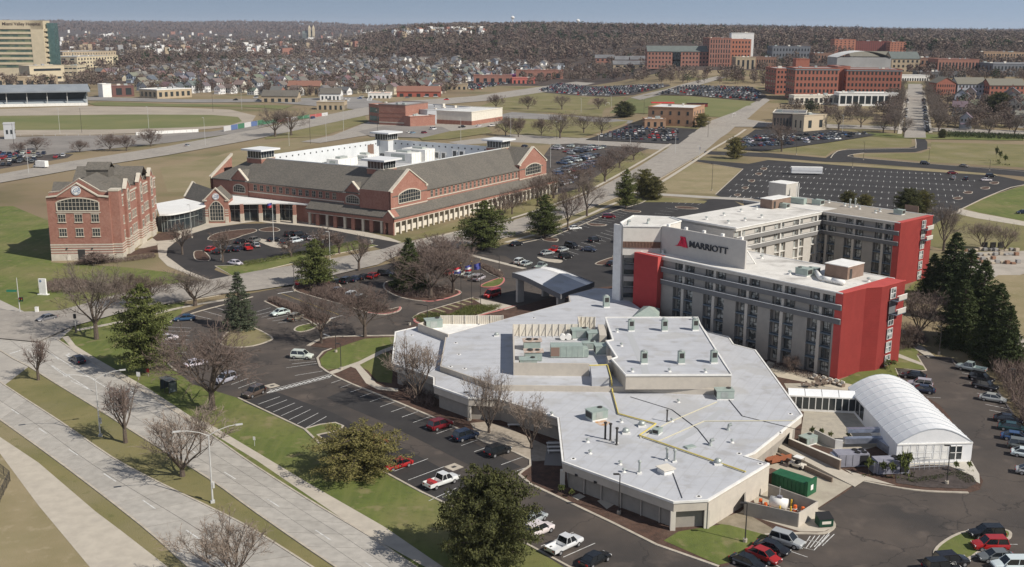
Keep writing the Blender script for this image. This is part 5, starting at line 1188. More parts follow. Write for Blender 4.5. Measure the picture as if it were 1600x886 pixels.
def roundel(parent,x,y,z,rz,r):
    t = link('emblem',None,parent,(x,y,z),rz)
    b = MB();b.tube((0,-.0,0),(0,-.18,0),r,r,28);me = b.mesh('emblem_disc',[white]);link('emblem_disc',me,t)
    b = MB();n = 28;blue = mat('emblem_blue',(.16,.22,.33),.5)
    for k in range(n):
        a,c = 2*math.pi*k/n,2*math.pi*(k+1)/n
        for r0,r1 in ((.86,.93),): b.face([(r*r0*math.cos(a),-.19,r*r0*math.sin(a)),(r*r0*math.cos(c),-.19,r*r0*math.sin(c)),(r*r1*math.cos(c),-.19,r*r1*math.sin(c)),(r*r1*math.cos(a),-.19,r*r1*math.sin(a))])
        if k % 7 in (1,2,3,4): b.face([(r*.72*math.cos(a),-.19,r*.72*math.sin(a)),(r*.72*math.cos(c),-.19,r*.72*math.sin(c)),(r*.80*math.cos(c),-.19,r*.80*math.sin(c)),(r*.80*math.cos(a),-.19,r*.80*math.sin(a))])
    link('ring',b.mesh('ring',[blue]),t)
    tm_ = text_mesh('GE',r*1.15,.02,blue,shear=.4,bold=.02*r);o_ = link('lettering',tm_,t,(0,-.2,0));o_.rotation_euler = (math.pi/2,0,0)
roundel(bk,8.6,-.03,EH+1.95,0,1.35)
GO = P(616.5,368);GT = R_(58.9)
ge = thing('courtyard_office','large shingled brick office ring around a white walled service court','office building',(GO[0],GO[1],0),GT)
S,T = 105.0,88.0     # local x along the right front,local y = away to the left
Zs,Ze,Zr = 8.3,12.6,19.4;IN = 2.8;RD = 13.5
bw_ = brick
def ringbox(b,d0,d1,z0,z1):
    b.box(d0,d0,z0,S-d0,d1,z1);b.box(d0,T-d1,z0,S-d0,T-d0,z1);b.box(d0,d1,z0,d1,T-d1,z1);b.box(S-d1,d1,z0,S-d0,T-d1,z1)
b = MB();ringbox(b,IN,RD,0,Ze);part('brick_wall',b,[brick],ge)
b = MB();E_ = IN-.5
o4 = [(E_,E_),(S-E_,E_),(S-E_,T-E_),(E_,T-E_)];i4 = [(RD,RD),(S-RD,RD),(S-RD,T-RD),(RD,T-RD)]
for k in range(4):
    a,c,d,e = o4[k],o4[(k+1) % 4],i4[(k+1) % 4],i4[k]
    b.face([(*a,Ze-.3),(*c,Ze-.3),(*d,Zr),(*e,Zr)])
    b.face([(*a,Ze-.6),(*c,Ze-.6),(*c,Ze-.3),(*a,Ze-.3)])
part('shingle_roof',b,[shingle],ge)
cw = layered(mat('white_court_panel',(.60,.62,.63),.7,(.55,.57,.58),.3),(.5,.52,.54),.5,.6,.1,vec=(1,1,.1),fac=.5)
b = MB();r0 = RD;t_ = .35
for (x0,y0,x1,y1) in ((r0,r0,S-r0,r0+t_),(r0,T-r0-t_,S-r0,T-r0),(r0,r0+t_,r0+t_,T-r0-t_),(S-r0-t_,r0+t_,S-r0,T-r0-t_)): b.box(x0,y0,11.5,x1,y1,Zr+.25)
part('court_wall',b,[cw],ge)
b = MB();b.box(RD,RD,11.4,S-RD,T-RD,12.2);part('court_deck',b,[mat('court_deck',(.45,.45,.44),.85,(.38,.38,.38),.3)],ge)
for k in range(22):   # scupper openings along the court walls
    for z in (17.9,13.2):
        b = MB();x0 = RD+3+k*(S-2*RD-6)/21;b.box(x0-.3,T-RD-.42,z,x0+.3,T-RD-.36,z+.55);part('scupper',b,[blackm],ge)
        if k < 18: b = MB();y0 = RD+3+k*(T-2*RD-6)/17;b.box(S-RD-.42,y0-.3,z,S-RD-.36,y0+.3,z+.55);part('scupper',b,[blackm],ge)
for (x0,y0,w_,h_) in [(62,0,7,4.2),(47,0,7,4.0),(72,0,5,3.0)]:
    for q in range(2): b = MB();b.box(S-RD-.6,RD+6+q*3.4+(x0-47)*.9,13,S-RD-.37,RD+8.6+q*3.4+(x0-47)*.9,13+h_);part('court_window',b,[white],ge);b = MB();b.box(S-RD-.66,RD+6.5+q*3.4+(x0-47)*.9,13.4,S-RD-.61,RD+8.1+q*3.4+(x0-47)*.9,12.6+h_);part('pane',b,[glass],ge)
b = MB();b.box(S-RD-12,T-RD-.5,13.2,S-RD-8,T-RD-.36,18.2);part('louvre_door',b,[mat('brown_louvre',(.2,.13,.1),.8)],ge)
b = MB();b.box(0,2.9,0,.01,3,.02)
b = MB()
for (a,c,d,e) in [((-.3,-.3),(S+6,-.3),(S+6,IN),(IN,IN)),((-.3,38),(-.3,-.3),(IN,IN),(IN,38))]:
    b.face([(*a,5.7),(*c,5.7),(*d,Zs),(*e,Zs)]);b.face([(*a,5.35),(*c,5.35),(*c,5.7),(*a,5.7)])
part('arcade_roof',b,[shingle],ge)
b = MB();b.box(0,0,4.3,S+6,.45,5.4);b.box(0,0.45,4.3,.45,37.5,5.4);part('arcade_beam',b,[brick],ge)
b = MB();b.box(-.05,-.05,4.1,S+6,.5,4.32);b.box(-.05,.5,4.1,.5,37.5,4.32);part('stone_band',b,[stone],ge)
b = MB();b.box(.5,2.7,0,S+6,2.95,4.3);part('inner_wall',b,[offwhite],ge);b = MB();b.box(2.5,3,0,2.75,37,4.3);part('inner_wall',b,[mat('inner_brick',(.2,.12,.1),.9)],ge)
for k in range(36):
    b = MB();x0 = k*(S+5)/35;b.box(x0,-.08,.1,x0+.75,.5,4.2);part('stone_pier',b,[stone],ge)
for k in range(10):
    b = MB();y0 = 1+k*3.9;b.box(-.08,y0,.1,.5,y0+(.9 if k % 2 else 1.5),4.2);part('stone_pier',b,[stone if k % 2 else brick],ge)
b = MB();
b.face([(-.45,0,4),(-.45,4.2,4),(-.45,4.2,6.0),(-.45,2.1,8.1),(-.45,0,6.0)]);b.face([(-.45,0,6),(-.45,2.1,8.1),(3,2.1,8.1),(3,0,6)]);b.face([(-.45,4.2,6),(-.45,2.1,8.1),(3,2.1,8.1),(3,4.2,6)]);b.box(-.45,0,0,.2,.8,4.2);b.box(-.45,3.4,0,.2,4.2,4.2)
part('porch_gable',b,[brick],ge)
b = MB()
for (a,za,c,zc) in ((-.1,6,2.1,8.2),(2.1,8.2,4.3,6)): b.face([(-.6,a,za),(.2,a,za),(.2,c,zc),(-.6,c,zc)]);b.face([(-.6,a,za-.3),(-.6,c,zc-.3),(-.6,c,zc),(-.6,a,za)])
part('coping',b,[stone],ge)
for k in range(22):
    u = 25.2+k*2.72;win(ge,u,IN,Zs+1.0,0,1.25,2.3,cols=2,rows=2,surround=False)
b = MB();b.box(22,IN-.12,Zs+.55,84,IN+.02,Zs+.85);b.box(22,IN-.15,Ze-.75,84,IN+.02,Ze-.4);part('stone_band',b,[stone],ge)
for k in range(13): win(ge,IN,27.5+k*3.05,Zs+1.0,-math.pi/2,1.5,2.1,cols=2,rows=2,surround=False)
for k in range(2): win(ge,IN,15.0-k*3,Zs+1.0,-math.pi/2,1.8,2.1,cols=2,rows=2,surround=False) if 0 else win(ge,IN,12.8-k*4.2,Zs+.9,-math.pi/2,2.4,2.1,cols=3,rows=2,surround=False)
b = MB();b.box(IN-.12,22,Zs+.2,IN+.02,68,Zs+.6);b.box(IN-.2,22,Ze-.8,IN+.02,68,Ze-.35);part('stone_band',b,[stone],ge)
def crossgable(u0,u1,face,zp,zb,ze,side,dep,aw,ah):
    """side 'r': faces local -y at y=face ; side 'l': faces local -x at x=face"""
    c = (u0+u1)/2;X = (lambda u,d,z: (u,face+d,z)) if side == 'r' else (lambda u,d,z: (face+d,u,z))
    b = MB();pr_ = [(u0,zb),(u1,zb),(u1,ze),(c,zp),(u0,ze)]
    b.face([X(u,0,z) for u,z in pr_]);b.face([X(u,.7,z) for u,z in pr_])
    for (a,za),(d,zd) in zip(pr_,pr_[1:]+pr_[:1]): b.face([X(a,0,za),X(d,0,zd),X(d,.7,zd),X(a,.7,za)])
    b.face([X(u0,0,zb),X(u0,dep,zb),X(u0,dep,ze),X(u0,0,ze)]);b.face([X(u1,0,zb),X(u1,dep,zb),X(u1,dep,ze),X(u1,0,ze)])
    part('gable_wall',b,[brick],ge)
    b = MB()
    for (a,za,d,zd) in ((u0-.3,ze,c,zp+.1),(c,zp+.1,u1+.3,ze)):
        b.face([X(a,-.25,za+.15),X(d,-.25,zd+.15),X(d,.9,zd+.15),X(a,.9,za+.15)]);b.face([X(a,-.25,za-.3),X(d,-.25,zd-.3),X(d,-.25,zd+.15),X(a,-.25,za+.15)])
    for a,d in ((u0-.3,u0+1.0),(u1-1.0,u1+.3)): b.face([X(a,-.26,ze-.3),X(d,-.26,ze-.3),X(d,-.26,ze+.18),X(a,-.26,ze+.18)])
    part('coping',b,[stone],ge)
    b = MB();b.face([X(u0,.7,ze-.3),X(c,.7,zp-.4),X(c,dep,zp-.4),X(u0,dep,ze-.3)]);b.face([X(u1,.7,ze-.3),X(c,.7,zp-.4),X(c,dep,zp-.4),X(u1,dep,ze-.3)]);part('shingle_roof',b,[shingle],ge)
    p = X(c,0,0);win(ge,p[0],p[1],zb+1.9,0 if side == 'r' else -math.pi/2,aw,ah,arch=True,cols=9 if aw > 8 else 6,rows=3)
    b = MB();q0,q1 = X(u0-.05,-.12,zb+.5),X(u1+.05,.02,zb+.8);b.box(*q0,*q1);part('stone_band',b,[stone],ge)
crossgable(1.5,22,IN-.4,20.3,Zs-.6,14.0,'r',13,12,4.0);crossgable(84,105.5,IN-.4,20.3,Zs-.6,14.0,'r',13,12,4.0)
crossgable(15.5,23,IN-.3,15.9,Zs-1.5,12.2,'l',6,5.4,2.6);crossgable(67.5,76,IN-.3,16.4,Zs-2,12.4,'l',6,5.4,2.6)
b = MB()
for (a,za,c,zc) in ((E_-.3,Ze,RD,Zr+.6),): b.face([(a,T-2.6,za+.3),(c,T-2.6,zc+.3),(c,T-1.6,zc+.3),(a,T-1.6,za+.3)]);b.face([(a,T-2.6,za-.5),(c,T-2.6,zc-.5),(c,T-2.6,zc+.3),(a,T-2.6,za+.3)])
part('coping',b,[stone],ge)
b = MB()
for k in range(2): b.face([(E_,T-1.9-k*.1,0),(RD,T-1.9-k*.1,0),(RD,T-1.9-k*.1,Zr+.4),(E_,T-1.9-k*.1,Ze)])
part('gable_wall',b,[brick],ge)
lanroof = mat('lantern_white_roof',(.66,.67,.67),.6)
for (x0,y0,gb) in ((14.5,16.0,brick),(14.5,T-16,brick),(S-13,17,brick),(S-14,T-15,cw)):
    b = MB();b.box(x0-3.6,y0-3.6,14,x0+3.6,y0+3.6,19.4);part('lantern_base',b,[gb],ge)
    b = MB();b.box(x0-3.7,y0-3.7,19.4,x0+3.7,y0+3.7,19.7);part('stone_band',b,[stone],ge)
    b = MB();b.box(x0-3.3,y0-3.3,19.7,x0+3.3,y0+3.3,22.3);lg = part('lantern_glazing',b,[glass],ge)
    for s1 in range(6):
        for dx,dy in ((-3.35+s1*1.34,-3.36),(-3.36,-3.35+s1*1.34),(-3.35+s1*1.34,3.28),(3.28,-3.35+s1*1.34)): b = MB();b.box(x0+dx,y0+dy,19.7,x0+dx+.09,y0+dy+.09,22.3);link('mullion',b.mesh('mullion',[white]),lg)
    b = MB();b.box(x0-5.0,y0-5.0,22.3,x0+5.0,y0+5.0,22.9);part('lantern_roof',b,[lanroof],ge)
def gepx(px,py,z):
    x,y = P(px,py,z);dx,dy = x-GO[0],y-GO[1];return dx*math.cos(GT)+dy*math.sin(GT),-dx*math.sin(GT)+dy*math.cos(GT)
for k,(px,py,w_,d_2,h_) in enumerate([(535,258,12,6,3),(570,250,6,8,2.5),(630,252,7,14,4),(655,250,8,12,5),(682,246,14,7,5),(618,240,20,6,4.2)]):
    u,v_ = gepx(px,py,12.5);wx,wy = P(px,py,12.3);t = thing('air_handler',['white low plant box at the left of the service court','small ducted plant box left of the front lantern','white air handler just right of the front lantern','boxy air handler with a side door in the service court','rounded white air handler nearest the right roof','long air handler at the back of the service court'][k],'air handler',(wx,wy,12.2),GT)
    b = MB();b.box(-w_/2,-d_2/2,0,w_/2,d_2/2,h_);part('cabinet',b,[white],t);b = MB();b.box(-w_/2-.1,-d_2/4,.8,-w_/2-.02,d_2/4,h_-.6);part('louvre',b,[metal],t)
    for q in range(4): b = MB();b.box(-w_/2+(q+.5)*w_/4,-d_2/2-.06,.3,-w_/2+(q+.5)*w_/4+.1,-d_2/2-.01,h_-.3);part('rib',b,[metal],t)
    b = MB();b.box(-w_/4,-d_2/4,h_,w_/8,d_2/6,h_+.8);part('fan_guard',b,[metal],t)
en = thing('entrance_pavilion','brick entrance pavilion with arched window, emblem and curved white canopies','pavilion',(*P(339.5,349),0),R_(3)) ;ex,ey = P(339.5,349)
def el(px,py,z=0.0):
    x,y = P(px,py,z);dx,dy = x-ex,y-ey;a = R_(-3);return (dx*math.cos(a)-dy*math.sin(a),dx*math.sin(a)+dy*math.cos(a))
b = MB();hw = 3.95
b.prism([(-hw,0),(hw,0),(hw,9),(-hw,9)],0,7.6);b.face([(-hw,-.01,7.6),(hw,-.01,7.6),(hw,-.01,8.2),(0,-.01,12.2),(-hw,-.01,8.2)]);b.face([(-hw,9,7.6),(hw,9,7.6),(hw,9,8.2),(0,9,12.2),(-hw,9,8.2)])
part('brick_wall',b,[brick],en)
b = MB();b.gable(-hw,.3,hw,9,8.1,12.0,.0,along='v');part('shingle_roof',b,[shingle],en)
b = MB()
for (a,za,c,zc) in ((-hw-.3,8.0,0,12.3),(0,12.3,hw+.3,8.0)): b.face([(a,-.3,za+.3),(c,-.3,zc+.3),(c,.5,zc+.3),(a,.5,za+.3)]);b.face([(a,-.3,za-.25),(c,-.3,zc-.25),(c,-.3,zc+.3),(a,-.3,za+.3)])
for a,c in ((-hw-.6,-hw+.9),(hw-.9,hw+.6)): b.box(a,-.3,7.8,c,.5,8.25)
part('coping',b,[stone],en)
win(en,0,0,1.0,0,4.6,6.6,arch=True,cols=5,rows=5)
for s_ in (-1,1):
    b = MB();b.box(s_*(hw-1.1),-.12,0,s_*(hw+.05),.3,2.4);part('stone_base',b,[stone],en)
    for z in (2.9,3.7,4.5): b = MB();b.box(s_*(hw-1.1),-.07,z,s_*(hw+.03),.3,z+.35);part('stone_band',b,[stone],en)
roundel(en,0,-.02,9.4,0,1.15)
wroof = mat('bright_white_roof',(.74,.74,.72),.6,(.68,.68,.66),.4)
def curved(px_front,px_back,z,pylons,label):
    f = smooth_pl([el(x,y,z) for x,y in px_front],n=4);bk2 = [el(x,y,z) for x,y in px_back]
    b = MB();b.prism(f+bk2[::-1],z-.5,z,bottom=True);part('canopy_roof',b,[wroof],en)
    wl = [(p[0]+.0,p[1]+2.4) for p in f];b = MB();ribbon(b,wl,.2,.1,z-.5);part('glazed_wall',b,[glass],en)
    for k in range(0,len(wl)-1):
        p = wl[k];b = MB();b.box(p[0]-.06,p[1]-.2,.1,p[0]+.06,p[1]-.08,z-.5);part('mullion',b,[metal],en)
    b = MB();ribbon(b,[(p[0],p[1]-.1) for p in wl],.15,z*.6,z*.6+.15);part('transom',b,[metal],en)
    for (x,y) in pylons:
        p = el(x,y);b = MB((p[0],p[1],0));b.box(-.6,-.6,0,.6,.6,z*.45);pb = part('stone_pier',b,[stone],en)
        for q in range(4): b = MB((p[0],p[1],0));zz = z*.45+q*(z*.5/4);b.box(-.55,-.55,zz,.55,.55,zz+z*.5/4-.12,);b.box(-.5,-.5,zz+z*.5/4-.12,.5,.5,zz+z*.5/4);part('brick_course',b,[brick],en)
curved([(249,335),(270,334),(300,328),(321,321)],[(243,318),(288,310),(322,318)],6.4,[(263,360),(280,357),(299,351.5)],'left')
curved([(356,318),(400,317),(450,317),(496,320)],[(352,309),(372,301),(440,306),(480,314)],6.7,[(379,347),(408,346),(435,347),(461,349)],'right')
b = MB();q = [el(x,y,6.5) for x,y in [(322,330),(290,312),(372,300),(365,320)]]
b = MB();a0,a1,a2,a3 = el(288,308,6.3),el(322,320,6.3),el(350,305,6.3),el(312,294,6.3)
rg0,rg1 = el(301,285,10.8),el(345,300,10.8)
b.face([(*a0,6.3),(*a1,6.3),(*rg1,10.8),(*rg0,10.8)]);b.face([(*a3,6.3),(*a2,6.3),(*rg1,10.8),(*rg0,10.8)]);part('shingle_roof',b,[shingle],en)
b = MB();b.prism([a0,a1,a2,a3],0,6.3);b.face([(*a0,6.3),(*a3,6.3),(*rg0,10.8)]);part('brick_wall',b,[brick],en)
b = MB();ribbon(b,[a0,rg0],.6,7,7.6)
def slant(b,p,zp,q,zq,w_=.6,h_=.4):
    d = (Vector(q)-Vector(p)).normalized();n_ = Vector((-d.y,d.x))*w_/2
    A = [(p[0]+n_.x,p[1]+n_.y),(q[0]+n_.x,q[1]+n_.y),(q[0]-n_.x,q[1]-n_.y),(p[0]-n_.x,p[1]-n_.y)];z = [zp,zq,zq,zp]
    lo = [b.V(a[0],a[1],zz) for a,zz in zip(A,z)];hi = [b.V(a[0],a[1],zz+h_) for a,zz in zip(A,z)]
    b.F(hi);
    for i in range(4): b.F((lo[i],lo[(i+1) % 4],hi[(i+1) % 4],hi[i]))
b = MB();slant(b,a0,6.3,rg0,10.9);slant(b,rg0,10.9,a3,6.3);part('coping',b,[stone],en)
# ================================================================== MIDDLE AND FAR BUILDINGS
def far_frame(A,B,Cc,depth=None):
    """B nearest ground corner pixel, C far right ground pixel (or None), A far left ground pixel (or None)"""
    b = G(*B);bx = Vector(b[:2])
    if Cc is not None:
        c = Vector(G(*Cc)[:2]);ax = (c-bx)
        L1 = ax.length;th = math.atan2(ax.y,ax.x)
        L2 = depth if depth else (Vector(G(*A)[:2])-bx).length
    return bx,b[2],th,L1,L2
def winmesh(b,u0,u1,z0,z1,n,rows,side,off,wf=.5,hf=.55,face='f',m=0):
    """real window boxes standing 6 cm proud of a wall"""
    for r in range(rows):
        zz = z0+(z1-z0)*(r+.5-hf/2)/rows;zt = z0+(z1-z0)*(r+.5+hf/2)/rows
        for k in range(n):
            a = u0+(u1-u0)*(k+.5-wf/2)/n;c = u0+(u1-u0)*(k+.5+wf/2)/n
            if face == 'f': b.box(a,off-.08,zz,c,off+.02,zt,m)
            elif face == 'r': b.box(off-.02,a,zz,off+.08,c,zt,m)
            else: b.box(off-.08,a,zz,off+.02,c,zt,m)
def block(name,label,cat,B,Cc,depth,h,wallm,roofm,cols=8,rows=3,lcols=4,band=None,wf=.5,hf=.5,gableroof=False,extra=None,z0f=0.0,winm=None,group=None,parap=.6,flat=False):
    if flat:
        g_ = G((B[0]+Cc[0])/2,B[1]);q0,q1 = [Vector((ray(p[0],B[1]).x/ray(p[0],B[1]).y*g_[1],g_[1])) for p in (B,Cc)];bx,z,th,L1,L2 = q0,g_[2]-2.5,0.0,(q1-q0).length,depth;h += 2.5
    else: bx,z,th,L1,L2 = far_frame(None,B,Cc,depth)
    t = thing(name,label,cat,(bx.x,bx.y,z-.5),th,group);h += .5
    b = MB();b.box(0,0,0,L1,L2,h);part('wall',b,[wallm],t)
    if gableroof:
        rb = MB();rb.gable(0,0,L1,L2,h,h+min(L1,L2)*.28,.5,along='u' if L1 >= L2 else 'v',th=.4);part('roof',rb,[roofm],t)
        c_ = L2/2 if L1 >= L2 else L1/2;gb = MB();zp = h+min(L1,L2)*.28-.1
        if L1 >= L2:
            for uu in (0,L1): gb.face([(uu,0,h),(uu,L2,h),(uu,L2/2,zp)])
        else:
            for vv in (0,L2): gb.face([(0,vv,h),(L1,vv,h),(L1/2,vv,zp)])
        part('gable_wall',gb,[wallm],t)
    else:
        rb = MB();rb.box(.4,.4,h-.1,L1-.4,L2-.4,h+.05);part('roof',rb,[roofm],t)
        if L1 > 14 and L2 > 9:
            for q in range(max(2,min(6,int(L1/12)))):
                x0,y0,s_ = rnd.uniform(2,L1-5),rnd.uniform(2,max(2.1,L2-5)),rnd.uniform(.8,2.4);ub = MB();ub.box(x0,y0,h,x0+s_*1.4,y0+s_,h+rnd.uniform(.8,2.2));part('roof_unit',ub,[rnd.choice([metal,gryroof,offwhite])],t)
        rb = MB();ribbon(rb,[(0,0),(L1,0),(L1,L2),(0,L2),(0,0)],.5,h-.05,h+parap);part('parapet',rb,[band or wallm],t)
    if rows:
        wb = MB();z0 = .8+z0f
        winmesh(wb,.6,L1-.6,z0,h-.6,cols,rows,0,0,wf,hf);winmesh(wb,.6,L2-.6,z0,h-.6,lcols,rows,0,0,wf,hf,'l');winmesh(wb,.6,L2-.6,z0,h-.6,lcols,rows,0,L1,wf,hf,'r')
        o = part('windows',wb,[winm or glass],t);o['kind'] = 'stuff'
    if extra: extra(t,L1,L2,h)
    return t
tanb = mat('tan_masonry',(.42,.34,.24),.9,(.36,.29,.20),.3);cream = mat('cream_masonry',(.56,.48,.34),.85,(.50,.43,.30),.2);dkroof = mat('dark_flat_roof',(.16,.16,.165),.9,(.12,.12,.125),.1)
gryroof = mat('grey_flat_roof',(.34,.34,.34),.9,(.28,.28,.28),.08);whiteroof = mat('white_flat_roof',(.62,.62,.6),.85,(.54,.54,.52),.1);slate = mat('green_slate_roof',(.13,.15,.14),.9,(.11,.125,.12),.3)
def hosp(t,L1,L2,h):
    b = MB();b.box(-2,-1.2,h*.86,L1,-.05,h+1);b.box(-2,-1.2,0,L1*.06,-.05,h+1);b.box(L1*.88,-1.2,h*.12,L1,-.05,h+1);part('frame_wall',b,[cream],t)
    for k in range(7): b = MB();z = h*.25+k*h*.088;b.box(L1*.06,-1.0,z,L1*.88,-.04,z+h*.04);part('floor_band',b,[cream],t)
    b = MB();b.box(L1*.06,-.3,h*.2,L1*.88,-.02,h*.86);part('glazing',b,[mat('hospital_glass',(.07,.11,.09),.15,(.16,.19,.12),.08,width=.1)],t)
    b = MB();b.box(L1+1.5,8,0,L1+10,25,h*.97);part('glass_stair',b,[teal],t)
    for k in range(7): b = MB();z = h*.3+k*h*.088;b.box(L1,1,z,L1+2.2,8,z+h*.045);part('balcony',b,[cream],t)
    tm_ = text_mesh('Miami Valley Hospital',h*.075,.1,mat('dark_lettering',(.05,.03,.03)),bold=.03);o_ = link('lettering',tm_,t,(L1*.80,-1.35,h*.95));o_.rotation_euler = (math.pi/2,0,0)
block('hospital_tower','tall cream hospital tower with banded glass and a green glass stair at the far left','hospital',(-90,123),(75,123),26,hgt(*G(60,123)[:2],G(60,123)[2],33),cream,gryroof,rows=0,extra=hosp)
def bandfn(n,m_=None):
    def f(t,L1,L2,h):
        for k in range(n): b = MB();z = h*(k+.4)/n;b.box(L1*.12,-.12,z,L1*.9,-.02,z+h*.28/n);part('window_band',b,[glass],t)
    return f
block('hospital_annex','low cream annex with two dark window bands before the hospital tower','hospital annex',(48,129),(102,127),30,hgt(*G(100,128)[:2],0,103),cream,gryroof,rows=0,extra=bandfn(2))
def archs(t,L1,L2,h):
    for k in range(9): b = MB();x0 = L1*(k+.2)/9;b.box(x0,-.2,0,x0+L1*.07,-.02,h*.6);part('archway',b,[glass],t)
block('hospital_arcade','low cream arcade in front of the hospital annex','arcade',(-60,134),(88,133),14,9,tanb,gryroof,rows=0,extra=archs)
block('hospital_wing','stepped cream hospital wing right of the tower','hospital wing',(101,124),(122,124),30,hgt(*G(110,124)[:2],0,103),cream,gryroof,cols=3,rows=3,wf=.8,hf=.3)
block('hospital_wing','long cream wing with four rows of small square windows','hospital wing',(122,112),(186,108),60,hgt(*G(150,110)[:2],0,88),cream,gryroof,cols=14,rows=4,wf=.45)
block('hospital_wing','white stepped block topping the hospital wing','hospital wing',(100,108),(183,105),70,hgt(*G(150,107)[:2],0,81),tanb,gryroof,cols=20,rows=5,wf=.3)
def gstand(t,L1,L2,h):
    b = MB();b.face([(-2,-3,h+1),(L1+3,-3,h+1),(L1+1,L2*.6,h+6),(-2,L2*.6,h+6)]);b.face([(-2,L2*.6,h+6),(L1+1,L2*.6,h+6),(L1+3,L2+4,h+1),(-2,L2+4,h+1)]);b.face([(-2,-3,h),(L1+3,-3,h),(L1+3,-3,h+1),(-2,-3,h+1)]);part('roof',b,[mat('grey_metal_roof',(.24,.26,.28),.5,(.2,.22,.24),.1)],t)
    b = MB();b.box(0,6,0,L1,L2,h);part('stand_shade',b,[mat('stand_shade_dark',(.035,.045,.05),.9)],t)  # near-black block stands in for the shade under the roof
    for k in range(9): b = MB();x0 = L1*k/8.0;b.box(x0-.3,0,0,x0+.3,.6,h+1);part('column',b,[polem],t)
    for k in range(7): b = MB();b.box(0,k*.9,0,L1,k*.9+.88,.8+k*.7);part('seat_tier',b,[mat('stand_blue_grey',(.30,.33,.35),.8)],t)
    b = MB();b.box(-.5,-2,0,L1,-1.8,2.4);part('front_wall',b,[white],t)
bx,z,th,L1,L2 = far_frame(None,(-120,170),(137,165),22)
t = thing('grandstand','covered racetrack grandstand with a grey roof and dark seating','grandstand',(bx.x,bx.y,0),th);gstand(t,L1,L2,hgt(*G(60,168)[:2],0,146))
block('race_office','small dark red and white building right of the grandstand','building',(163,152),(210,151),16,10,mat('dark_red_block',(.16,.08,.07),.9),gryroof,cols=3,rows=1,wf=.6,hf=.7)
block('race_office_wing','white upright block on the dark red building','building',(161.5,152.5),(175,152),10,12,white,gryroof,rows=0)
block('clinic','low tan brick building with a white flat roof left of the houses','building',(246,155),(300,152),28,8,tanb,whiteroof,cols=6,rows=1,wf=.5,hf=.6,band=white)
block('ticket_booth','small grey judges booth by the track rail','booth',(7,218),(24,217.5),7,9,mat('booth_grey',(.42,.43,.44),.8),gryroof,cols=2,rows=1,hf=.3)
block('brick_hall','windowless red brick hall with stone base behind the courtyard office','building',(634,198),(669,192),21,hgt(*G(634,198)[:2],0,165),brick,gryroof,cols=4,rows=0,band=mat('dark_cap',(.2,.16,.15)),extra=lambda t,a,c,h: [part('stone_band',(lambda b: (b.box(-.1,-.1,z,a+.1,c+.1,z+.7),b)[1])(MB()),[stone if z < 3 else brick2],t) for z in (0,2.2,6,9)])
block('glass_pavilion','two storey teal glass and brick wing left of the brick hall','building',(577,191),(603,195.5),15,hgt(*G(600,196)[:2],0,167),brick,whiteroof,cols=2,rows=2,wf=.9,hf=.6,winm=teal)
block('brick_wing','low red brick wing before the brick hall with a loading door','building',(641,199),(680,197),16,hgt(*G(660,198)[:2],0,182),brick,whiteroof,cols=2,rows=0)
block('metal_hall','grey metal hall between the brick hall and the cream shed','building',(668,196),(735,190),40,hgt(*G(680,194)[:2],0,172),mat('grey_metal_cladding',(.40,.41,.43),.6,(.36,.37,.39),.3),gryroof,rows=0)
block('cream_shed','cream panelled shed on a brick base right of the metal hall','building',(737,197),(785,189),38,hgt(*G(737,197)[:2],0,176),offwhite,whiteroof,rows=0,extra=lambda t,a,c,h: part('brick_base',(lambda b: (b.box(-.12,-.12,0,a+.12,c+.12,h*.38),b)[1])(MB()),[brick2],t))
block('tan_brick_office','two storey orange tan brick office with a white flat roof beside the sports field','office',(1012,196),(1082,200),34,hgt(*G(1050,199)[:2],0,173),mat('tan_orange_brick',(.36,.22,.14),.9,(.31,.19,.12),.5),whiteroof,cols=5,rows=2,wf=.25,hf=.45)
block('office_porch','lower front block of the tan brick office','porch',(1007,201),(1040,202),12,6,mat('tan_orange_brick',(.36,.22,.14)),whiteroof,cols=3,rows=1,wf=.4,hf=.6)
block('low_dark_office','low dark brown office with a cream end wall by the crossing','office',(1206,204),(1257,207),30,hgt(*G(1230,206)[:2],0,180),mat('dark_brown_panel',(.12,.095,.08),.85),dkroof,cols=10,rows=1,wf=.4,hf=.5,band=offwhite)
block('cream_office','cream blank-walled office end facing the crossing','office',(1255,208),(1291,205),18,hgt(*G(1270,206)[:2],0,181),mat('warm_cream_wall',(.48,.40,.29),.85),gryroof,cols=2,rows=1,wf=.3,hf=.5)
def camp(t,L1,L2,h):
    b = MB();b.box(-.3,-.3,h-1.2,L1+.3,L2+.3,h-.4);part('cornice',b,[mat('grey_cornice',(.22,.24,.25),.8)],t)
h_ = hgt(*G(1300,160)[:2],G(1300,160)[2],109)
rb2 = mat('salmon_brick',(.34,.135,.095),.9,(.30,.115,.08),.5)
block('campus_block','large six storey red brick block, its left wing','university building',(1240,158),(1308,158),30,h_,rb2,gryroof,cols=11,rows=5,wf=.5,hf=.55,extra=camp)
block('campus_block','large six storey red brick block, its right wing','university building',(1320,156),(1406,157),30,h_*.95,rb2,gryroof,cols=14,rows=5,wf=.5,hf=.55,extra=camp)
block('campus_core','recessed joint between the two wings of the large brick block','university building',(1305,154),(1325,154),30,h_,rb2,gryroof,cols=2,rows=0)
block('campus_wing','far left red brick wing standing in shade','university building',(1211,148),(1240,148),40,h_*.85,rb2,gryroof,cols=5,rows=5)
block('roof_penthouse','square brick roof house on the left wing of the large block','plant room',(1241,142),(1262,142),12,hgt(*G(1250,142)[:2],G(1250,142)[2],93),rb2,gryroof,rows=0)
block('glass_podium','white podium with dark glazing at the foot of the large brick block','podium',(1310,166),(1402,166),14,hgt(*G(1350,166)[:2],G(1350,166)[2],146),white,whiteroof,cols=9,rows=1,wf=.8,hf=.7)
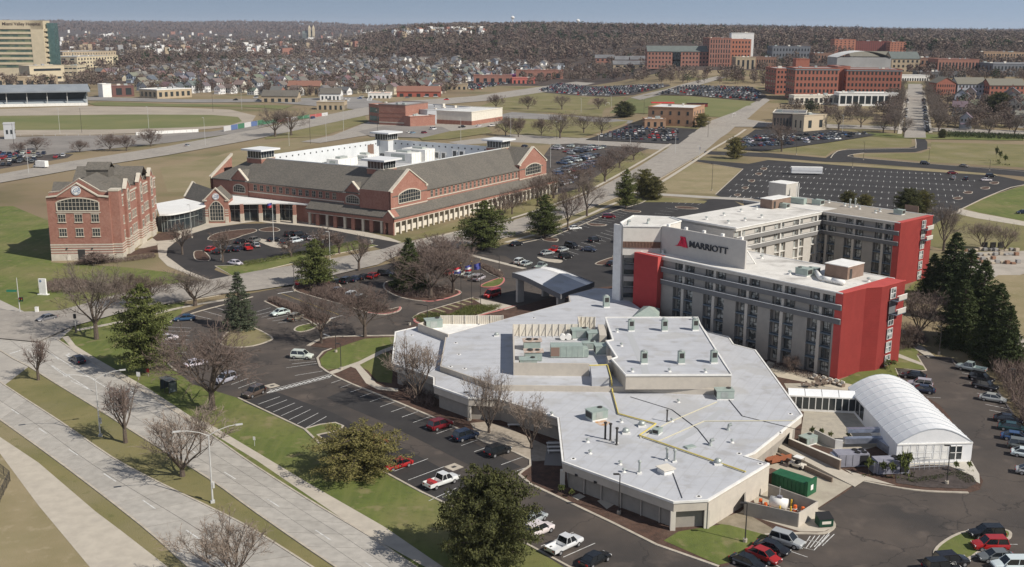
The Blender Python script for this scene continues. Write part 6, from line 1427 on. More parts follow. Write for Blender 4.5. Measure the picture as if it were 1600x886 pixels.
block('brick_entrance','low cream podium before the left wing of the large block','podium',(1240,164),(1310,164),10,7,offwhite,whiteroof,cols=9,rows=1,wf=.6,hf=.6)
x,y,z = G(1345,128)
t = thing('domed_roof','shallow white curved arena roof behind the large brick block','arena roof',(x,y,z),0)
b = MB();R2 = 27
for k in range(12):
    a,c = -1+2*k/12,-1+2*(k+1)/12;zz = lambda q: 24+6*(1-q*q);b.face([(a*R2,-6,zz(a)),(c*R2,-6,zz(c)),(c*R2,30,zz(c)),(a*R2,30,zz(a))])
part('roof_shell',b,[whiteroof],t);b = MB();b.box(-R2,-5,0,R2,29,24);part('wall',b,[gryroof],t)
def blk(name,label,x0,x1,yb,yt,depth,wm,rm=None,cols=10,rows=4,gable=False,yb2=None,wf=.45,hf=.5):
    g = G((x0+x1)/2,yb);hh = hgt(g[0],g[1],g[2],yt);return block(name,label,'university building',(x0,yb),(x1,yb2 or yb),depth,hh*(.8 if gable else 1),wm,rm or gryroof,cols=cols,rows=rows,lcols=4,gableroof=gable,wf=wf,hf=hf,flat=g[1] > 690)
blk('brick_hall_of_residence','long red brick residence with green slate gable roof on the skyline',1011,1108,104,74,22,brick,slate,18,4,True)
blk('gable_bay','pale arched centre bay of the long slate-roofed residence',1050,1063,104.6,75,8,offwhite,slate,2,2,True,wf=.7,hf=.8)
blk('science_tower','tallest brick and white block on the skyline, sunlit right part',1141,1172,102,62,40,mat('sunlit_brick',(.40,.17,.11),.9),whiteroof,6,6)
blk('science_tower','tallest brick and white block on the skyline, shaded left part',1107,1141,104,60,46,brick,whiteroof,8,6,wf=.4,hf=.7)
blk('white_penthouse','white and dark glass top box above the tall brick block',1141,1176,96,52,14,white,whiteroof,3,1)
blk('tan_hall','tan stone hall below the tall brick block',1149,1180,108,90,26,tanb,whiteroof,4,1,hf=.7)
blk('campus_hall','brown low hall right of the tall brick block',1180,1212,108,90,24,mat('brown_brick',(.24,.14,.10),.9),gryroof,8,2)
blk('campus_hall','dark blue-grey windowed hall with pale end',1206,1265,96,73,30,mat('grey_blue_panel',(.15,.16,.18),.7),gryroof,12,3)
blk('campus_hall','dark brick hall left of the chapel',1272,1320,99,84,26,mat('brown_brick',(.24,.14,.10)),gryroof,10,2)
blk('residence_slab','dark red brick residence slab high on the skyline',1335,1390,82,65,20,mat('shaded_brick',(.20,.065,.055),.9),gryroof,16,6,wf=.3,hf=.5)  # brick colour darkened for the shaded long face
blk('residence_slab','sun-brightened brick left end of the skyline residence',1303,1336,82,62,22,mat('sunlit_brick',(.40,.17,.11)),gryroof,5,6,wf=.3)  # end walls take the brick colour lightened for sun
blk('residence_slab','sun-brightened brick right end of the skyline residence',1390,1415,83,66,22,MATS['sunlit_brick'],gryroof,5,6,wf=.3)
blk('stone_hall','brown hall with hipped roof, left of the grey gabled one',1329,1390,107,86,26,mat('brown_brick2',(.30,.20,.14),.9),mat('olive_roof',(.17,.16,.13),.9),10,3,True)
blk('stone_hall','cream and grey gabled hall in the campus centre',1392,1436,112,86,26,tanb,slate,6,3,True)
blk('library','dark brick library with tall white window strips',1464,1528,116,93,30,brick,dkroof,12,1,wf=.5,hf=.7)
blk('library_wing','plain brown wing left of the library',1436,1465,112,91,26,MATS['brown_brick'],dkroof,4,2)
blk('apartment_hall','tan apartment hall at the right of the skyline',1536,1600,98,82,26,mat('tan_orange_brick2',(.38,.26,.17),.9),gryroof,14,3)
blk('apartment_hall','blue-grey low hall at the right edge',1550,1640,120,100,40,MATS['grey_blue_panel'],gryroof,16,2)
blk('garage','long dark parking deck behind the avenue bridge',1436,1510,122,113,20,dkroof,gryroof,20,1)
blk('skywalk','white covered bridge over the straight avenue',1404,1452,127,118,8,white,whiteroof,12,1,wf=.6,hf=.4)
for k,(x0,x1,yb,yt) in enumerate([(1462,1492,150,124),(1495,1540,150,126),(1545,1600,152,128)]):
    blk('town_houses','olive roofed brick and grey town houses near the right edge, '+['first row','middle row','last row'][k],x0,x1,yb,yt,18,[rb2,mat('grey_siding',(.36,.37,.40),.8),rb2][k],mat('olive_roof',(.17,.16,.13)),8,3,True)
for k,(x0,x1,yb,yt,m_) in enumerate([(930,960,100,88,brick),(961,985,104,90,tanb),(985,1008,104,90,brick),(958,1008,110,98,tanb)]):
    blk('row_house','dark roofed row house left of the long residence, '+['first','second','third','front one'][k],x0,x1,yb,yt,16,m_,dkroof,4,2,True)
for k,(x0,x1,yb,yt,m_,r_) in enumerate([(450,500,149,130,tanb,mat('rust_roof',(.22,.11,.08),.9)),(409,465,160,147,tanb,shingle),(500,532,157,143,white,shingle),(620,688,152,140,mat('red_shop',(.34,.10,.07),.8),mat('rust_roof',(.22,.11,.08))),(575,610,154,146,white,mat('orange_roof',(.45,.2,.1),.8)),
     (495,538,172,160,tanb,gryroof),(740,800,130,118,brick,gryroof),(806,880,124,110,brick,gryroof),(690,730,140,132,tanb,shingle),(783,812,122,117,mat('purple_shop',(.35,.05,.3),.7),gryroof),(800,836,131,122,mat('pink_shop',(.5,.15,.12),.7),gryroof),(655,700,126,118,brick,gryroof)]):
    blk('shop',['tan motel with rust roof','low tan house with wide gable','white gabled church hall','red fronted shop with rust roof','white shop with orange roof','tan garage by the avenue','brick apartment row behind the shops','brick apartment row with several roofs','low tan shop behind the brown lot','shop with a purple front','shop with a pink front','brick shop among the houses'][k],x0,x1,yb,yt,16,m_,r_,5,1,k in (0,1,2,3))
g = G(487,60);t = thing('twin_tower_church','pale twin towered church standing above the far trees','church',(g[0],g[1],g[2]),0.1)
k_ = g[1]/FPX
for s_ in (-1,1): b = MB();b.box(s_*3*k_-1.8*k_,0,0,s_*3*k_+1.8*k_,4*k_,15*k_);b.face([(s_*3*k_-1.8*k_,0,15*k_),(s_*3*k_+1.8*k_,0,15*k_),(s_*3*k_,2*k_,20*k_)]);b.face([(s_*3*k_+1.8*k_,0,15*k_),(s_*3*k_+1.8*k_,4*k_,15*k_),(s_*3*k_,2*k_,20*k_)]);part('tower',b,[cream],t)
b = MB();b.box(-14*k_,2*k_,0,2*k_,10*k_,7*k_);b.gable(-14*k_,2*k_,2*k_,10*k_,7*k_,11*k_,.2,along='u');part('nave',b,[slate],t)
for k,(px,py,top) in enumerate([(801,40,25),(903,44,30)]):
    g = (0,0);d = 4200;rr = ray(px,py);x = rr.x/rr.y*d;z = ter(x,d);H_ = CH+ray(px,top).z/ray(px,top).y*d-z
    t = thing('water_tower','white water tower on the far ridge, '+['left one','right one'][k],'water tower',(x,d,z));b = MB();b.lathe((0,0,0),[(2,0),(2,H_-12),(7,H_-8),(7,H_-3),(2,H_)],12);part('tank',b,[white],t)
    b = MB();b.tube((0,0,H_),(0,0,H_+3),.3,.3,5);part('mast',b,[white],t)
def longfence(px0,px1,n,h,m_,label,name='track_fence',cat='fence'):
    a,c = Vector(G(*px0)[:2]),Vector(G(*px1)[:2]);t = thing(name,label,cat,(a.x,a.y,0));
    for k in range(n):
        p,q = (c-a)*(k/n),(c-a)*((k+.97)/n);b = MB();ribbon(b,[p,q],.25,.3,h);part('panel',b,[m_ if not isinstance(m_,list) else m_[k % len(m_)]],t)
    for k in range(n+1): p = (c-a)*(k/n);b = MB((p.x,p.y,0));b.box(-.15,-.15,0,.15,.15,h+.1);part('post',b,[polem],t)
longfence((213,212),(310,207),10,2.2,white,'white board fence along the near side of the race track')
longfence((-40,213),(212,212),14,.9,gravel,'low tan rail wall along the race track')
adm = [mat('ad_green',(.06,.17,.1),.6),mat('ad_red',(.36,.10,.09),.6),mat('ad_white',(.5,.5,.5),.6),mat('ad_blue',(.1,.15,.3),.6)]
longfence((350,206),(412,195),6,3.5,[adm[2],adm[3],adm[0]],'blue, white and green advertising hoardings by the track bend','hoarding','hoarding')
longfence((412,195),(512,181),10,2.6,[adm[0],adm[0],adm[1],adm[1],adm[2]],'green then red hoardings running along the avenue','hoarding','hoarding')
x,y = P(1260,273);t = thing('covered_trailer','white shrouded trailer alone in the empty car park','trailer',(x,y,0),-.12)
b = MB();b.box(-7,-1.3,.8,7,1.3,3.4);part('body',b,[tentw],t);b = MB();b.box(-7.2,-1.4,3.4,7.2,1.4,3.7);part('top_cover',b,[white],t)
for k in range(7): b = MB();b.prism([(-7+k*2,-1.42),(-5.05+k*2,-1.42),(-5.05+k*2,-1.32),(-7+k*2,-1.32)],2.0,[3.4,3.4,3.4,3.4]);part('drape',b,[tentw],t)
for k in (-4,4): b = MB();b.tube((k,-1.2,.5),(k,1.2,.5),.5,.5,10);part('wheel',b,[blackm],t)
pm = [mat('stone_pallet_brown',(.26,.15,.10),.9),mat('stone_pallet_tan',(.42,.36,.28),.9),mat('stone_pallet_grey',(.3,.29,.28),.9)]
cnt = 0
for j,(yy,x0,x1) in enumerate([(392,1508,1600),(399,1515,1600),(406,1512,1560),(412,1518,1600)]):
    n = int((x1-x0)/8)
    for k in range(n):
        x,y = P(x0+8*k+rnd.uniform(-1,1),yy+rnd.uniform(-1,1));cnt += 1;b = MB();h0 = rnd.uniform(.5,1.1)
        t = thing('stone_pallet','stone pallet right of the hotel, %s row, number %s from the left' % (['back','second','third','front'][j],['one','two','three','four','five','six','seven','eight','nine','ten','eleven','twelve'][k]),'pallet',(x,y,0),rnd.uniform(0,.4),'pallets of stone in the yard right of the hotel');b.box(-.6,-.5,.15,.6,.5,h0);part('stone_stack',b,[rnd.choice(pm)],t);b = MB();b.box(-.65,-.55,0,.65,.55,.14);part('pallet_base',b,[brownwall],t)
for k,px in enumerate((1538,1551,1563)):
    x,y = P(px,388);b = MB();b.box(-.9,-.2,0,.9,.2,1.9);link('stone_tablet',b.mesh('stone_tablet',[darkmetal]),loc=(x,y,0),rz=.2,label='dark upright stone tablet at the edge of the yard, '+['left','middle','right'][k]+' of three',category='stone tablet')
# ================================================================== NEIGHBOURHOOD HOUSES
HREG = [[(128,120),(300,100),(420,92),(560,90),(700,96),(860,104),(900,112),(860,122),(740,126),(700,146),(560,148),(480,152),(400,152),(300,146),(225,150),(215,130)],
        [(1460,158),(1640,158),(1640,200),(1460,200)]]
wallc = [(.62,.62,.60),(.55,.52,.45),(.40,.42,.45),(.62,.60,.52),(.26,.13,.10),(.35,.28,.22),(.66,.66,.66),(.30,.34,.40),(.45,.40,.30)]
roofc = [(.10,.10,.105),(.14,.135,.13),(.16,.145,.13),(.12,.125,.135),(.19,.175,.155),(.15,.11,.095)]
hwm = objcol('house_wall_paint',.8);hrm = objcol('house_roof_shingle',.9,dirt=.2)
HT_ = []
LMK = [(60,160,'the grandstand'),(180,145,'the dark red block'),(273,150,'the tan clinic'),(340,130,'the hospital street'),(437,153,'the tan gabled house'),(475,140,'the rust roofed motel'),(516,150,'the white gabled hall'),(560,120,'the middle of town'),(655,146,'the red fronted shop'),(770,124,'the brick apartment row'),(843,117,'the second apartment row'),(930,140,'the packed left lot'),(1110,148,'the packed right lot'),(1048,185,'the tan brick office'),(1235,190,'the dark low office'),(1320,130,'the six storey brick block'),(1430,170,'the straight avenue'),(1530,140,'the town houses'),(1060,90,'the slate roofed residence'),(430,105,'the far end of town'),(200,122,'the hospital wing'),(620,100,'the wooded hill foot'),(800,105,'the dark pines on the hill')]
def nearmark(px,py):
    d,x,y,n = min((math.hypot(px-q[0],(py-q[1])*3),*q) for q in LMK)
    s_ = 'just ' if d < 18 else ('well ' if d > 55 else '')
    return s_+('left of ' if px < x-14 else 'right of ' if px > x+14 else 'behind ' if py < y else 'before ')+n
for k in range(4):
    w_,d_3,h_3,rh = [(8,9,6.8,3.2),(10,9,5.2,3.4),(9,10,7.2,3.0),(12,8,4.0,2.6)][k]
    b = MB();b.box(-w_/2,-d_3/2,-1,w_/2,d_3/2,h_3)
    al = 'v' if k in (0,2) else 'u'
    if al == 'v':
        for vv in (-d_3/2,d_3/2): b.face([(-w_/2,vv,h_3),(w_/2,vv,h_3),(0,vv,h_3+rh)])
        b.box(-w_/2+1,-d_3/2-1.8,-1,w_/2-1,-d_3/2,2.6)
    else:
        for uu in (-w_/2,w_/2): b.face([(uu,-d_3/2,h_3),(uu,d_3/2,h_3),(uu,0,h_3+rh)])
    wl = b.mesh('wall',[hwm]);b = MB();b.gable(-w_/2,-d_3/2,w_/2,d_3/2,h_3,h_3+rh,.4,along=al)
    if al == 'v': b.face([(-w_/2+.8,-d_3/2-2,2.6),(w_/2-.8,-d_3/2-2,2.6),(w_/2-.8,-d_3/2,3.4),(-w_/2+.8,-d_3/2,3.4)])
    rf = b.mesh('roof',[hrm]);b = MB()
    winmesh(b,-w_/2+.5,w_/2-.5,.4,h_3,3,2 if h_3 > 5 else 1,0,-d_3/2 if al == 'u' else -d_3/2,.4,.5);winmesh(b,-d_3/2+.5,d_3/2-.5,.4,h_3,3,2 if h_3 > 5 else 1,0,w_/2,.35,.5,'r');winmesh(b,-d_3/2+.5,d_3/2-.5,.4,h_3,3,2 if h_3 > 5 else 1,0,-w_/2,.35,.5,'l')
    wn = b.mesh('windows',[glass]);b = MB();b.box(-.4,d_3/6,h_3,.4,d_3/6+.8,h_3+rh+1.2);ch = b.mesh('chimney',[brick]);HT_.append((wl,rf,wn,ch))
spots = []
ca,sa = math.cos(R_(68)),math.sin(R_(68))
for i in range(-90,120):
    for j in range(-60,90):
        u = i*14.5+rnd.uniform(-3,3);v_ = j*38+(10 if i % 2 else 0)*0+rnd.uniform(-5,5);x = u*ca-v_*sa;y = 1500+u*sa+v_*ca
        if y < 700 or y > 2900: continue
        z = ter(x,y);px,py = proj(x,y,z)
        if any(inpoly(px,py,rg) for rg in HREG) and rnd.random() < .84: spots.append((y,x,z,px,py))
spots.sort()
street_word = ['among the bare trees','on the near streets','toward the wooded hill']
cw_ = ['white','tan','blue grey','cream','brick red','brown','bright white','slate blue','straw coloured']
rc_ = ['charcoal','grey','brown','blue grey','tan brown','rust brown']
HS = []
stb = MB()
for n_i,(y,x,z,px,py) in enumerate(spots):
    k = rnd.choice([0,0,1,2,3]);rz = R_(68-90)+rnd.choice([0,math.pi,0,0,math.pi/2])+rnd.uniform(-.06,.06);wi = rnd.choice([0,0,6,6,1,3,2,4,5,7,8,3]);ri = rnd.randrange(6)
    HS.append((x,y))
    if n_i < 300:
        lab = '%s house with %s gable roof, %s' % (cw_[wi],rc_[ri],nearmark(px,py))
        t = thing('house',lab,'house',(x,y,z),rz,'houses in the neighbourhood beyond the avenue')
        wl,rf,wn,ch = HT_[k];sh = rnd.uniform(.9,1.1);q_ = rnd.uniform(.8,1.25);t.scale = (q_,q_,q_*rnd.uniform(.95,1.15))
        link('wall',wl,t,col=[c*sh for c in wallc[wi]]);link('roof',rf,t,col=[c*rnd.uniform(.85,1.15) for c in roofc[ri]]);link('windows',wn,t)
        if rnd.random() < .5: link('chimney',ch,t)
    else:
        stb.o = (x,y,z);stb.c,stb.s = math.cos(rz),math.sin(rz);w_,d_3,h_3,rh = [(8,9,6.8,3.2),(10,9,5.2,3.4),(9,10,7.2,3.0),(12,8,4.0,2.6)][k]
        m_ = rnd.choice([0,0,1,2,0]);stb.box(-w_/2,-d_3/2,-1,w_/2,d_3/2,h_3,m_);stb.gable(-w_/2,-d_3/2,w_/2,d_3/2,h_3,h_3+rh,.4,m=3+rnd.randrange(2),along='v' if k in (0,2) else 'u')
        for vv in (-d_3/2,d_3/2): stb.face([(-w_/2,vv,h_3),(w_/2,vv,h_3),(0,vv,h_3+rh)],m_)
        for q in (-1,1): stb.box(q*w_/4-.5,-d_3/2-.05,1.2,q*w_/4+.5,-d_3/2,2.6,5)
if stb.v: link('distant_houses',stb.mesh('distant_houses',[white,tanb,mat('pale_blue_siding',(.36,.40,.45),.8),mat('charcoal_roof',(.1,.1,.105),.9),mat('brown_roof',(.16,.145,.13),.9),glass]),kind='stuff')
cb_ = MB()
for k in range(330):
    px = rnd.uniform(95,760);py = rnd.uniform(50,88);py = py if px < 560 else rnd.uniform(50,60);g = G(px,max(py,44.5));sc_ = g[1]/FPX
    if g[1] > 9000: continue
    cb_.o = g;cb_.c,cb_.s = math.cos(.5),math.sin(.5);w_ = rnd.uniform(9,34) if rnd.random() < .2 else rnd.uniform(6,11);cb_.box(-w_/2,-7,0,w_/2,7,rnd.uniform(9,17),rnd.choice([0,0,1,2,3]))
link('distant_city',cb_.mesh('distant_city',[white,tanb,gryroof,brick]),kind='stuff')
# ================================================================== TREES
bark = mat('grey_brown_bark',(.125,.098,.078),.95,(.085,.066,.054),3)
twig = leafmat('bare_twigs',[(.125,.10,.084),(.17,.138,.116),(.215,.178,.15)],.95)
twigr = leafmat('reddish_twigs',[(.12,.085,.074),(.158,.118,.10),(.20,.155,.13)],.95)
twigp = leafmat('pale_twigs',[(.21,.165,.135),(.26,.21,.17),(.18,.14,.11)],.95)
needle = leafmat('pine_needles',[(.042,.055,.018),(.07,.085,.025),(.105,.12,.035),(.15,.155,.05)],.85)
needled = leafmat('dark_needles',[(.022,.034,.014),(.042,.058,.020),(.07,.085,.03)],.85)
needlem = leafmat('olive_needles',[(.038,.044,.018),(.070,.074,.026),(.11,.108,.038)],.85)
needleo = leafmat('yellow_olive_needles',[(.05,.052,.02),(.095,.09,.03),(.15,.135,.045),(.20,.17,.07)],.85)
needleb = leafmat('spruce_needles',[(.045,.06,.035),(.075,.09,.055),(.11,.125,.08)],.85)
nrnd = np.random.default_rng(5)
class NB_:
    """numpy triangle soup"""
    def __init__(s): s.t = []
    def tri(s,a): s.t.append(a)
    def mesh(s,name,mt):
        T_ = np.concatenate(s.t).astype(np.float32) if s.t else np.zeros((0,3,3),np.float32);n = len(T_)
        me = bpy.data.meshes.new(name);me.vertices.add(3*n);me.loops.add(3*n);me.polygons.add(n)
        me.vertices.foreach_set('co',T_.reshape(-1));me.loops.foreach_set('vertex_index',np.arange(3*n,dtype=np.int32))
        me.polygons.foreach_set('loop_start',np.arange(0,3*n,3,dtype=np.int32))
        if isinstance(mt,(list,tuple)):
            for q in mt: me.materials.append(q)
        else: me.materials.append(mt)
        me.update(calc_edges=True);return me
def limb(b,p,d,L,r,depth,maxd,twigs,spread,up,seg=3):
    """recursive limb; endpoints collect twig seeds"""
    pts = [p];dd = d.copy();rr = r
    for k in range(seg):
        dd = (dd+Vector((rnd.gauss(0,.12),rnd.gauss(0,.12),rnd.gauss(0,.08)+up*.12))).normalized();q = pts[-1]+dd*(L/seg);r1 = rr*(.82 if depth < maxd else .7)
        b.tube(pts[-1],q,rr,r1,5 if depth < 2 else 3,caps=False);rr = r1;pts.append(q)
    if depth >= maxd:
        twigs.append((pts[0],pts[-1],dd.copy(),L));return
    n = rnd.choice([3,4,4,5]) if depth == 0 else rnd.choice([3,4,4])
    for k in range(n):
        t = 1.0 if k == 0 else rnd.uniform(.35,1.0);j = min(int(t*seg),seg-1);base = pts[j].lerp(pts[j+1],t*seg-j)
        a = rnd.uniform(0,2*math.pi);o = dd.orthogonal().normalized();o = Matrix.Rotation(a,3,dd) @ o
        nd = (dd*rnd.uniform(.7,1.1)+o*(spread*rnd.uniform(.6,1.2) if k else spread*.25)+Vector((0,0,up*.25))).normalized()
        limb(b,base,nd,L*rnd.uniform(.62,.82),rr*rnd.uniform(.55,.75) if k else rr*.9,depth+1,maxd,twigs,spread,up,2)
def bare_tree(H,spread,up,trunkh,maxd=3,multi=1,tmat=None,ntw=7,seed=0,tl=1.0,tw_w=.028):
    rnd.seed(seed);b = MB();tw = []
    b.tube((0,0,-.3),(0,0,trunkh),H*.028,H*.020,7,caps=False)
    if multi == 1: limb(b,Vector((0,0,trunkh)),Vector((0,0,1)),H*.28,H*.018,0,maxd,tw,spread,up)
    n0 = 5 if multi == 1 else multi
    for k in range(n0):
        a = 2*math.pi*k/n0+rnd.uniform(-.4,.4);q = rnd.uniform(.55,1.0)*spread
        limb(b,Vector((0,0,trunkh*rnd.uniform(.8,1.0))),Vector((math.cos(a)*q,math.sin(a)*q,.8+up*.5)).normalized(),H*rnd.uniform(.24,.32),H*.012,0,maxd,tw,spread,up)
    mx = max(t[1].z for t in tw);sc_ = H/mx*.97
    T_ = []
    for (p,q,d,L) in tw:
        P0 = np.array(p);P1 = np.array(q);m_ = ntw
        t = nrnd.random(m_)[:,None];base = P0+(P1-P0)*t
        dirn = np.array(d)+nrnd.normal(0,.62,(m_,3))+np.array([0,0,up*.2]);dirn /= np.linalg.norm(dirn,axis=1)[:,None]
        ln = (nrnd.uniform(.5,1.2,m_)*L*.75*tl)[:,None];tip = base+dirn*ln
        sd_ = np.cross(dirn,nrnd.normal(0,1,(m_,3)));sd_ /= np.linalg.norm(sd_,axis=1)[:,None];w_ = tw_w
        T_.append(np.stack([base-sd_*w_,base+sd_*w_,tip],1))
        for _ in range(3):
            tt = nrnd.uniform(.2,.9,m_)[:,None];b2 = base+(tip-base)*tt;d2 = dirn+nrnd.normal(0,.7,(m_,3));d2 /= np.linalg.norm(d2,axis=1)[:,None];t2 = b2+d2*ln*.55
            T_.append(np.stack([b2-sd_*w_*.7,b2+sd_*w_*.7,t2],1))
    nb = NB_();nb.t = T_
    cr_ = nb.mesh('crown',tmat or twig)
    for me in (cr_,): me.transform(Matrix.Scale(sc_,4))
    tr = b.mesh('trunk',[bark]);tr.transform(Matrix.Scale(sc_,4))
    rr_ = sorted(math.hypot(t[1].x,t[1].y) for t in tw);rad = rr_[int(len(rr_)*.8)]*sc_*1.05
    return [('trunk',tr),('crown',cr_)],H,rad
def needle_clump(c,r,n,sz,flat=.6):
    o = nrnd.normal(0,1,(n,3));o /= np.linalg.norm(o,axis=1)[:,None];o *= (nrnd.random(n)**.4)[:,None]*r;o[:,2] *= flat
    p = c+o;a = nrnd.normal(0,1,(n,3));a /= np.linalg.norm(a,axis=1)[:,None];bb = np.cross(a,nrnd.normal(0,1,(n,3)));bb /= np.linalg.norm(bb,axis=1)[:,None]
    s_ = (sz*nrnd.uniform(.6,1.3,n))[:,None]
    return np.stack([p-a*s_*.34,p+a*s_*.34,p+bb*s_*1.5],1)
def conifer(H,R_c,shape,dens,sz,nm,seed,lift=.12,flat=.5,irregular=.25):
    rnd.seed(seed);b = MB();b.tube((0,0,-.3),(0,0,H*.95),H*.022,H*.004,7,caps=False);T_ = []
    lev = int(H*1.35)
    for k in range(lev):
        f = k/(lev-1);z = H*(lift+(1-lift)*f)
        if shape == 'cone': r = R_c*(1-f)**.85+.25
        elif shape == 'pine': r = R_c*(math.sin(math.pi*min(1,.28+f*.72))**.7)*(1-.35*f)+.3
        else: r = R_c*math.sqrt(max(0,1-(2*f-.75)**2*.62)) if f < .92 else R_c*.4
        nb = max(4,int(5+r*1.6))
        for j in range(nb):
            a = 2*math.pi*(j+rnd.random()*.8)/nb+k*1.3;rl = r*rnd.uniform(1-irregular*1.6,1+irregular*.5)
            droop = -.18 if shape == 'cone' else .15
            e = Vector((math.cos(a)*rl,math.sin(a)*rl,z+rl*droop+rnd.uniform(-.3,.3)));b.tube((0,0,z),e,.05+.012*rl,.02,3,caps=False)
            m_ = max(1,int(rl/1.0))
            for q in range(m_):
                t = (q+1)/m_;
                if t < .3 and shape != 'cone': continue
                c = np.array([e.x*t,e.y*t,z+(e.z-z)*t]);T_.append(needle_clump(c,.45+.42*min(1.6,rl*.25),int(dens*rnd.uniform(.7,1.3)),sz,flat))
    nb2 = NB_();nb2.t = T_
    return [('trunk',b.mesh('trunk',[bark])),('crown',nb2.mesh('crown',nm))],H,R_c
PROTO = {}
PROTO['oak'] = [bare_tree(16,.85,.35,3.2,3,1,twig,6,s) for s in (1,2)]
PROTO['oakr'] = [bare_tree(15,.95,.25,2.8,3,1,twigr,6,s) for s in (3,4)]
PROTO['vase'] = [bare_tree(11,.75,.75,.9,3,6,twigp,5,s,.9) for s in (5,6)]
PROTO['young'] = [bare_tree(8,.5,.6,1.8,2,1,twigr,7,s,.8) for s in (7,8)]
PROTO['round'] = [bare_tree(9,.9,.5,1.2,3,7,twigr,6,s) for s in (9,)]
PROTO['bush'] = [bare_tree(3,.9,.6,.15,2,8,twigr,9,s,1.2) for s in (10,11)]
PROTO['pine'] = [conifer(14,5.2,'pine',40,.30,needle,s,.1,.45,.5) for s in (12,13)]
PROTO['roundpine'] = [conifer(10,6.2,'round',50,.28,needleo,s,.06,.5,.55) for s in (14,)]
PROTO['darkpine'] = [conifer(12,6.4,'round',62,.28,needlem,s,.04,.5,.38) for s in (15,)]
PROTO['spruce'] = [conifer(15,3.4,'cone',46,.27,needleb,s,.06,.4,.22) for s in (16,)]
PROTO['darkspruce'] = [conifer(18,4.6,'cone',54,.32,needled,s,.03,.5,.2) for s in (17,18)]
PROTO['shrub'] = [conifer(1.6,.8,'cone',30,.3,needle,s,.02,.6,.1) for s in (19,)]
rnd.seed(21)
NAME = {'oak': 'bare_tree','oakr': 'bare_tree','vase': 'bare_tree','young': 'young_bare_tree','round': 'bare_tree','bush': 'bare_bush','pine': 'pine_tree','roundpine': 'pine_tree','darkpine': 'pine_tree','spruce': 'spruce_tree','darkspruce': 'spruce_tree','shrub': 'small_conifer'}
CAT = {'bush': 'bush','shrub': 'small conifer'}
TREES = []
def tree(kind,px,py,top,label,wid=None,group=None,zb=0.0):
    g = G(px,py);v = rnd.randrange(len(PROTO[kind]));prt,H,rad = PROTO[kind][v]
    h = hgt(g[0],g[1],g[2]+zb,top);s = h/H
    t = thing(NAME[kind],label,CAT.get(kind,'tree'),(g[0],g[1],g[2]+zb),rnd.uniform(0,6.28),group)
    d = math.hypot(g[0],g[1]);sx = s
    if wid: sx = (wid/2*(g[1]*math.cos(PITCH)+CH*math.sin(PITCH))/FPX)/rad
    t.scale = (sx,sx,s)
    for n,me in prt: link(n,me,t)
    TREES.append(t);return t
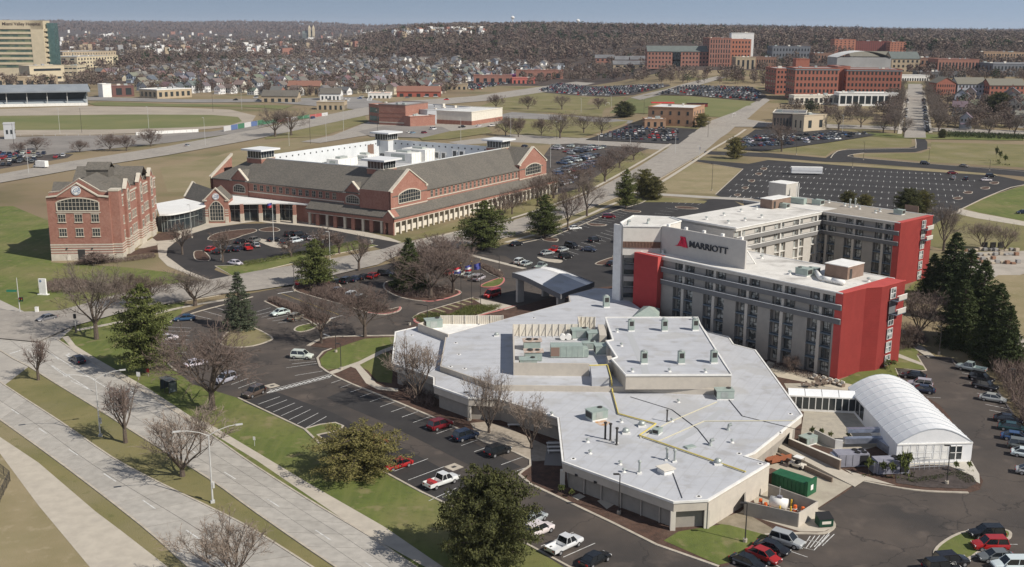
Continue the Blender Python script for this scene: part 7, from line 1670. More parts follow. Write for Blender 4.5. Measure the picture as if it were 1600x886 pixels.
for a in [
 ('oak',151,530,406,'large spreading bare tree on the corner lawn by the intersection',105),('oak',305,478,416,'broad bare tree on the mulch strip beside the office street',100),('oakr',332,640,498,'dense dark bare tree over the parked silver cars by the bus shelter',160),
 ('young',60,594,527,'small pinkish bare street tree at the head of the median',48),('young',196,692,598,'slender young bare tree on the median near the first lamp',55),('vase',285,744,628,'wide many-stemmed bare tree casting a shadow across the carriageway',120),
 ('vase',365,915,800,'bare tree cut by the bottom edge of the picture',130),('pine',228,582,448,'tall full green pine beside the bus shelter',95),('spruce',375,514,428,'single narrow grey green spruce on the car park island',52),
 ('oakr',502,537,447,'bare tree on the brown mulch tip left of the convention centre lawn',72),('oakr',570,527,438,'bare tree on the mulch bed beside the low hedge island',92),('pine',494,447,376,'open branched green pine next to the red stop sign',62),
 ('young',561,423,366,'small bare tree at the kerb of the office street',44),('darkspruce',640,452,374,'dark shaggy spruce at the left of the thicket by the hotel car park',60),('oakr',673,466,385,'many-branched bare tree on the red kerbed island',110),
 ('oakr',708,458,372,'bare tree behind the flagpoles',85),('round',655,440,378,'grey bare tree between the dark spruce and the street',90),('round',690,425,362,'bare tree leaning over the office street verge',90),
 ('vase',652,628,518,'fine twigged bare tree in front of the left roof lobe',84),('vase',764,677,573,'bare tree standing in the pebble patio by the entrance',66),('vase',830,702,612,'bare tree by the corner of the convention centre front',62),
 ('roundpine',562,739,672,'spreading yellow green pine over the red cars',134),('darkpine',762,884,742,'largest dark green pine at the bottom centre',138),('pine',757,390,316,'yellow green pine in front of the arcade',82),
 ('pine',851,372,306,'slimmer green pine by the hotel north car park',52),('oakr',887,360,286,'bare tree between the slim pine and the bigger bare tree',48),('oak',917,338,262,'tall bare tree on the street verge north of the hotel',54),
 ('pine',978,326,266,'thin see-through pine by the street',36),('roundpine',1006,309,267,'left one of the two round green pines by the tan field',38),('roundpine',1022,312,278,'right one of the two round green pines by the tan field',32),
 ('roundpine',1149,248,216,'lone dark green conifer on the dry lawn by the ring road',27),('oakr',1221,237,188,'bare tree by the ring road junction',44),
 ('roundpine',1324,324,300,'yellowish pine just behind the hotel rear wing, left one',26),('roundpine',1350,328,305,'yellowish pine just behind the hotel rear wing, right one',26),('darkpine',1418,336,297,'bushy green pine group at the rear hotel corner, left one',40),('roundpine',1440,334,300,'bushy green pine group at the rear hotel corner, right one',34),
 ('oak',1474,392,308,'bare tree rising right of the rear red wall',62),('vase',1534,390,343,'bare tree on the rear lawn, left of the pair',44),('vase',1570,392,348,'bare tree on the rear lawn, right of the pair',44),
 ('darkspruce',1485,470,366,'tallest dark spruce behind the hotel end wall',78),('darkspruce',1455,462,398,'dark spruce beside the rear red wall',50),('darkspruce',1508,500,392,'dark spruce in the middle of the dense belt',74),('darkspruce',1528,535,410,'broad dark spruce toward the front of the dense belt',82),('darkspruce',1552,560,446,'foremost dark spruce at the right end of the belt',78),('darkspruce',1500,540,440,'dark spruce filling the front left of the belt',70),('darkspruce',1570,575,480,'shorter dark spruce at the foot of the belt',60),
 ('round',1436,528,446,'round bare tree between the red end wall and the spruces',84),('round',1420,545,500,'low bare tree by the side path',40),
 ('round',1238,582,552,'small pinkish bare tree against the hotel foot',30),('round',1184,552,530,'small bare shrub tree by the convention roof corner',30),
 ('oakr',865,310,262,'reddish bare tree above the arcade end',60),('oakr',905,300,250,'reddish bare tree beside the full car park',60),('oakr',945,285,238,'reddish bare tree by the street, third of the row',56),('oakr',968,262,228,'reddish bare tree by the street, fourth of the row',50),('oakr',990,250,222,'reddish bare tree at the far end of the street row',42),('oakr',840,322,270,'reddish bare tree in front of the arcade',50),('oakr',800,335,288,'bare tree hiding part of the arcade piers',44),('young',785,350,300,'thin bare tree between the two pines',32),
 ('oakr',120,402+20,360,'small bare tree below the brick office front',50) if False else ('bush',150,412,396,'bare bush at the foot of the brick office front',40),
 ('young',285,398,345,'thin reddish tree in the forecourt island',36),('young',348,410,360,'thin bare tree beside the white car in the forecourt',30),('round',230,478,425,'reddish bare tree beyond the corner pine',64),('round',200,480,420,'reddish bare tree behind the large corner tree',60),('young',505,400,352,'bare tree at the edge of the forecourt grass',44),('young',530,396,362,'reddish small tree on the forecourt grass',36),('young',455,402,374,'reddish shrub tree on the forecourt verge',36),
 ('oak',430,214,166,'spreading bare tree left of the avenue bend',50),('oak',455,212,168,'spreading bare tree right beside its twin at the avenue bend',48),('round',236,229,198,'bare tree by the track fence',34),('round',172,236,206,'bare tree in the lot below the track, left',34),('round',198,236,208,'bare tree in the lot below the track, right',28),('round',125,238,217,'low bare tree by the grey lot',26),('round',58,235,212,'bare tree beside the parked truck',34),('round',33,240,220,'bare tree behind the far left cars',26),
 ('oak',875,216,172,'largest bare tree in the small park',40),('oak',912,208,176,'bare tree right of the largest one in the park',34),('oak',940,212,178,'bare tree in the park near the full lot',30),('round',846,212,182,'bare tree at the left of the park',30),('round',810,214,180,'bare tree near the cream shed, right',32),('round',790,212,178,'bare tree near the cream shed, left',30),('round',775,170,145,'bare tree behind the cream shed',26),('round',825,172,147,'bare tree alone on the meadow',26),('oak',878,172,146,'taller bare tree on the meadow edge',28),('round',935,172,150,'bare tree at the field corner',22),('darkpine',975,184,160,'dark rounded tree left of the tan brick office',32),
 ('roundpine',1095,200,178,'green conifer at the corner of the tan brick office',24),('oak',1310,205,162,'bare tree before the large brick block, left',38),('oak',1345,200,165,'bare tree before the large brick block, middle',36),('oakr',1380,208,176,'bare tree beside the straight avenue',34),('oak',1412,214,180,'bare tree at the foot of the straight avenue',30),
 ('oak',1520,196,160,'bare tree right of the straight avenue',44),('oak',1545,212,176,'bare tree by the long hedge',38),('oak',1585,212,175,'bare tree at the right edge by the hedge',38),('darkpine',1560,176,146,'big dark green pine right of the town houses',40),('darkpine',1472,216,202,'small dark green bush tree at the avenue foot',12),
 ('shrub',1556,252,235,'slim green conifer on the far meadow, left',6),('shrub',1562,256,240,'slim green conifer on the far meadow, middle',7),('shrub',1570,258,246,'slim green conifer on the far meadow, right',8)]:
    tree(*a[:5],wid=a[5])
for k in range(16):
    for s_ in (0,1):
        t_ = k/15;x_ = lerp(1408,1396,t_) if s_ == 0 else lerp(1447,1466,t_);tree('oak',x_+rnd.uniform(-3,3),lerp(140,208,t_),lerp(122,170,t_),'bare street tree along the straight avenue, %s side, %s from the foot' % ('left' if s_ == 0 else 'right',['sixteenth','fifteenth','fourteenth','thirteenth','twelfth','eleventh','tenth','ninth','eighth','seventh','sixth','fifth','fourth','third','second','first'][k]),wid=lerp(14,30,t_),group='bare trees lining the straight avenue')
for k,(x,y,tp,w_) in enumerate([(1357,742,722,16),(1379,745,727,12),(1393,748,729,13),(1407,745,717,17),(1416,741,715,18),(1413,752,728,12)]): tree('shrub',x,y,tp,'small pointed conifer at the tent corner, number %s from the left' % ['one','two','three','four','five','six'][k],wid=w_)
for k,(x,y,tp,w_) in enumerate([(1268,684,671,9),(1283,688,673,9),(1297,690,678,9),(1325,690,679,9)]): tree('shrub',x,y,tp,'tiny conifer in the courtyard bed, %s from the left' % ['first','second','third','fourth'][k],wid=w_)
for k,(x,y,tp,w_) in enumerate([(877,772,761,13),(893,778,768,11)]): tree('shrub',x,y,tp,'round green shrub by the long front wall, %s' % ['left','right'][k],wid=w_)
for k,(x,y) in enumerate([(1188+305,738),(1514,738)]): tree('shrub',x,y,y-13,'grey green cone shrub before the tent doors, %s' % ['left','right'][k],wid=10)
for (x,y,tp,w_,l) in [(1390,577,566,22,'olive bush at the foot of the red end wall'),(505,455,435,30,'low green bush under the open pine'),(484,452,440,20,'low green bush beside the stop sign')]: tree('shrub',x,y,tp,l,wid=w_)
def thicket(px,h,dens,mt,name='thicket',stuffk=True,z0=.1,sz=.5):
    poly = W(px);xs0,xs1 = min(p[0] for p in poly),max(p[0] for p in poly);y0,y1 = min(p[1] for p in poly),max(p[1] for p in poly)
    n = int((xs1-xs0)*(y1-y0)*dens);pp = nrnd.random((n,2))*[xs1-xs0,y1-y0]+[xs0,y0];keep = [i for i in range(n) if inpoly(pp[i,0],pp[i,1],poly)];pp = pp[keep];n = len(pp)
    if n == 0: return
    base = np.concatenate([pp,np.full((n,1),z0)],1);T_ = []
    for _ in range(5):
        f = nrnd.random(n)[:,None]*h*.6;b0 = base+np.concatenate([nrnd.normal(0,.25,(n,2)),f],1);d = nrnd.normal(0,.5,(n,3))+[0,0,.9];d /= np.linalg.norm(d,axis=1)[:,None];ln = nrnd.uniform(.4,1,n)[:,None]*h*.55
        s_ = np.cross(d,nrnd.normal(0,1,(n,3)));s_ /= np.linalg.norm(s_,axis=1)[:,None];T_.append(np.stack([b0-s_*.05*sz*2,b0+s_*.05*sz*2,b0+d*ln],1))
    nb = NB_();nb.t = T_;link(name,nb.mesh(name,mt),kind='stuff')
thicket([(1545,575),(1575,560),(1640,560),(1680,700),(1640,720),(1600,668),(1575,620)],3.6,6,twigr)
thicket([(1400,552),(1415,520),(1430,515),(1450,535),(1430,545)],1.5,10,twigr)
thicket([(420,471),(430,468),(482,488),(516,499),(508,503),(470,492)],1.3,30,twigr,'hedge')
thicket([(490,455),(520,450),(560,468),(600,484),(612,486),(590,488),(530,474),(490,462)],2.0,14,twigr,'hedge')
thicket([(745,415),(752,414),(786,431),(782,436)],1.3,20,twigr,'hedge')
thicket([(610,455),(640,444),(700,450),(710,458),(680,468),(640,466)],1.4,5,twigr,'hedge')
thicket([(690,500),(730,480),(785,478),(770,486),(710,503)],.8,14,needle,'hedge')
thicket([(645,498),(670,490),(700,492),(690,503),(660,506)],.8,12,needle,'hedge')
thicket([(57+70,410),(180,406),(240,398),(245,404),(180,412),(100,416)],1.0,8,twigr,'hedge')
thicket([(380,412),(500,390),(560,378),(562,382),(500,394),(385,417)],.9,8,needle,'hedge')
thicket([(60,452),(85,440),(120,438),(150,446),(220,452),(240,460),(150,458),(80,458)],1.4,9,twigr,'hedge')
thicket([(625,600),(655,590),(676,610),(678,640),(640,628)],1.8,6,twigr,'hedge')
thicket([(1200,575),(1215,568),(1300,595),(1290,601)],.8,8,twigr,'hedge')
thicket([(860,185),(900,180),(1000,187),(990,190),(900,190)],2.5,.25,twigr,'hedge')
thicket([(1480,210),(1600,214),(1600,219),(1480,215)],3,.6,needled,'hedge',sz=2)
thicket([(1420,752),(1500,738),(1525,752),(1510,757),(1490,744),(1425,757)],.45,12,needled,'hedge')
# ---- woodland: 300 nearest bare trees one by one,the rest as one mass
def fartree(H,R_c,n,sz,mt,name,seed):
    rnd.seed(seed);o = nrnd.normal(0,1,(n,3));o /= np.linalg.norm(o,axis=1)[:,None];o *= (nrnd.random(n)**.33)[:,None];o *= [R_c,R_c,H*.40];o[:,2] += H*.58
    a = nrnd.normal(0,1,(n,3));a /= np.linalg.norm(a,axis=1)[:,None];bb = np.cross(a,nrnd.normal(0,1,(n,3)));bb /= np.linalg.norm(bb,axis=1)[:,None];s_ = (sz*nrnd.uniform(.5,1.4,n))[:,None]
    T_ = np.stack([o-a*s_*.5,o+a*s_*.5,o+bb*s_],1);return T_
fk = [fartree(15,5.5,330,1.0,None,'',1),fartree(13,6.0,300,1.0,None,'',2),fartree(17,5,330,1.0,None,'',3)]
mm_ = [leafmat('wood_twigs_brown',[(.085,.062,.051),(.12,.09,.073),(.16,.125,.10)],.95),leafmat('wood_twigs_grey',[(.12,.092,.075),(.16,.125,.10),(.20,.165,.135)],.95),leafmat('wood_twigs_red',[(.095,.064,.055),(.13,.092,.078),(.155,.118,.10)],.95),leafmat('wood_evergreen',[(.016,.026,.013),(.03,.045,.02),(.045,.06,.028)],.9)]
fmesh = []
for i_,T0 in enumerate(fk):
    for j_,m_ in enumerate(mm_):
        nb = NB_();nb.t = [T0];tb_ = MB();tb_.tube((0,0,-1),(0,0,9),.3,.15,4,caps=False)
        for q in range(6): a = q*1.05;tb_.tube((0,0,4+q*.6),(math.cos(a)*3.5,math.sin(a)*3.5,9+q*.5),.14,.05,3,caps=False)
        fmesh.append((nb.mesh('crown',m_),tb_.mesh('trunk',[bark]) if j_ == 0 else fmesh[i_*4][1]))
rnd.seed(77)
TREG = [[(128,120),(300,96),(560,90),(560,148),(480,152),(300,147),(230,150),(215,130)],[(560,148),(560,88),(760,96),(910,108),(900,124),(740,128),(700,146)],[(1100,135),(1100,118),(1212,118),(1212,150),(1190,134),(1060,132)],[(820,138),(860,112),(1010,114),(1100,122),(1080,130),(1040,131),(870,128)],
        [(1455,158),(1475,160),(1640,170),(1640,208),(1465,205)],[(1215,178),(1260,172),(1395,176),(1395,192),(1300,186),(1215,190)],[(1385,150),(1405,150),(1400,200),(1385,200)],[(0,128),(0,136),(150,138),(240,120),(125,112)],[(870,110),(930,90),(1010,84),(1010,104),(960,114)],[(1415,116),(1420,90),(1640,80),(1640,130),(1450,128)],[(1180,112),(1180,84),(1330,80),(1330,100),(1240,110)]]
fs = []
for k in range(60000):
    a = rnd.uniform(-.62,.62);y = rnd.uniform(680,2900);x = a*y
    z = ter(x,y);px,py = proj(x,y,z)
    ok = False
    for q,rg in enumerate(TREG):
        if inpoly(px,py,rg): ok = rnd.random() < [.62,.62,.6,.7,.9,.6,.8,.5,.9,.7,.7][q]*min(1,1500/y)*.34;break
    if ok: fs.append((y,x,z))
fs.sort();fs = fs[:3200]
for i_,(y,x,z) in enumerate(fs[:300]):
    j_ = rnd.choices([0,1,2,3],[5,3,4,.7])[0];v_ = rnd.randrange(3);s_ = rnd.uniform(.5,.9)
    t = thing('street_tree',['brown bare tree','grey bare tree','reddish bare tree','dark evergreen tree'][j_]+' standing '+nearmark(*proj(x,y,z)),'tree',(x,y,z),rnd.uniform(0,6),'trees among the distant houses');t.scale = (s_,s_,s_*rnd.uniform(.85,1.1))
    cr_,tr = fmesh[v_*4+j_];link('crown',cr_,t);link('trunk',tr,t)
mass = [[],[],[],[]]
def addmass(x,y,z,s_,j_,v_,thin=1.0):
    T0 = fk[v_]
    if thin < 1:
        n = int(len(T0)*thin);T0 = T0[:n]
        c = T0.mean(1,keepdims=True);T0 = c+(T0-c)*(1/math.sqrt(thin))
    r = rnd.uniform(0,6.28);c_,s2 = math.cos(r),math.sin(r);M_ = np.array([[c_,-s2,0],[s2,c_,0],[0,0,1]],np.float32).T
    mass[j_].append((T0.astype(np.float32) @ M_)*s_+np.array([x,y,z],np.float32))
for (y,x,z) in fs[300:]: addmass(x,y,z,rnd.uniform(.55,.95),rnd.choices([0,1,2,3],[5,3,4,.5])[0],rnd.randrange(3),.35)
WREG = [[(100,119),(100,60),(560,52),(560,97),(420,99),(300,104),(160,114)],[(540,98),(540,50),(700,30),(1000,30),(1110,30),(1110,74),(1010,74),(930,90),(880,106),(760,97)],[(1100,60),(1100,30),(1640,30),(1640,88),(1600,84),(1420,84),(1415,80),(1300,80),(1260,76),(1180,84)]]
cnt_ = 0
for k in range(46000):
    a = rnd.uniform(-.50,.56);y = 1500+4600*rnd.random()**1.25;x = a*y;z = ter(x,y);px,py = proj(x,y,z)
    for q,rg in enumerate(WREG):
        if inpoly(px,py,rg):
            n_ = math.sin(x*.004+1.3)*math.sin(y*.003)+.4*math.sin(x*.013+y*.011)
            if rnd.random() < (.44 if q else .30)*(1.0 if y < 3200 else .75)*(.55 if n_ < -.75 else 1):
                pe = .45 if (q == 1 and py > 62 and n_ > .55) else (.16 if n_ > .3 else .03)
                n2 = math.sin(x*.011-y*.004)+math.sin(y*.009+x*.002+2)
                j_ = 3 if rnd.random() < pe else rnd.choices([0,1,2],[3,7 if n2 > .5 else 1,6 if n2 < -.4 else 1.5])[0]
                addmass(x,y,z,rnd.uniform(.65,1.4),j_,rnd.randrange(3),.20 if y < 2600 else .09);cnt_ += 1
            break
for j_,nm in enumerate(['woodland_brown','woodland_grey','woodland_reddish','woodland_evergreen']):
    nb = NB_();nb.t = mass[j_];link(nm,nb.mesh(nm,mm_[j_]),kind='stuff')
print('woodland',cnt_,'near',len(fs),'houses',len(spots))
rg_ = []
for k in range(9000):
    a = rnd.uniform(-.52,.56);y = rnd.uniform(6000,9600);x = a*y;T0 = fk[rnd.randrange(3)][:14];c = T0.mean(1,keepdims=True);T0 = c+(T0-c)*5
    rg_.append((T0*rnd.uniform(1.0,2.0)+np.array([x,y,ter(x,y)])).astype(np.float32))
nb = NB_();nb.t = rg_;link('far_ridge_woods',nb.mesh('far_ridge_woods',mm_[2]),kind='stuff')
# ================================================================== VEHICLES
carp = objcol('car_paint',.22,.15,.6);carglass = mat('car_glass',(.012,.015,.018),.08,spec=.9);trimm = mat('car_trim',(.03,.03,.032),.6)
def loft(b,st,m=0):
    """st: list of (x, halfwidth, z0, z1) -> closed rounded body hull"""
    rows = []
    for (x,w_,z0,z1) in st:
        h = z1-z0;prof = [(0,z0),(w_*.92,z0),(w_,z0+h*.25),(w_,z0+h*.62),(w_*.93,z0+h*.90),(w_*.80,z1),(0,z1+.02)]
        full = prof+[(-p[0],p[1]) for p in prof[-2:0:-1]];rows.append([b.V(x,p[0],p[1]) for p in full])
    n = len(rows[0])
    for A,B in zip(rows,rows[1:]):
        for k in range(n): b.F((A[k],A[(k+1) % n],B[(k+1) % n],B[k]),m)
    b.F(rows[0],m);b.F(rows[-1][::-1],m)
def cabin(b,x0,x1,x2,x3,z0,z1,w0,w1,m=0):
    i = [b.V(x,y,z) for x,y,z in ((x0,-w0,z0),(x3,-w0,z0),(x3,w0,z0),(x0,w0,z0),(x1,-w1,z1),(x2,-w1,z1),(x2,w1,z1),(x1,w1,z1))]
    for q in ((0,1,5,4),(1,2,6,5),(2,3,7,6),(3,0,4,7),(4,5,6,7)): b.F([i[k] for k in q],m)
    return
CAR = {}
def mkcar(kind):
    spec = dict(sedan=(4.8,.90,.92,1.44,(-1.95,-1.15,.45,1.35)),suv=(4.7,.94,1.05,1.76,(-2.2,-1.95,.45,1.2)),pickup=(5.8,.98,1.10,1.86,(-.55,-.30,.95,1.6)),van=(5.2,.98,1.15,2.05,(-2.5,-2.42,1.15,2.0)),minivan=(5.0,.96,1.05,1.74,(-2.35,-2.1,.8,1.75)))[kind]
    L,w_,zb,zt,(c0,c1,c2,c3) = spec;h = L/2;out = []
    b = MB()
    nose = .62 if kind == 'sedan' else (.78 if kind != 'van' else .9)
    st = [(-h,w_*.80,.38,zb*.86),(-h+.12,w_*.93,.28,zb*.96),(-h+.6,w_,.26,zb),(c0,w_,.26,zb),(c3,w_,.26,zb),(h-.75,w_*.98,.26,lerp(zb,nose+.15,.5)),(h-.2,w_*.9,.28,nose+.1),(h,w_*.72,.36,nose)]
    if kind == 'pickup':
        st = [(c0-.02,w_,.45,zb+.02),(c3,w_,.42,zb),(h-.55,w_*.98,.42,zb-.03),(h-.12,w_*.92,.45,zb-.12),(h,w_*.80,.5,zb-.2)];loft(b,st)
        b.box(-h,-w_,.55,c0,-w_+.09,zb);b.box(-h,w_-.09,.55,c0,w_,zb);b.box(-h,-w_,.55,-h+.08,w_,zb);b.box(-h,-w_+.05,.5,c0,w_-.05,.62)
    else: loft(b,st)
    b.box(c1+.02,-w_*.70,zt-.045,c2-.02,w_*.70,zt+.02);
    for s_ in (-1,1):
        for (xa,xb) in ((c0+.02,c1+.02),((c0+c3)/2-.12,(c1+c2)/2-.02),(c3-.02,c2-.02)): b.tube((xa,s_*w_*.885,zb-.02),(xb,s_*w_*.735,zt-.01),.05,.045,4)
        b.tube((c1,s_*w_*.73,zt-.01),(c2,s_*w_*.73,zt-.01),.05,.05,4)
    for s_ in (-1,1): b.box(c3-.35,s_*w_*.98,zb-.05,c3-.18,s_*(w_+.16),zb+.1)
    out.append(('body',b.mesh('body',[carp]),None))
    b = MB();cabin(b,c0,c1,c2,c3,zb-.05,zt-.03,w_*.88,w_*.72);out.append(('windows',b.mesh('windows',[carglass]),None))
    b = MB();b.tube((0,-.12,0),(0,.12,0),.36 if kind in ('pickup','suv','van') else .33,.36 if kind in ('pickup','suv','van') else .33,14);ty = b.mesh('wheel',[blackm])
    b = MB();b.tube((0,-.13,0),(0,.13,0),.21,.21,10);ri = b.mesh('rim',[rimm])
    b = MB();b.box(-.06,-.2,-.09,.04,.2,.07);hl = b.mesh('headlight',[clearl]);b = MB();b.box(-.03,-.16,-.11,.05,.16,.11);tl = b.mesh('tail_light',[redlens])
    b = MB();b.box(h-.05,-w_*.62,.42,h+.03,w_*.62,.58);out.append(('bumper',b.mesh('bumper',[trimm]),None));b = MB();b.box(-h-.03,-w_*.7,.4,-h+.06,w_*.7,.55);out.append(('bumper',b.mesh('bumper',[trimm]),None));b = MB();b.box(h-.12,-w_*.35,.62,h-.0,w_*.35,.72);out.append(('grille',b.mesh('grille',[trimm]),None))
    wb = h*.60;r = .36 if kind in ('pickup','suv','van') else .33
    return out,ty,ri,hl,tl,h,w_,wb,r,nose,zb,L
for k in ('sedan','suv','pickup','van','minivan'): CAR[k] = mkcar(k)
COL = dict(white=(.72,.72,.71),silver=(.42,.43,.44),grey=(.16,.165,.17),black=(.014,.014,.016),blue=(.04,.09,.20),darkblue=(.016,.025,.05),red=(.42,.022,.022),darkred=(.16,.012,.02),tan=(.30,.26,.20),teal=(.02,.06,.06),brown=(.10,.08,.065),lightblue=(.2,.3,.42))
KN = dict(sedan='sedan',suv='suv',pickup='pickup_truck',van='passenger_van',minivan='minivan')
def place_car(kind,x,y,z,ang,col,label,group=None,full=True):
    out,ty,ri,hl,tl,h,w_,wb,r,nose,zb,L = CAR[kind]
    t = thing(KN[kind],label,{'sedan': 'car','suv': 'suv','pickup': 'pickup truck','van': 'van','minivan': 'minivan'}[kind],(x,y,z),ang,group)
    c = [v_*rnd.uniform(.9,1.05) for v_ in COL[col]]
    for n,me,_ in out: link(n,me,t,col=c)
    for sx_ in (-1,1):
        for sy in (-1,1):
            o = link('wheel',ty,t,(sx_*wb,sy*(w_-.10),r));
            if full: link('rim',ri,o)
    if full:
        for sy in (-1,1): link('headlight',hl,t,(h-.10,sy*w_*.60,nose-.02));link('tail_light',tl,t,(-h+.02,sy*w_*.70,zb*.78))
    return t
def car(kind,col,px,py,nx,ny,label,z=.04):
    x,y = P(px,py);a,c = P(nx,ny);return place_car(kind,x,y,z,math.atan2(c-y,a-x),col,label)
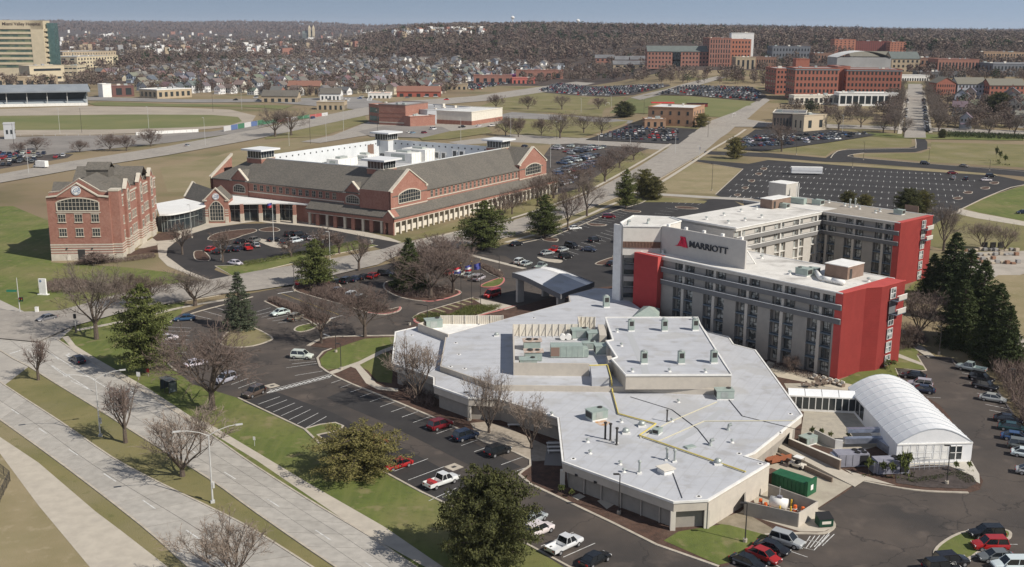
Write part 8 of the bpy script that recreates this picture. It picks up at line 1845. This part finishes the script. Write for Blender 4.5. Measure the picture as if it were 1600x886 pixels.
cars = [
 ('sedan','grey',73,501,55,505,'grey brown saloon waiting at the intersection'),('sedan','darkblue',122,566,108,557,'dark blue saloon driving up the boulevard'),('sedan','blue',289,501,272,502,'blue saloon alone in the top left bays'),
 ('sedan','white',438,492,424,495,'white saloon in front of the brown hedge'),('suv','tan',462,500,475,494,'silver tan estate car beside the white saloon by the hedge'),('suv','white',472,560,489,561,'white four wheel drive parked alone by the curved kerb'),('suv','brown',397,618,380,625,'bronze four wheel drive beside the painted crosswalk'),
 ('sedan','white',306,572,322,568,'white saloon seen through the dense bare tree'),('suv','silver',352,597,338,602,'silver car partly hidden by the dense bare tree'),('sedan','white',262,532,276,530,'white car nose peeping past the full green pine'),
 ('sedan','black',526,444,536,440,'black saloon leftmost in the entrance row'),('suv','black',542,442,552,438,'black car second in the entrance row'),('sedan','darkblue',556,439,566,435,'dark car third in the entrance row'),('sedan','black',569,436,579,432,'black car beside the red one in the entrance row'),('sedan','red',583,434,593,430,'bright red saloon in the entrance row'),('suv','black',603,431,617,432,'black four wheel drive at the end of the entrance row'),
 ('suv','white',550,465,562,459,'white four wheel drive behind the low hedge'),('suv','silver',563,470,575,464,'silver four wheel drive next to the white one behind the hedge'),('sedan','grey',528,457,540,452,'dark grey saloon above the low hedge'),
 ('minivan','silver',748,438,760,433,'silver blue minivan beyond the flagpoles'),('van','red',769,464,752,469,'bright red passenger van by the entrance canopy'),('sedan','red',703,429,712,425,'red car behind the bare tree by the flags'),('sedan','white',718,431,728,427,'white car beyond the flags, left'),('sedan','silver',733,433,742,429,'silver car beyond the flags, right'),
 ('suv','white',812,412,824,407,'white four wheel drive above the canopy, left'),('sedan','silver',822,415,834,411,'silver saloon above the canopy, middle'),('pickup','silver',845,420,857,414,'silver pickup half hidden behind the canopy'),
 ('sedan','silver',855,398,867,396,'silver saloon beside the red pickup in the hotel north lot'),('pickup','red',866,394,878,390,'red pickup in the hotel north lot'),('sedan','silver',879,393,890,390,'silver saloon right of the red pickup'),('minivan','black',893,387,906,390,'black people carrier in the hotel north lot'),('suv','black',884,404,898,402,'black four wheel drive on the tip of the kerb island'),
 ('sedan','darkblue',920,393,931,394,'dark blue saloon in the hotel north lot'),('suv','black',929,378,941,376,'black car in the shade of the hotel north lot'),('minivan','darkred',951,341,966,341,'dark red minivan by the north lot island'),('sedan','white',898,359,910,358,'white saloon parked alone by the slim pine'),('sedan','red',966,378,978,372,'red car tucked beside the hotel tower'),('sedan','black',957,415,969,412,'black car in the shaded bay at the tower foot'),('sedan','black',807,384,819,382,'black saloon below the verge pine'),
 ('sedan','red',329,392,338,388,'bright red small car in the office forecourt'),('suv','black',343,396,352,391,'black car right of the small red one'),('suv','black',359,393,369,388,'black four wheel drive in the forecourt row'),('sedan','darkblue',373,392,382,387,'dark car left of the red pickup'),('pickup','red',387,390,376,382,'red pickup in the office forecourt'),('sedan','silver',400,386,392,380,'silver car right of the red pickup'),
 ('sedan','white',368,414,380,416,'white saloon by the forecourt grass island'),('sedan','black',376,380,386,377,'black car in the back forecourt row'),('suv','grey',398,378,408,375,'dark grey car in the back forecourt row'),('sedan','black',428,377,438,375,'black car beside the white flagpole'),('suv','black',447,381,457,377,'black car left of the white hatchback'),('suv','white',463,379,473,377,'white hatchback in the forecourt right group'),('suv','black',455,369,466,367,'black four wheel drive, top of the forecourt right group'),('suv','black',468,369,478,368,'second black four wheel drive in the right group'),('sedan','black',479,374,489,372,'black saloon in the forecourt right group'),('sedan','silver',489,375,499,372,'silver saloon at the right end of the forecourt'),
 ('suv','darkred',688,669,704,664,'dark red four wheel drive at the convention centre kerb'),('suv','darkblue',728,686,745,681,'dark blue four wheel drive second along the kerb'),('suv','black',778,710,796,704,'black four wheel drive third along the kerb'),
 ('sedan','red',566,704,553,708,'red coupe behind the spreading pine, front one'),('suv','red',586,697,600,693,'red car behind the spreading pine, back one'),('sedan','red',622,731,608,735,'red saloon at the right of the spreading pine'),('pickup','white',690,758,712,750,'white pickup with a red load in the front row'),
 ('sedan','silver',833,816,847,809,'silver saloon partly behind the largest pine'),('suv','white',842,834,859,827,'white four wheel drive next to the largest pine'),('pickup','white',882,858,905,847,'white crew cab pickup at the bottom middle'),('sedan','black',930,880,950,870,'black saloon at the bottom edge, right of the white crew cab'),
 ('suv','silver',1229,851,1249,857,'silver blue estate car by the hatched bay'),('sedan','black',1206,862,1226,868,'black saloon between the silver estate and the red car'),('sedan','red',1193,874,1212,882,'red saloon at the bottom right lawn edge'),('sedan','black',1168,885,1186,892,'black saloon left of the red one at the bottom'),
 ('suv','black',1541,840,1518,840,'black four wheel drive on the lower right island tip'),('suv','red',1546,858,1522,858,'red four wheel drive at the lower right island'),('sedan','grey',1556,876,1532,876,'grey saloon below the red four wheel drive'),('suv','black',1485,883,1508,881,'black vehicle at the left of the lower right island'),('suv','white',1578,890,1556,890,'white vehicle cut by the bottom right edge'),('suv','black',1470,893,1492,891,'black vehicle at the bottom edge, lower right'),
 ('sedan','black',1427,591,1411,589,'black saloon at the tent side lot, rear one'),('suv','silver',1437,605,1421,603,'silver four wheel drive behind the tent'),('sedan','darkblue',1440,613,1424,611,'dark car with red tail lamp behind the tent'),
 ('pickup','silver',1517,580,1497,576,'silver pickup at the head of the hedge side row'),('suv','black',1533,596,1551,600,'black car second in the hedge side row'),('suv','black',1539,608,1557,612,'black four wheel drive third in the hedge side row'),('sedan','silver',1551,627,1570,630,'silver saloon in the hedge side row'),('sedan','black',1575,660,1595,663,'black saloon below the gap in the hedge side row'),('sedan','teal',1582,673,1602,676,'dark teal saloon in the hedge side row'),('sedan','blue',1587,688,1608,691,'bright blue saloon in the hedge side row'),('suv','grey',1598,702,1618,705,'grey four wheel drive at the right picture edge'),('sedan','white',1604,714,1624,717,'white saloon at the right picture edge'),('sedan','silver',1612,742,1632,745,'silver saloon low at the right picture edge'),
 ('sedan','silver',1490,280,1490,276,'blue silver car in the far empty lot'),('sedan','darkblue',1509,281,1508,277,'dark blue car in the far empty lot'),('sedan','white',1541,283,1550,283,'white car by the far lot island'),('suv','black',1548,277,1556,277,'dark car at the far lot exit'),('suv','black',1445,257,1455,258,'black four wheel drive on the ring road'),('sedan','tan',1506,261,1515,262,'tan saloon on the ring road'),('sedan','darkred',1488,272,1494,272,'maroon car at the far lot edge'),('sedan','darkblue',1598,334,1585,334,'blue car at the right edge on the green lawn'),
 ('sedan','silver',293,229,302,227,'silver car driving on the avenue beyond the brown field'),('van','blue',489,186,499,184,'blue and white minibus beside the hoardings'),
 ('sedan','white',640,208,648,207,'white car behind the lantern lot'),('sedan','lightblue',645,209,653,208,'blue car behind the lantern lot'),('suv','darkred',663,209,671,208,'maroon car in the small lot behind the roof'),('van','white',677,203,686,202,'white van by the brick wing door'),('pickup','black',722,200,732,199,'black pickup by the cream shed'),('sedan','white',748,198,757,197,'white car left of the shed hedge'),('pickup','white',768,198,778,197,'white pickup right of the shed hedge'),('sedan','darkblue',820,230,829,229,'dark blue car at the lot entrance by the rear gable')]
for c_ in cars: car(*c_)
for (x,y,nx_,ny_,l,c__) in [(676,762,690,757,'red tool box at the tail of the white pickup',(.4,.03,.03))]:
    a = P(x,y);c = P(nx_,ny_);b = MB();b.box(-.5,-.85,.62,.25,.85,1.15);link('tool_box',b.mesh('tool_box',[objcol('plain_paint',.5)]),loc=(*a,.04),rz=math.atan2(c[1]-a[1],c[0]-a[0]),col=c__,label=l,category='box')
x,y = P(64,263);t = thing('box_truck','white box truck beside the far left car rows','truck',(x,y,.05),math.atan2(1,-3)+0)
b = MB();b.box(-3.6,-1.2,.8,2.0,1.2,3.6);part('cargo_box',b,[white],t);b = MB();loft(b,[(2.1,1.05,.5,2.4),(2.9,1.05,.5,2.3),(3.3,1.0,.5,1.5),(3.9,.9,.5,1.3)]);part('cab',b,[white],t);b = MB();cabin(b,2.15,2.2,2.8,3.3,1.45,2.35,1.07,1.0);part('windows',b,[carglass],t)
for u in (-2.2,2.8):
    for v_ in (-1,1): b = MB();b.tube((u,v_-.15,.45),(u,v_+.15,.45),.45,.45,12);part('wheel',b,[blackm],t)
# ---- rows in the big lots
NFULL = [0];FAR = []
colpick = ['black']*5+['silver']*4+['white']*5+['grey']*5+['darkblue']*3+['blue']*2+['red']*2+['darkred']*1+['tan']
def rowcars(poly,ang,stall,rowgap,fill,where,skiprow=None):
    pts = [G(*p)[:2] for p in poly];cx = sum(p[0] for p in pts)/len(pts);cy = sum(p[1] for p in pts)/len(pts);d = Vector((math.cos(ang),math.sin(ang)));n_ = Vector((-d.y,d.x))
    for j in range(-14,15):
        for q in (-2.9,2.9):
            for i in range(-60,61):
                c = Vector((cx,cy))+d*(i*stall)+n_*(j*rowgap+q)
                if inpoly(c.x,c.y,pts) and rnd.random() < fill: FAR.append((c.y,c.x,ter(c.x,c.y),ang+math.pi/2*(1 if q > 0 else -1)+(math.pi if rnd.random() < .4 else 0),where))
rowcars([(858,296),(876,255),(895,243),(945,245),(915,270),(885,293)],R_(58),2.75,17.5,.93,'in the full lot behind the courtyard office')
rowcars([(848,250),(862,228),(960,232),(940,240),(870,244)],R_(58),2.8,17.5,.4,'in the half empty lot by the crossing street')
rowcars([(928,217),(980,201),(1060,205),(1058,222)],R_(-5),2.7,17,.72,'in the lot before the tan brick office')
rowcars([(1135,231),(1170,214),(1330,209),(1360,211),(1280,222),(1190,232)],R_(22),2.7,18,.55,'in the lot before the dark office')
rowcars([(840,143),(872,131),(1035,134),(1040,136),(985,148)],R_(-8),2.7,17,.85,'in the packed left lot beyond the meadow')
rowcars([(1028,149),(1068,136),(1172,138),(1190,149),(1180,158)],R_(-8),2.7,17,.8,'in the packed right lot beyond the sports field')
rowcars([(-20,252),(0,240),(60,240),(112,243),(100,247),(0,262)],R_(14),2.8,17,.7,'in the lot at the far left edge')
rowcars([(1492,152),(1540,152),(1590,158),(1590,174),(1505,172)],R_(0),2.8,17,.5,'in the lot before the town houses')
rowcars([(905,101),(925,100),(918,108),(890,110)],R_(30),2.8,17,.8,'in the hill lot beside the woods');rowcars([(700,136),(760,130),(800,130),(740,142)],R_(10),2.8,17,.6,'in the shop lots beyond the avenue')
for k in range(24):
    t_ = k/23
    if rnd.random() < .8: g = G(lerp(1443,1449,t_),lerp(158,208,t_));FAR.append((g[1],g[0],g[2],R_(92),'along the kerb of the straight avenue'))
    if rnd.random() < .4: g = G(lerp(1417,1413,t_),lerp(158,208,t_));FAR.append((g[1],g[0],g[2],R_(-88),'along the kerb of the straight avenue'))
for k in range(40):
    px,py = rnd.uniform(330,700),rnd.uniform(152,160);g = G(px,py)
    if rnd.random() < .5: FAR.append((g[1],g[0],g[2],R_(rnd.choice([10,190])),'on the road in front of the houses'))
FAR.sort();nfar = max(0,300-len(cars))
cb2 = MB();cidx = ['white','silver','grey','black','blue','red'];cms = [mat('far_car_'+c,COL[c],.3) for c in cidx]+[carglass]
for i_,(y,x,z,a,wh) in enumerate(FAR):
    c = rnd.choice(colpick);k = rnd.choice(['sedan','sedan','suv','suv','pickup','minivan']);z += .08 if y < 690 else .3
    if i_ < nfar:
        place_car(k,x,y,z,a,c,'%s %s parked %s' % (c.replace('dark','dark ').replace('light','light '),{'sedan': 'saloon','suv': 'four wheel drive','pickup': 'pickup','minivan': 'minivan'}[k],wh),'cars parked '+wh,full=False)
    else:
        L,zb,zt = 4.6,.95,1.5 if k == 'sedan' else 1.75;m_ = cidx.index(c) if c in cidx else {'darkblue': 3,'darkred': 5,'tan': 1}.get(c,2)
        cb2.o = (x,y,z);cb2.c,cb2.s = math.cos(a),math.sin(a);cb2.box(-2.3,-.9,.25,2.3,.9,zb,m_);cabin(cb2,-1.7,-1.2,.4,1.2,zb,zt,.85,.7,6);cb2.box(-1.15,-.68,zt-.03,.38,.68,zt+.04,m_)
link('distant_parked_cars',cb2.mesh('distant_parked_cars',cms),kind='stuff')
print('cars',len(cars),'far',len(FAR))
# ================================================================== STREET FURNITURE
def pole_thing(name,label,cat,px,py,h=None,top=None,z=0.0):
    g = G(px,py)
    if h is None: h = hgt(g[0],g[1],g[2],top)
    return thing(name,label,cat,(g[0],g[1],g[2]+z)),h,g
def boulevard_lamp(px,py,top,label,ang):
    t,h,g = pole_thing('street_lamp',label,'street lamp',px,py,top=top);t.rotation_euler = (0,0,ang)
    b = MB();b.tube((0,0,0),(0,0,h),.14,.08,8);part('pole',b,[polem],t);b = MB();b.box(-.3,-.3,0,.3,.3,.35);b.box(.1,-.2,2.3,.4,.2,3.2);part('base',b,[polem],t)
    for s_ in (-1,1):
        b = MB();p = [(0,0,h-.1),(s_*1.2,0,h+.55),(s_*2.8,0,h+1.0),(s_*3.9,0,h+1.1)]
        for a,c in zip(p,p[1:]): b.tube(a,c,.06,.05,6)
        part('arm',b,[polem],t);b = MB();b.box(s_*3.8,-.17,h+1.0,s_*4.8,.17,h+1.17);part('lamp_head',b,[polem],t)
boulevard_lamp(332.5,785.5,680,'double armed street lamp on the median beside the vase-shaped tree',R_(20));boulevard_lamp(157,682,592,'double armed street lamp on the median beside the slender young tree',R_(20))
def lot_lamp(px,py,top,label,heads=1,ang=0.0,m_=None,concb=True):
    t,h,g = pole_thing('lot_lamp',label,'lamp post',px,py,top=top);t.rotation_euler = (0,0,ang);m_ = m_ or darkmetal
    b = MB();b.tube((0,0,.5),(0,0,h),.09,.07,6);part('pole',b,[m_],t)
    b = MB();b.tube((0,0,0),(0,0,.6),.3,.3,8);part('base',b,[kerbm],t)
    for s_ in ((-1,1) if heads == 2 else (-1,)): b = MB();b.box(s_*.1,-.18,h-.05,s_*.95,.18,h+.1);part('lamp_head',b,[m_],t)
for a in [(967,804,741,'at the long front wall of the convention centre'),(1164,848,786,'on the lawn before the bin enclosure'),(733,658,613,'at the kerb by the red four wheel drive'),(533,578,537,'at the fork of the lawn path'),(525,551,520,'on the mulch tip beside the bare tree'),(668,507,477,'in the gravel strip bed'),(1479,757,696,'in the mulch bed before the tent'),(1467,554,510,'at the head of the east lot'),(1583,610,577,'against the brown thicket'),(1112,298,256,'on the tan field'),(1332,262,248,'on the far lot median'),
          (780,424,400,'beside the hotel drive hedge'),(958,402,387,'by the tower foot island'),(460,455,410,'among the brown hedge'),(1451,252,232,'on the far meadow'),(1546,267,250,'right on the far median'),(1349,250,222,'at the loop road lawn'),(1244,242,222,'left on the meadow'),(640,508,502,'small one beside the gravel bed')]: lot_lamp(a[0],a[1],a[2],'dark lamp post '+a[3])
for a in [(346,407,378,'beside the white saloon'),(500,400,365,'in the forecourt grass, beside the pine'),(516,412,362,'curved one right of the open pine'),(300,372,320,'near the left canopy') ]: lot_lamp(a[0],a[1],a[2],'pale lamp post in the office forecourt '+a[3],m_=polem)
for k,(x,y,tp) in enumerate([(23,240,160),(45,272,228),(94,210,152),(128,208,150),(233,206,160),(321,228,150),(333,176,140),(378,172,140),(452,228,175),(485,225,170),(510,222,176),(537,206,165),(590,210,172),(720,220,186),(798,222,180),(870,218,190),(955,170,150),(908,176,154),(1006,180,155),(1055,240,205),(1092,250,228),(1106,215,190),(1222,204,182),(1316,208,180),(1410,215,190),(1600,238,215),(860,262,225),(905,262,228),(935,232,210),(985,228,212)]):
    g = G(x,y);h = min(hgt(g[0],g[1],g[2],tp),16);t = thing('light_pole','tall thin light pole %s' % ['at the far left lot','on the avenue left verge','before the grandstand, first','before the grandstand, second','inside the track infield','by the track bend','beyond the infield, left','beyond the infield, right','left of the office drive','by the office drive','right of the office drive','before the glass pavilion','in the small grey lot','behind the rear lantern','on the crossing street','in the small park','at the meadow right end','in the middle of the meadow','at the sports field edge','on the street verge, near','on the street bend','at the crossing of the streets','before the low dark office','before the brick block','at the foot of the straight avenue','at the right edge meadow','in the full lot, left','in the full lot, right','in the full lot, back','beside the street crossing'][k],'light pole',g)
    b = MB();b.tube((0,0,0),(0,0,h),.12,.08,5);part('pole',b,[polem if k % 3 else darkmetal],t);b = MB();b.box(-1.0,-.12,h-.1,.1,.12,h+.1);part('lamp_head',b,[polem],t)
fr_,fb,fw = mat('flag_red',(.45,.04,.05),.8),mat('flag_blue',(.07,.08,.28),.8),mat('flag_white',(.65,.65,.66),.8)
def flagpole(px,py,top,label,mats_,m_=None,fl=1.6):
    t,h,g = pole_thing('flagpole',label,'flagpole',px,py,top=top);b = MB();b.tube((0,0,0),(0,0,h),.08,.045,7);part('pole',b,[m_ or darkmetal],t);b = MB();b.lathe((0,0,h),[(.02,0),(.1,.08),(.02,.18)],8);part('finial',b,[yell],t)
    n = 8;zt = h*.93
    for r,mm in enumerate(mats_):
        b = MB();k_ = len(mats_);H_ = 1.5
        for q in range(n):
            f = lambda s_: (-fl*s_,.22*math.sin(s_*7+r),0);a,c = f(q/n),f((q+1)/n);z0,z1 = zt-H_*(r+1)/k_-q*.04,zt-H_*r/k_-q*.04
            for th in (0,.03): b.face([(a[0],a[1]+th,z0),(c[0],c[1]+th,z0-.04),(c[0],c[1]+th,z1-.04),(a[0],a[1]+th,z1)])
        part('flag',b,[mm],t)
flagpole(720.5,485.5,412,'tall flagpole at the hotel entrance, left of three with a red flag',[fr_,fw,fb]);flagpole(737,479,409,'tall flagpole at the hotel entrance, middle of three with blue and red flag',[fb,fw,fr_]);flagpole(751,476.5,406,'tall flagpole at the hotel entrance, right of three with blue flag',[fb,fb]);flagpole(428,380,312,'white flagpole in the office forecourt',[fb,fr_],m_=white)
def sign(px,py,top,label,w_,h_,m_,cat='sign',ang=-.3,name='sign',shape='rect',txt=None):
    t,h,g = pole_thing(name,label,cat,px,py,top=top);t.rotation_euler = (0,0,ang);b = MB();b.tube((0,0,0),(0,0,h),.04,.04,5);part('post',b,[polem],t)
    b = MB()
    if shape == 'oct': b.prism([(w_/2*math.cos(k*math.pi/4+.39),w_/2*math.sin(k*math.pi/4+.39)) for k in range(8)],0,.04,bottom=True)
    else: b.box(-w_/2,-h_/2,0,w_/2,h_/2,.04)
    o = part('board',b,[m_],t);o.location = (0,-.05,h-h_/2+.1);o.rotation_euler = (math.pi/2,0,0)
    if txt: tm_ = text_mesh(txt,h_*.42,.01,white);q = link('lettering',tm_,o,(0,0,.05))
    return t
sred = mat('sign_red',(.5,.02,.03),.5);sgreen = mat('sign_green',(.02,.16,.1),.5)
sign(464.5,448,441-3,'red octagonal stop sign at the hotel drive exit',1.4,1.4,sred,'stop sign',name='stop_sign',shape='oct',txt='STOP')
sign(581,382,375,'small white sign at the office drive',.9,1.0,white);sign(217,594,582,'small white sign by the bus shelter',.8,.9,white);sign(232,588,577,'small red sign by the bus shelter',.6,.7,sred);sign(398,697,683,'small green white sign on the long lawn',.4,.6,white)
sign(925,270,258,'grey pole sign beside the street',.9,2.4,steel);sign(1093,244,230,'tall dark sign near the dry field',.6,1.4,steel)
x,y = P(68,460.5);t = thing('monument_sign','white upright company sign with a small emblem on the corner lawn','sign',(x,y,0),-.15);b = MB();b.box(-.95,-.25,.2,.95,.25,4.2);part('sign_slab',b,[white],t);b = MB();b.box(-1.4,-.5,0,1.4,.5,.2);part('base',b,[white],t)
o = link('emblem',None,t,(-.35,-.26,3.6));b = MB();b.tube((0,0,0),(0,-.03,0),.3,.3,16);link('emblem_disc',b.mesh('emblem_disc',[mat('emblem_blue',(.16,.22,.33))]),o)
t,h,g = pole_thing('traffic_signal','traffic signal mast with a green street name board at the corner','traffic signal',31.5,489,top=434)
b = MB();b.tube((0,0,0),(0,0,h),.12,.07,7);part('mast',b,[polem],t);b = MB();b.box(-2.7,-.04,h*.6,-.3,.04,h*.6+.5);part('name_board',b,[sgreen],t)
for s_ in (0,1):
    b = MB();b.box(.1+s_*.5,-.2,h*.33,.45+s_*.5,.2,h*.33+1.0);hd = part('signal_head',b,[blackm],t)
    for k in range(3): b = MB();b.tube((.27+s_*.5,-.2,h*.33+.2+k*.3),(.27+s_*.5,-.25,h*.33+.2+k*.3),.1,.1,8);link('lamp',b.mesh('lamp',[[mat('signal_green',(.02,.2,.08)),mat('signal_amber',(.4,.2,.02)),redlens][k]]),hd)
t,h,g = pole_thing('traffic_signal','pedestrian signal post at the near kerb ramp','traffic signal',119,520,top=490);b = MB();b.tube((0,0,0),(0,0,h),.1,.08,7);part('post',b,[polem],t);b = MB();b.box(-.25,-.2,h-1.1,.25,.2,h-.1);part('signal_head',b,[blackm],t);b = MB();b.tube((0,0,0),(0,0,1.6),.25,.2,8);part('base',b,[darkmetal],t)
x,y = P(58,489);b = MB();b.box(-.35,-.3,0,.35,.3,1.4);t = thing('control_cabinet','small white cabinet at the corner kerb','cabinet',(x,y,0));part('cabinet_box',b,[white],t);b = MB();b.box(-.4,-.35,1.4,.4,.35,1.46);part('lid',b,[white],t)
x,y = P(264,612);t = thing('bus_shelter','dark framed glass bus shelter under the bare tree','bus shelter',(x,y,0),R_(-45));b = MB();b.box(-1.7,-.9,2.5,1.7,.9,2.65);part('roof',b,[mat('shelter_roof',(.16,.18,.18),.4)],t)
for u in (-1.6,0,1.6):
    for v_ in (-.8,.8): b = MB();b.box(u-.05,v_-.05,0,u+.05,v_+.05,2.5);part('post',b,[darkmetal],t)
for (a,c) in (((-1.6,.8),(0,.8)),((0,.8),(1.6,.8)),((-1.6,-.8),(-1.6,.8)),((1.6,-.8),(1.6,.8))): b = MB();ribbon(b,[a,c],.02,.3,2.2);part('pane',b,[mat('shelter_glass',(.09,.11,.12),.1,spec=.7)],t)
b = MB();b.box(-1.3,.35,.42,1.3,.7,.48);part('bench',b,[steel],t)
for k,(x,y,l) in enumerate([(805,668,'white slatted bench in the shade by the patio'),(866,697,'upper pale bench in the corner shade'),(867,703,'middle pale bench in the corner shade'),(868,709,'lower pale bench in the corner shade')]):
    t = thing('bench',l,'bench',(*P(x,y),.13),.05)
    for q in range(3): b = MB();b.box(-1.3,-.3+q*.22,.42,1.3,-.12+q*.22,.47);part('slat',b,[white],t)
    for s_ in (-1,1): b = MB();b.box(s_*1.1-.05,-.3,0,s_*1.1+.05,.3,.42);part('leg',b,[polem],t)
fn = thing('wire_fence','dark wire mesh fence corner at the left edge','fence',(*P(16,752),0));fo = P(16,752)
fpts = [rel([P(*p)],fo)[0] for p in [(-30,715),(16,752),(0,785),(-25,830)]]
for a,c in zip(fpts,fpts[1:]):
    A,B = Vector(a),Vector(c);L = (B-A).length;n = max(2,int(L/2.4));b = MB()
    for k in range(int(L/.25)): p = A.lerp(B,k*.25/L);b.tube((p.x,p.y,.1),(p.x+(B-A).x/L*.25,p.y+(B-A).y/L*.25,1.6),.012,.012,3,caps=False);q = A.lerp(B,(k*.25+.25)/L);b.tube((q.x,q.y,.1),(p.x,p.y,1.6),.012,.012,3,caps=False)
    part('mesh_panel',b,[darkmetal],fn);b = MB();b.tube((*a,1.65),(*c,1.65),.04,.04,5);part('top_rail',b,[darkmetal],fn)
    for k in range(n+1): p = A.lerp(B,k/n);b = MB();b.tube((p.x,p.y,0),(p.x,p.y,1.7),.045,.045,5);part('post',b,[darkmetal],fn)
for (x,y,l) in [(1035,165,'red canopy beside the sports field')]: g = G(x,y+2);t = thing('canopy_tent',l,'canopy',g,0);b = MB();b.box(-9,-2,2.4,9,2,3.2);part('canopy_top',b,[mat('bright_red_fabric',(.6,.05,.05),.7)],t);
for k,(x,y) in enumerate([(1089,167),(1040,165)][:1]): g = G(x,y+1);t = thing('dugout','dark red dugout beside the sports field','shed',g,0);b = MB();b.box(-8,-1.5,0,8,1.5,2.8);part('wall',b,[mat('maroon_paint',(.2,.03,.03),.8)],t);b = MB();b.box(-8.3,-1.9,2.8,8.3,1.9,3.0);part('roof',b,[darkmetal],t)
for k,(x,y) in enumerate([(949,166),(1147,183)]):
    g = G(x,y);t = thing('goal','white football goal frame, %s end of the field' % ['left','right'][k],'goal',g,R_(60));b = MB()
    b.tube((-3.6,0,0),(-3.6,0,2.6),.1,.1,5);b.tube((3.6,0,0),(3.6,0,2.6),.1,.1,5);b.tube((-3.6,0,2.6),(3.6,0,2.6),.1,.1,5);part('frame',b,[white],t)
# ================================================================== HAZE
hz = MB();hz.box(-6500,-400,-1.2,6500,12000,130)
hm = bpy.data.materials.new('haze_air');hm.use_nodes = True;hn = hm.node_tree
for n_ in list(hn.nodes):
    if n_.type == 'BSDF_PRINCIPLED': hn.nodes.remove(n_)
pvn = hn.nodes.new('ShaderNodeVolumePrincipled');pvn.inputs['Color'].default_value = (.80,.87,1.0,1);pvn.inputs['Density'].default_value = 3.8e-5
hn.links.new(pvn.outputs[0],hn.nodes['Material Output'].inputs['Volume'])
link('haze',hz.mesh('haze',[hm]),kind='stuff')
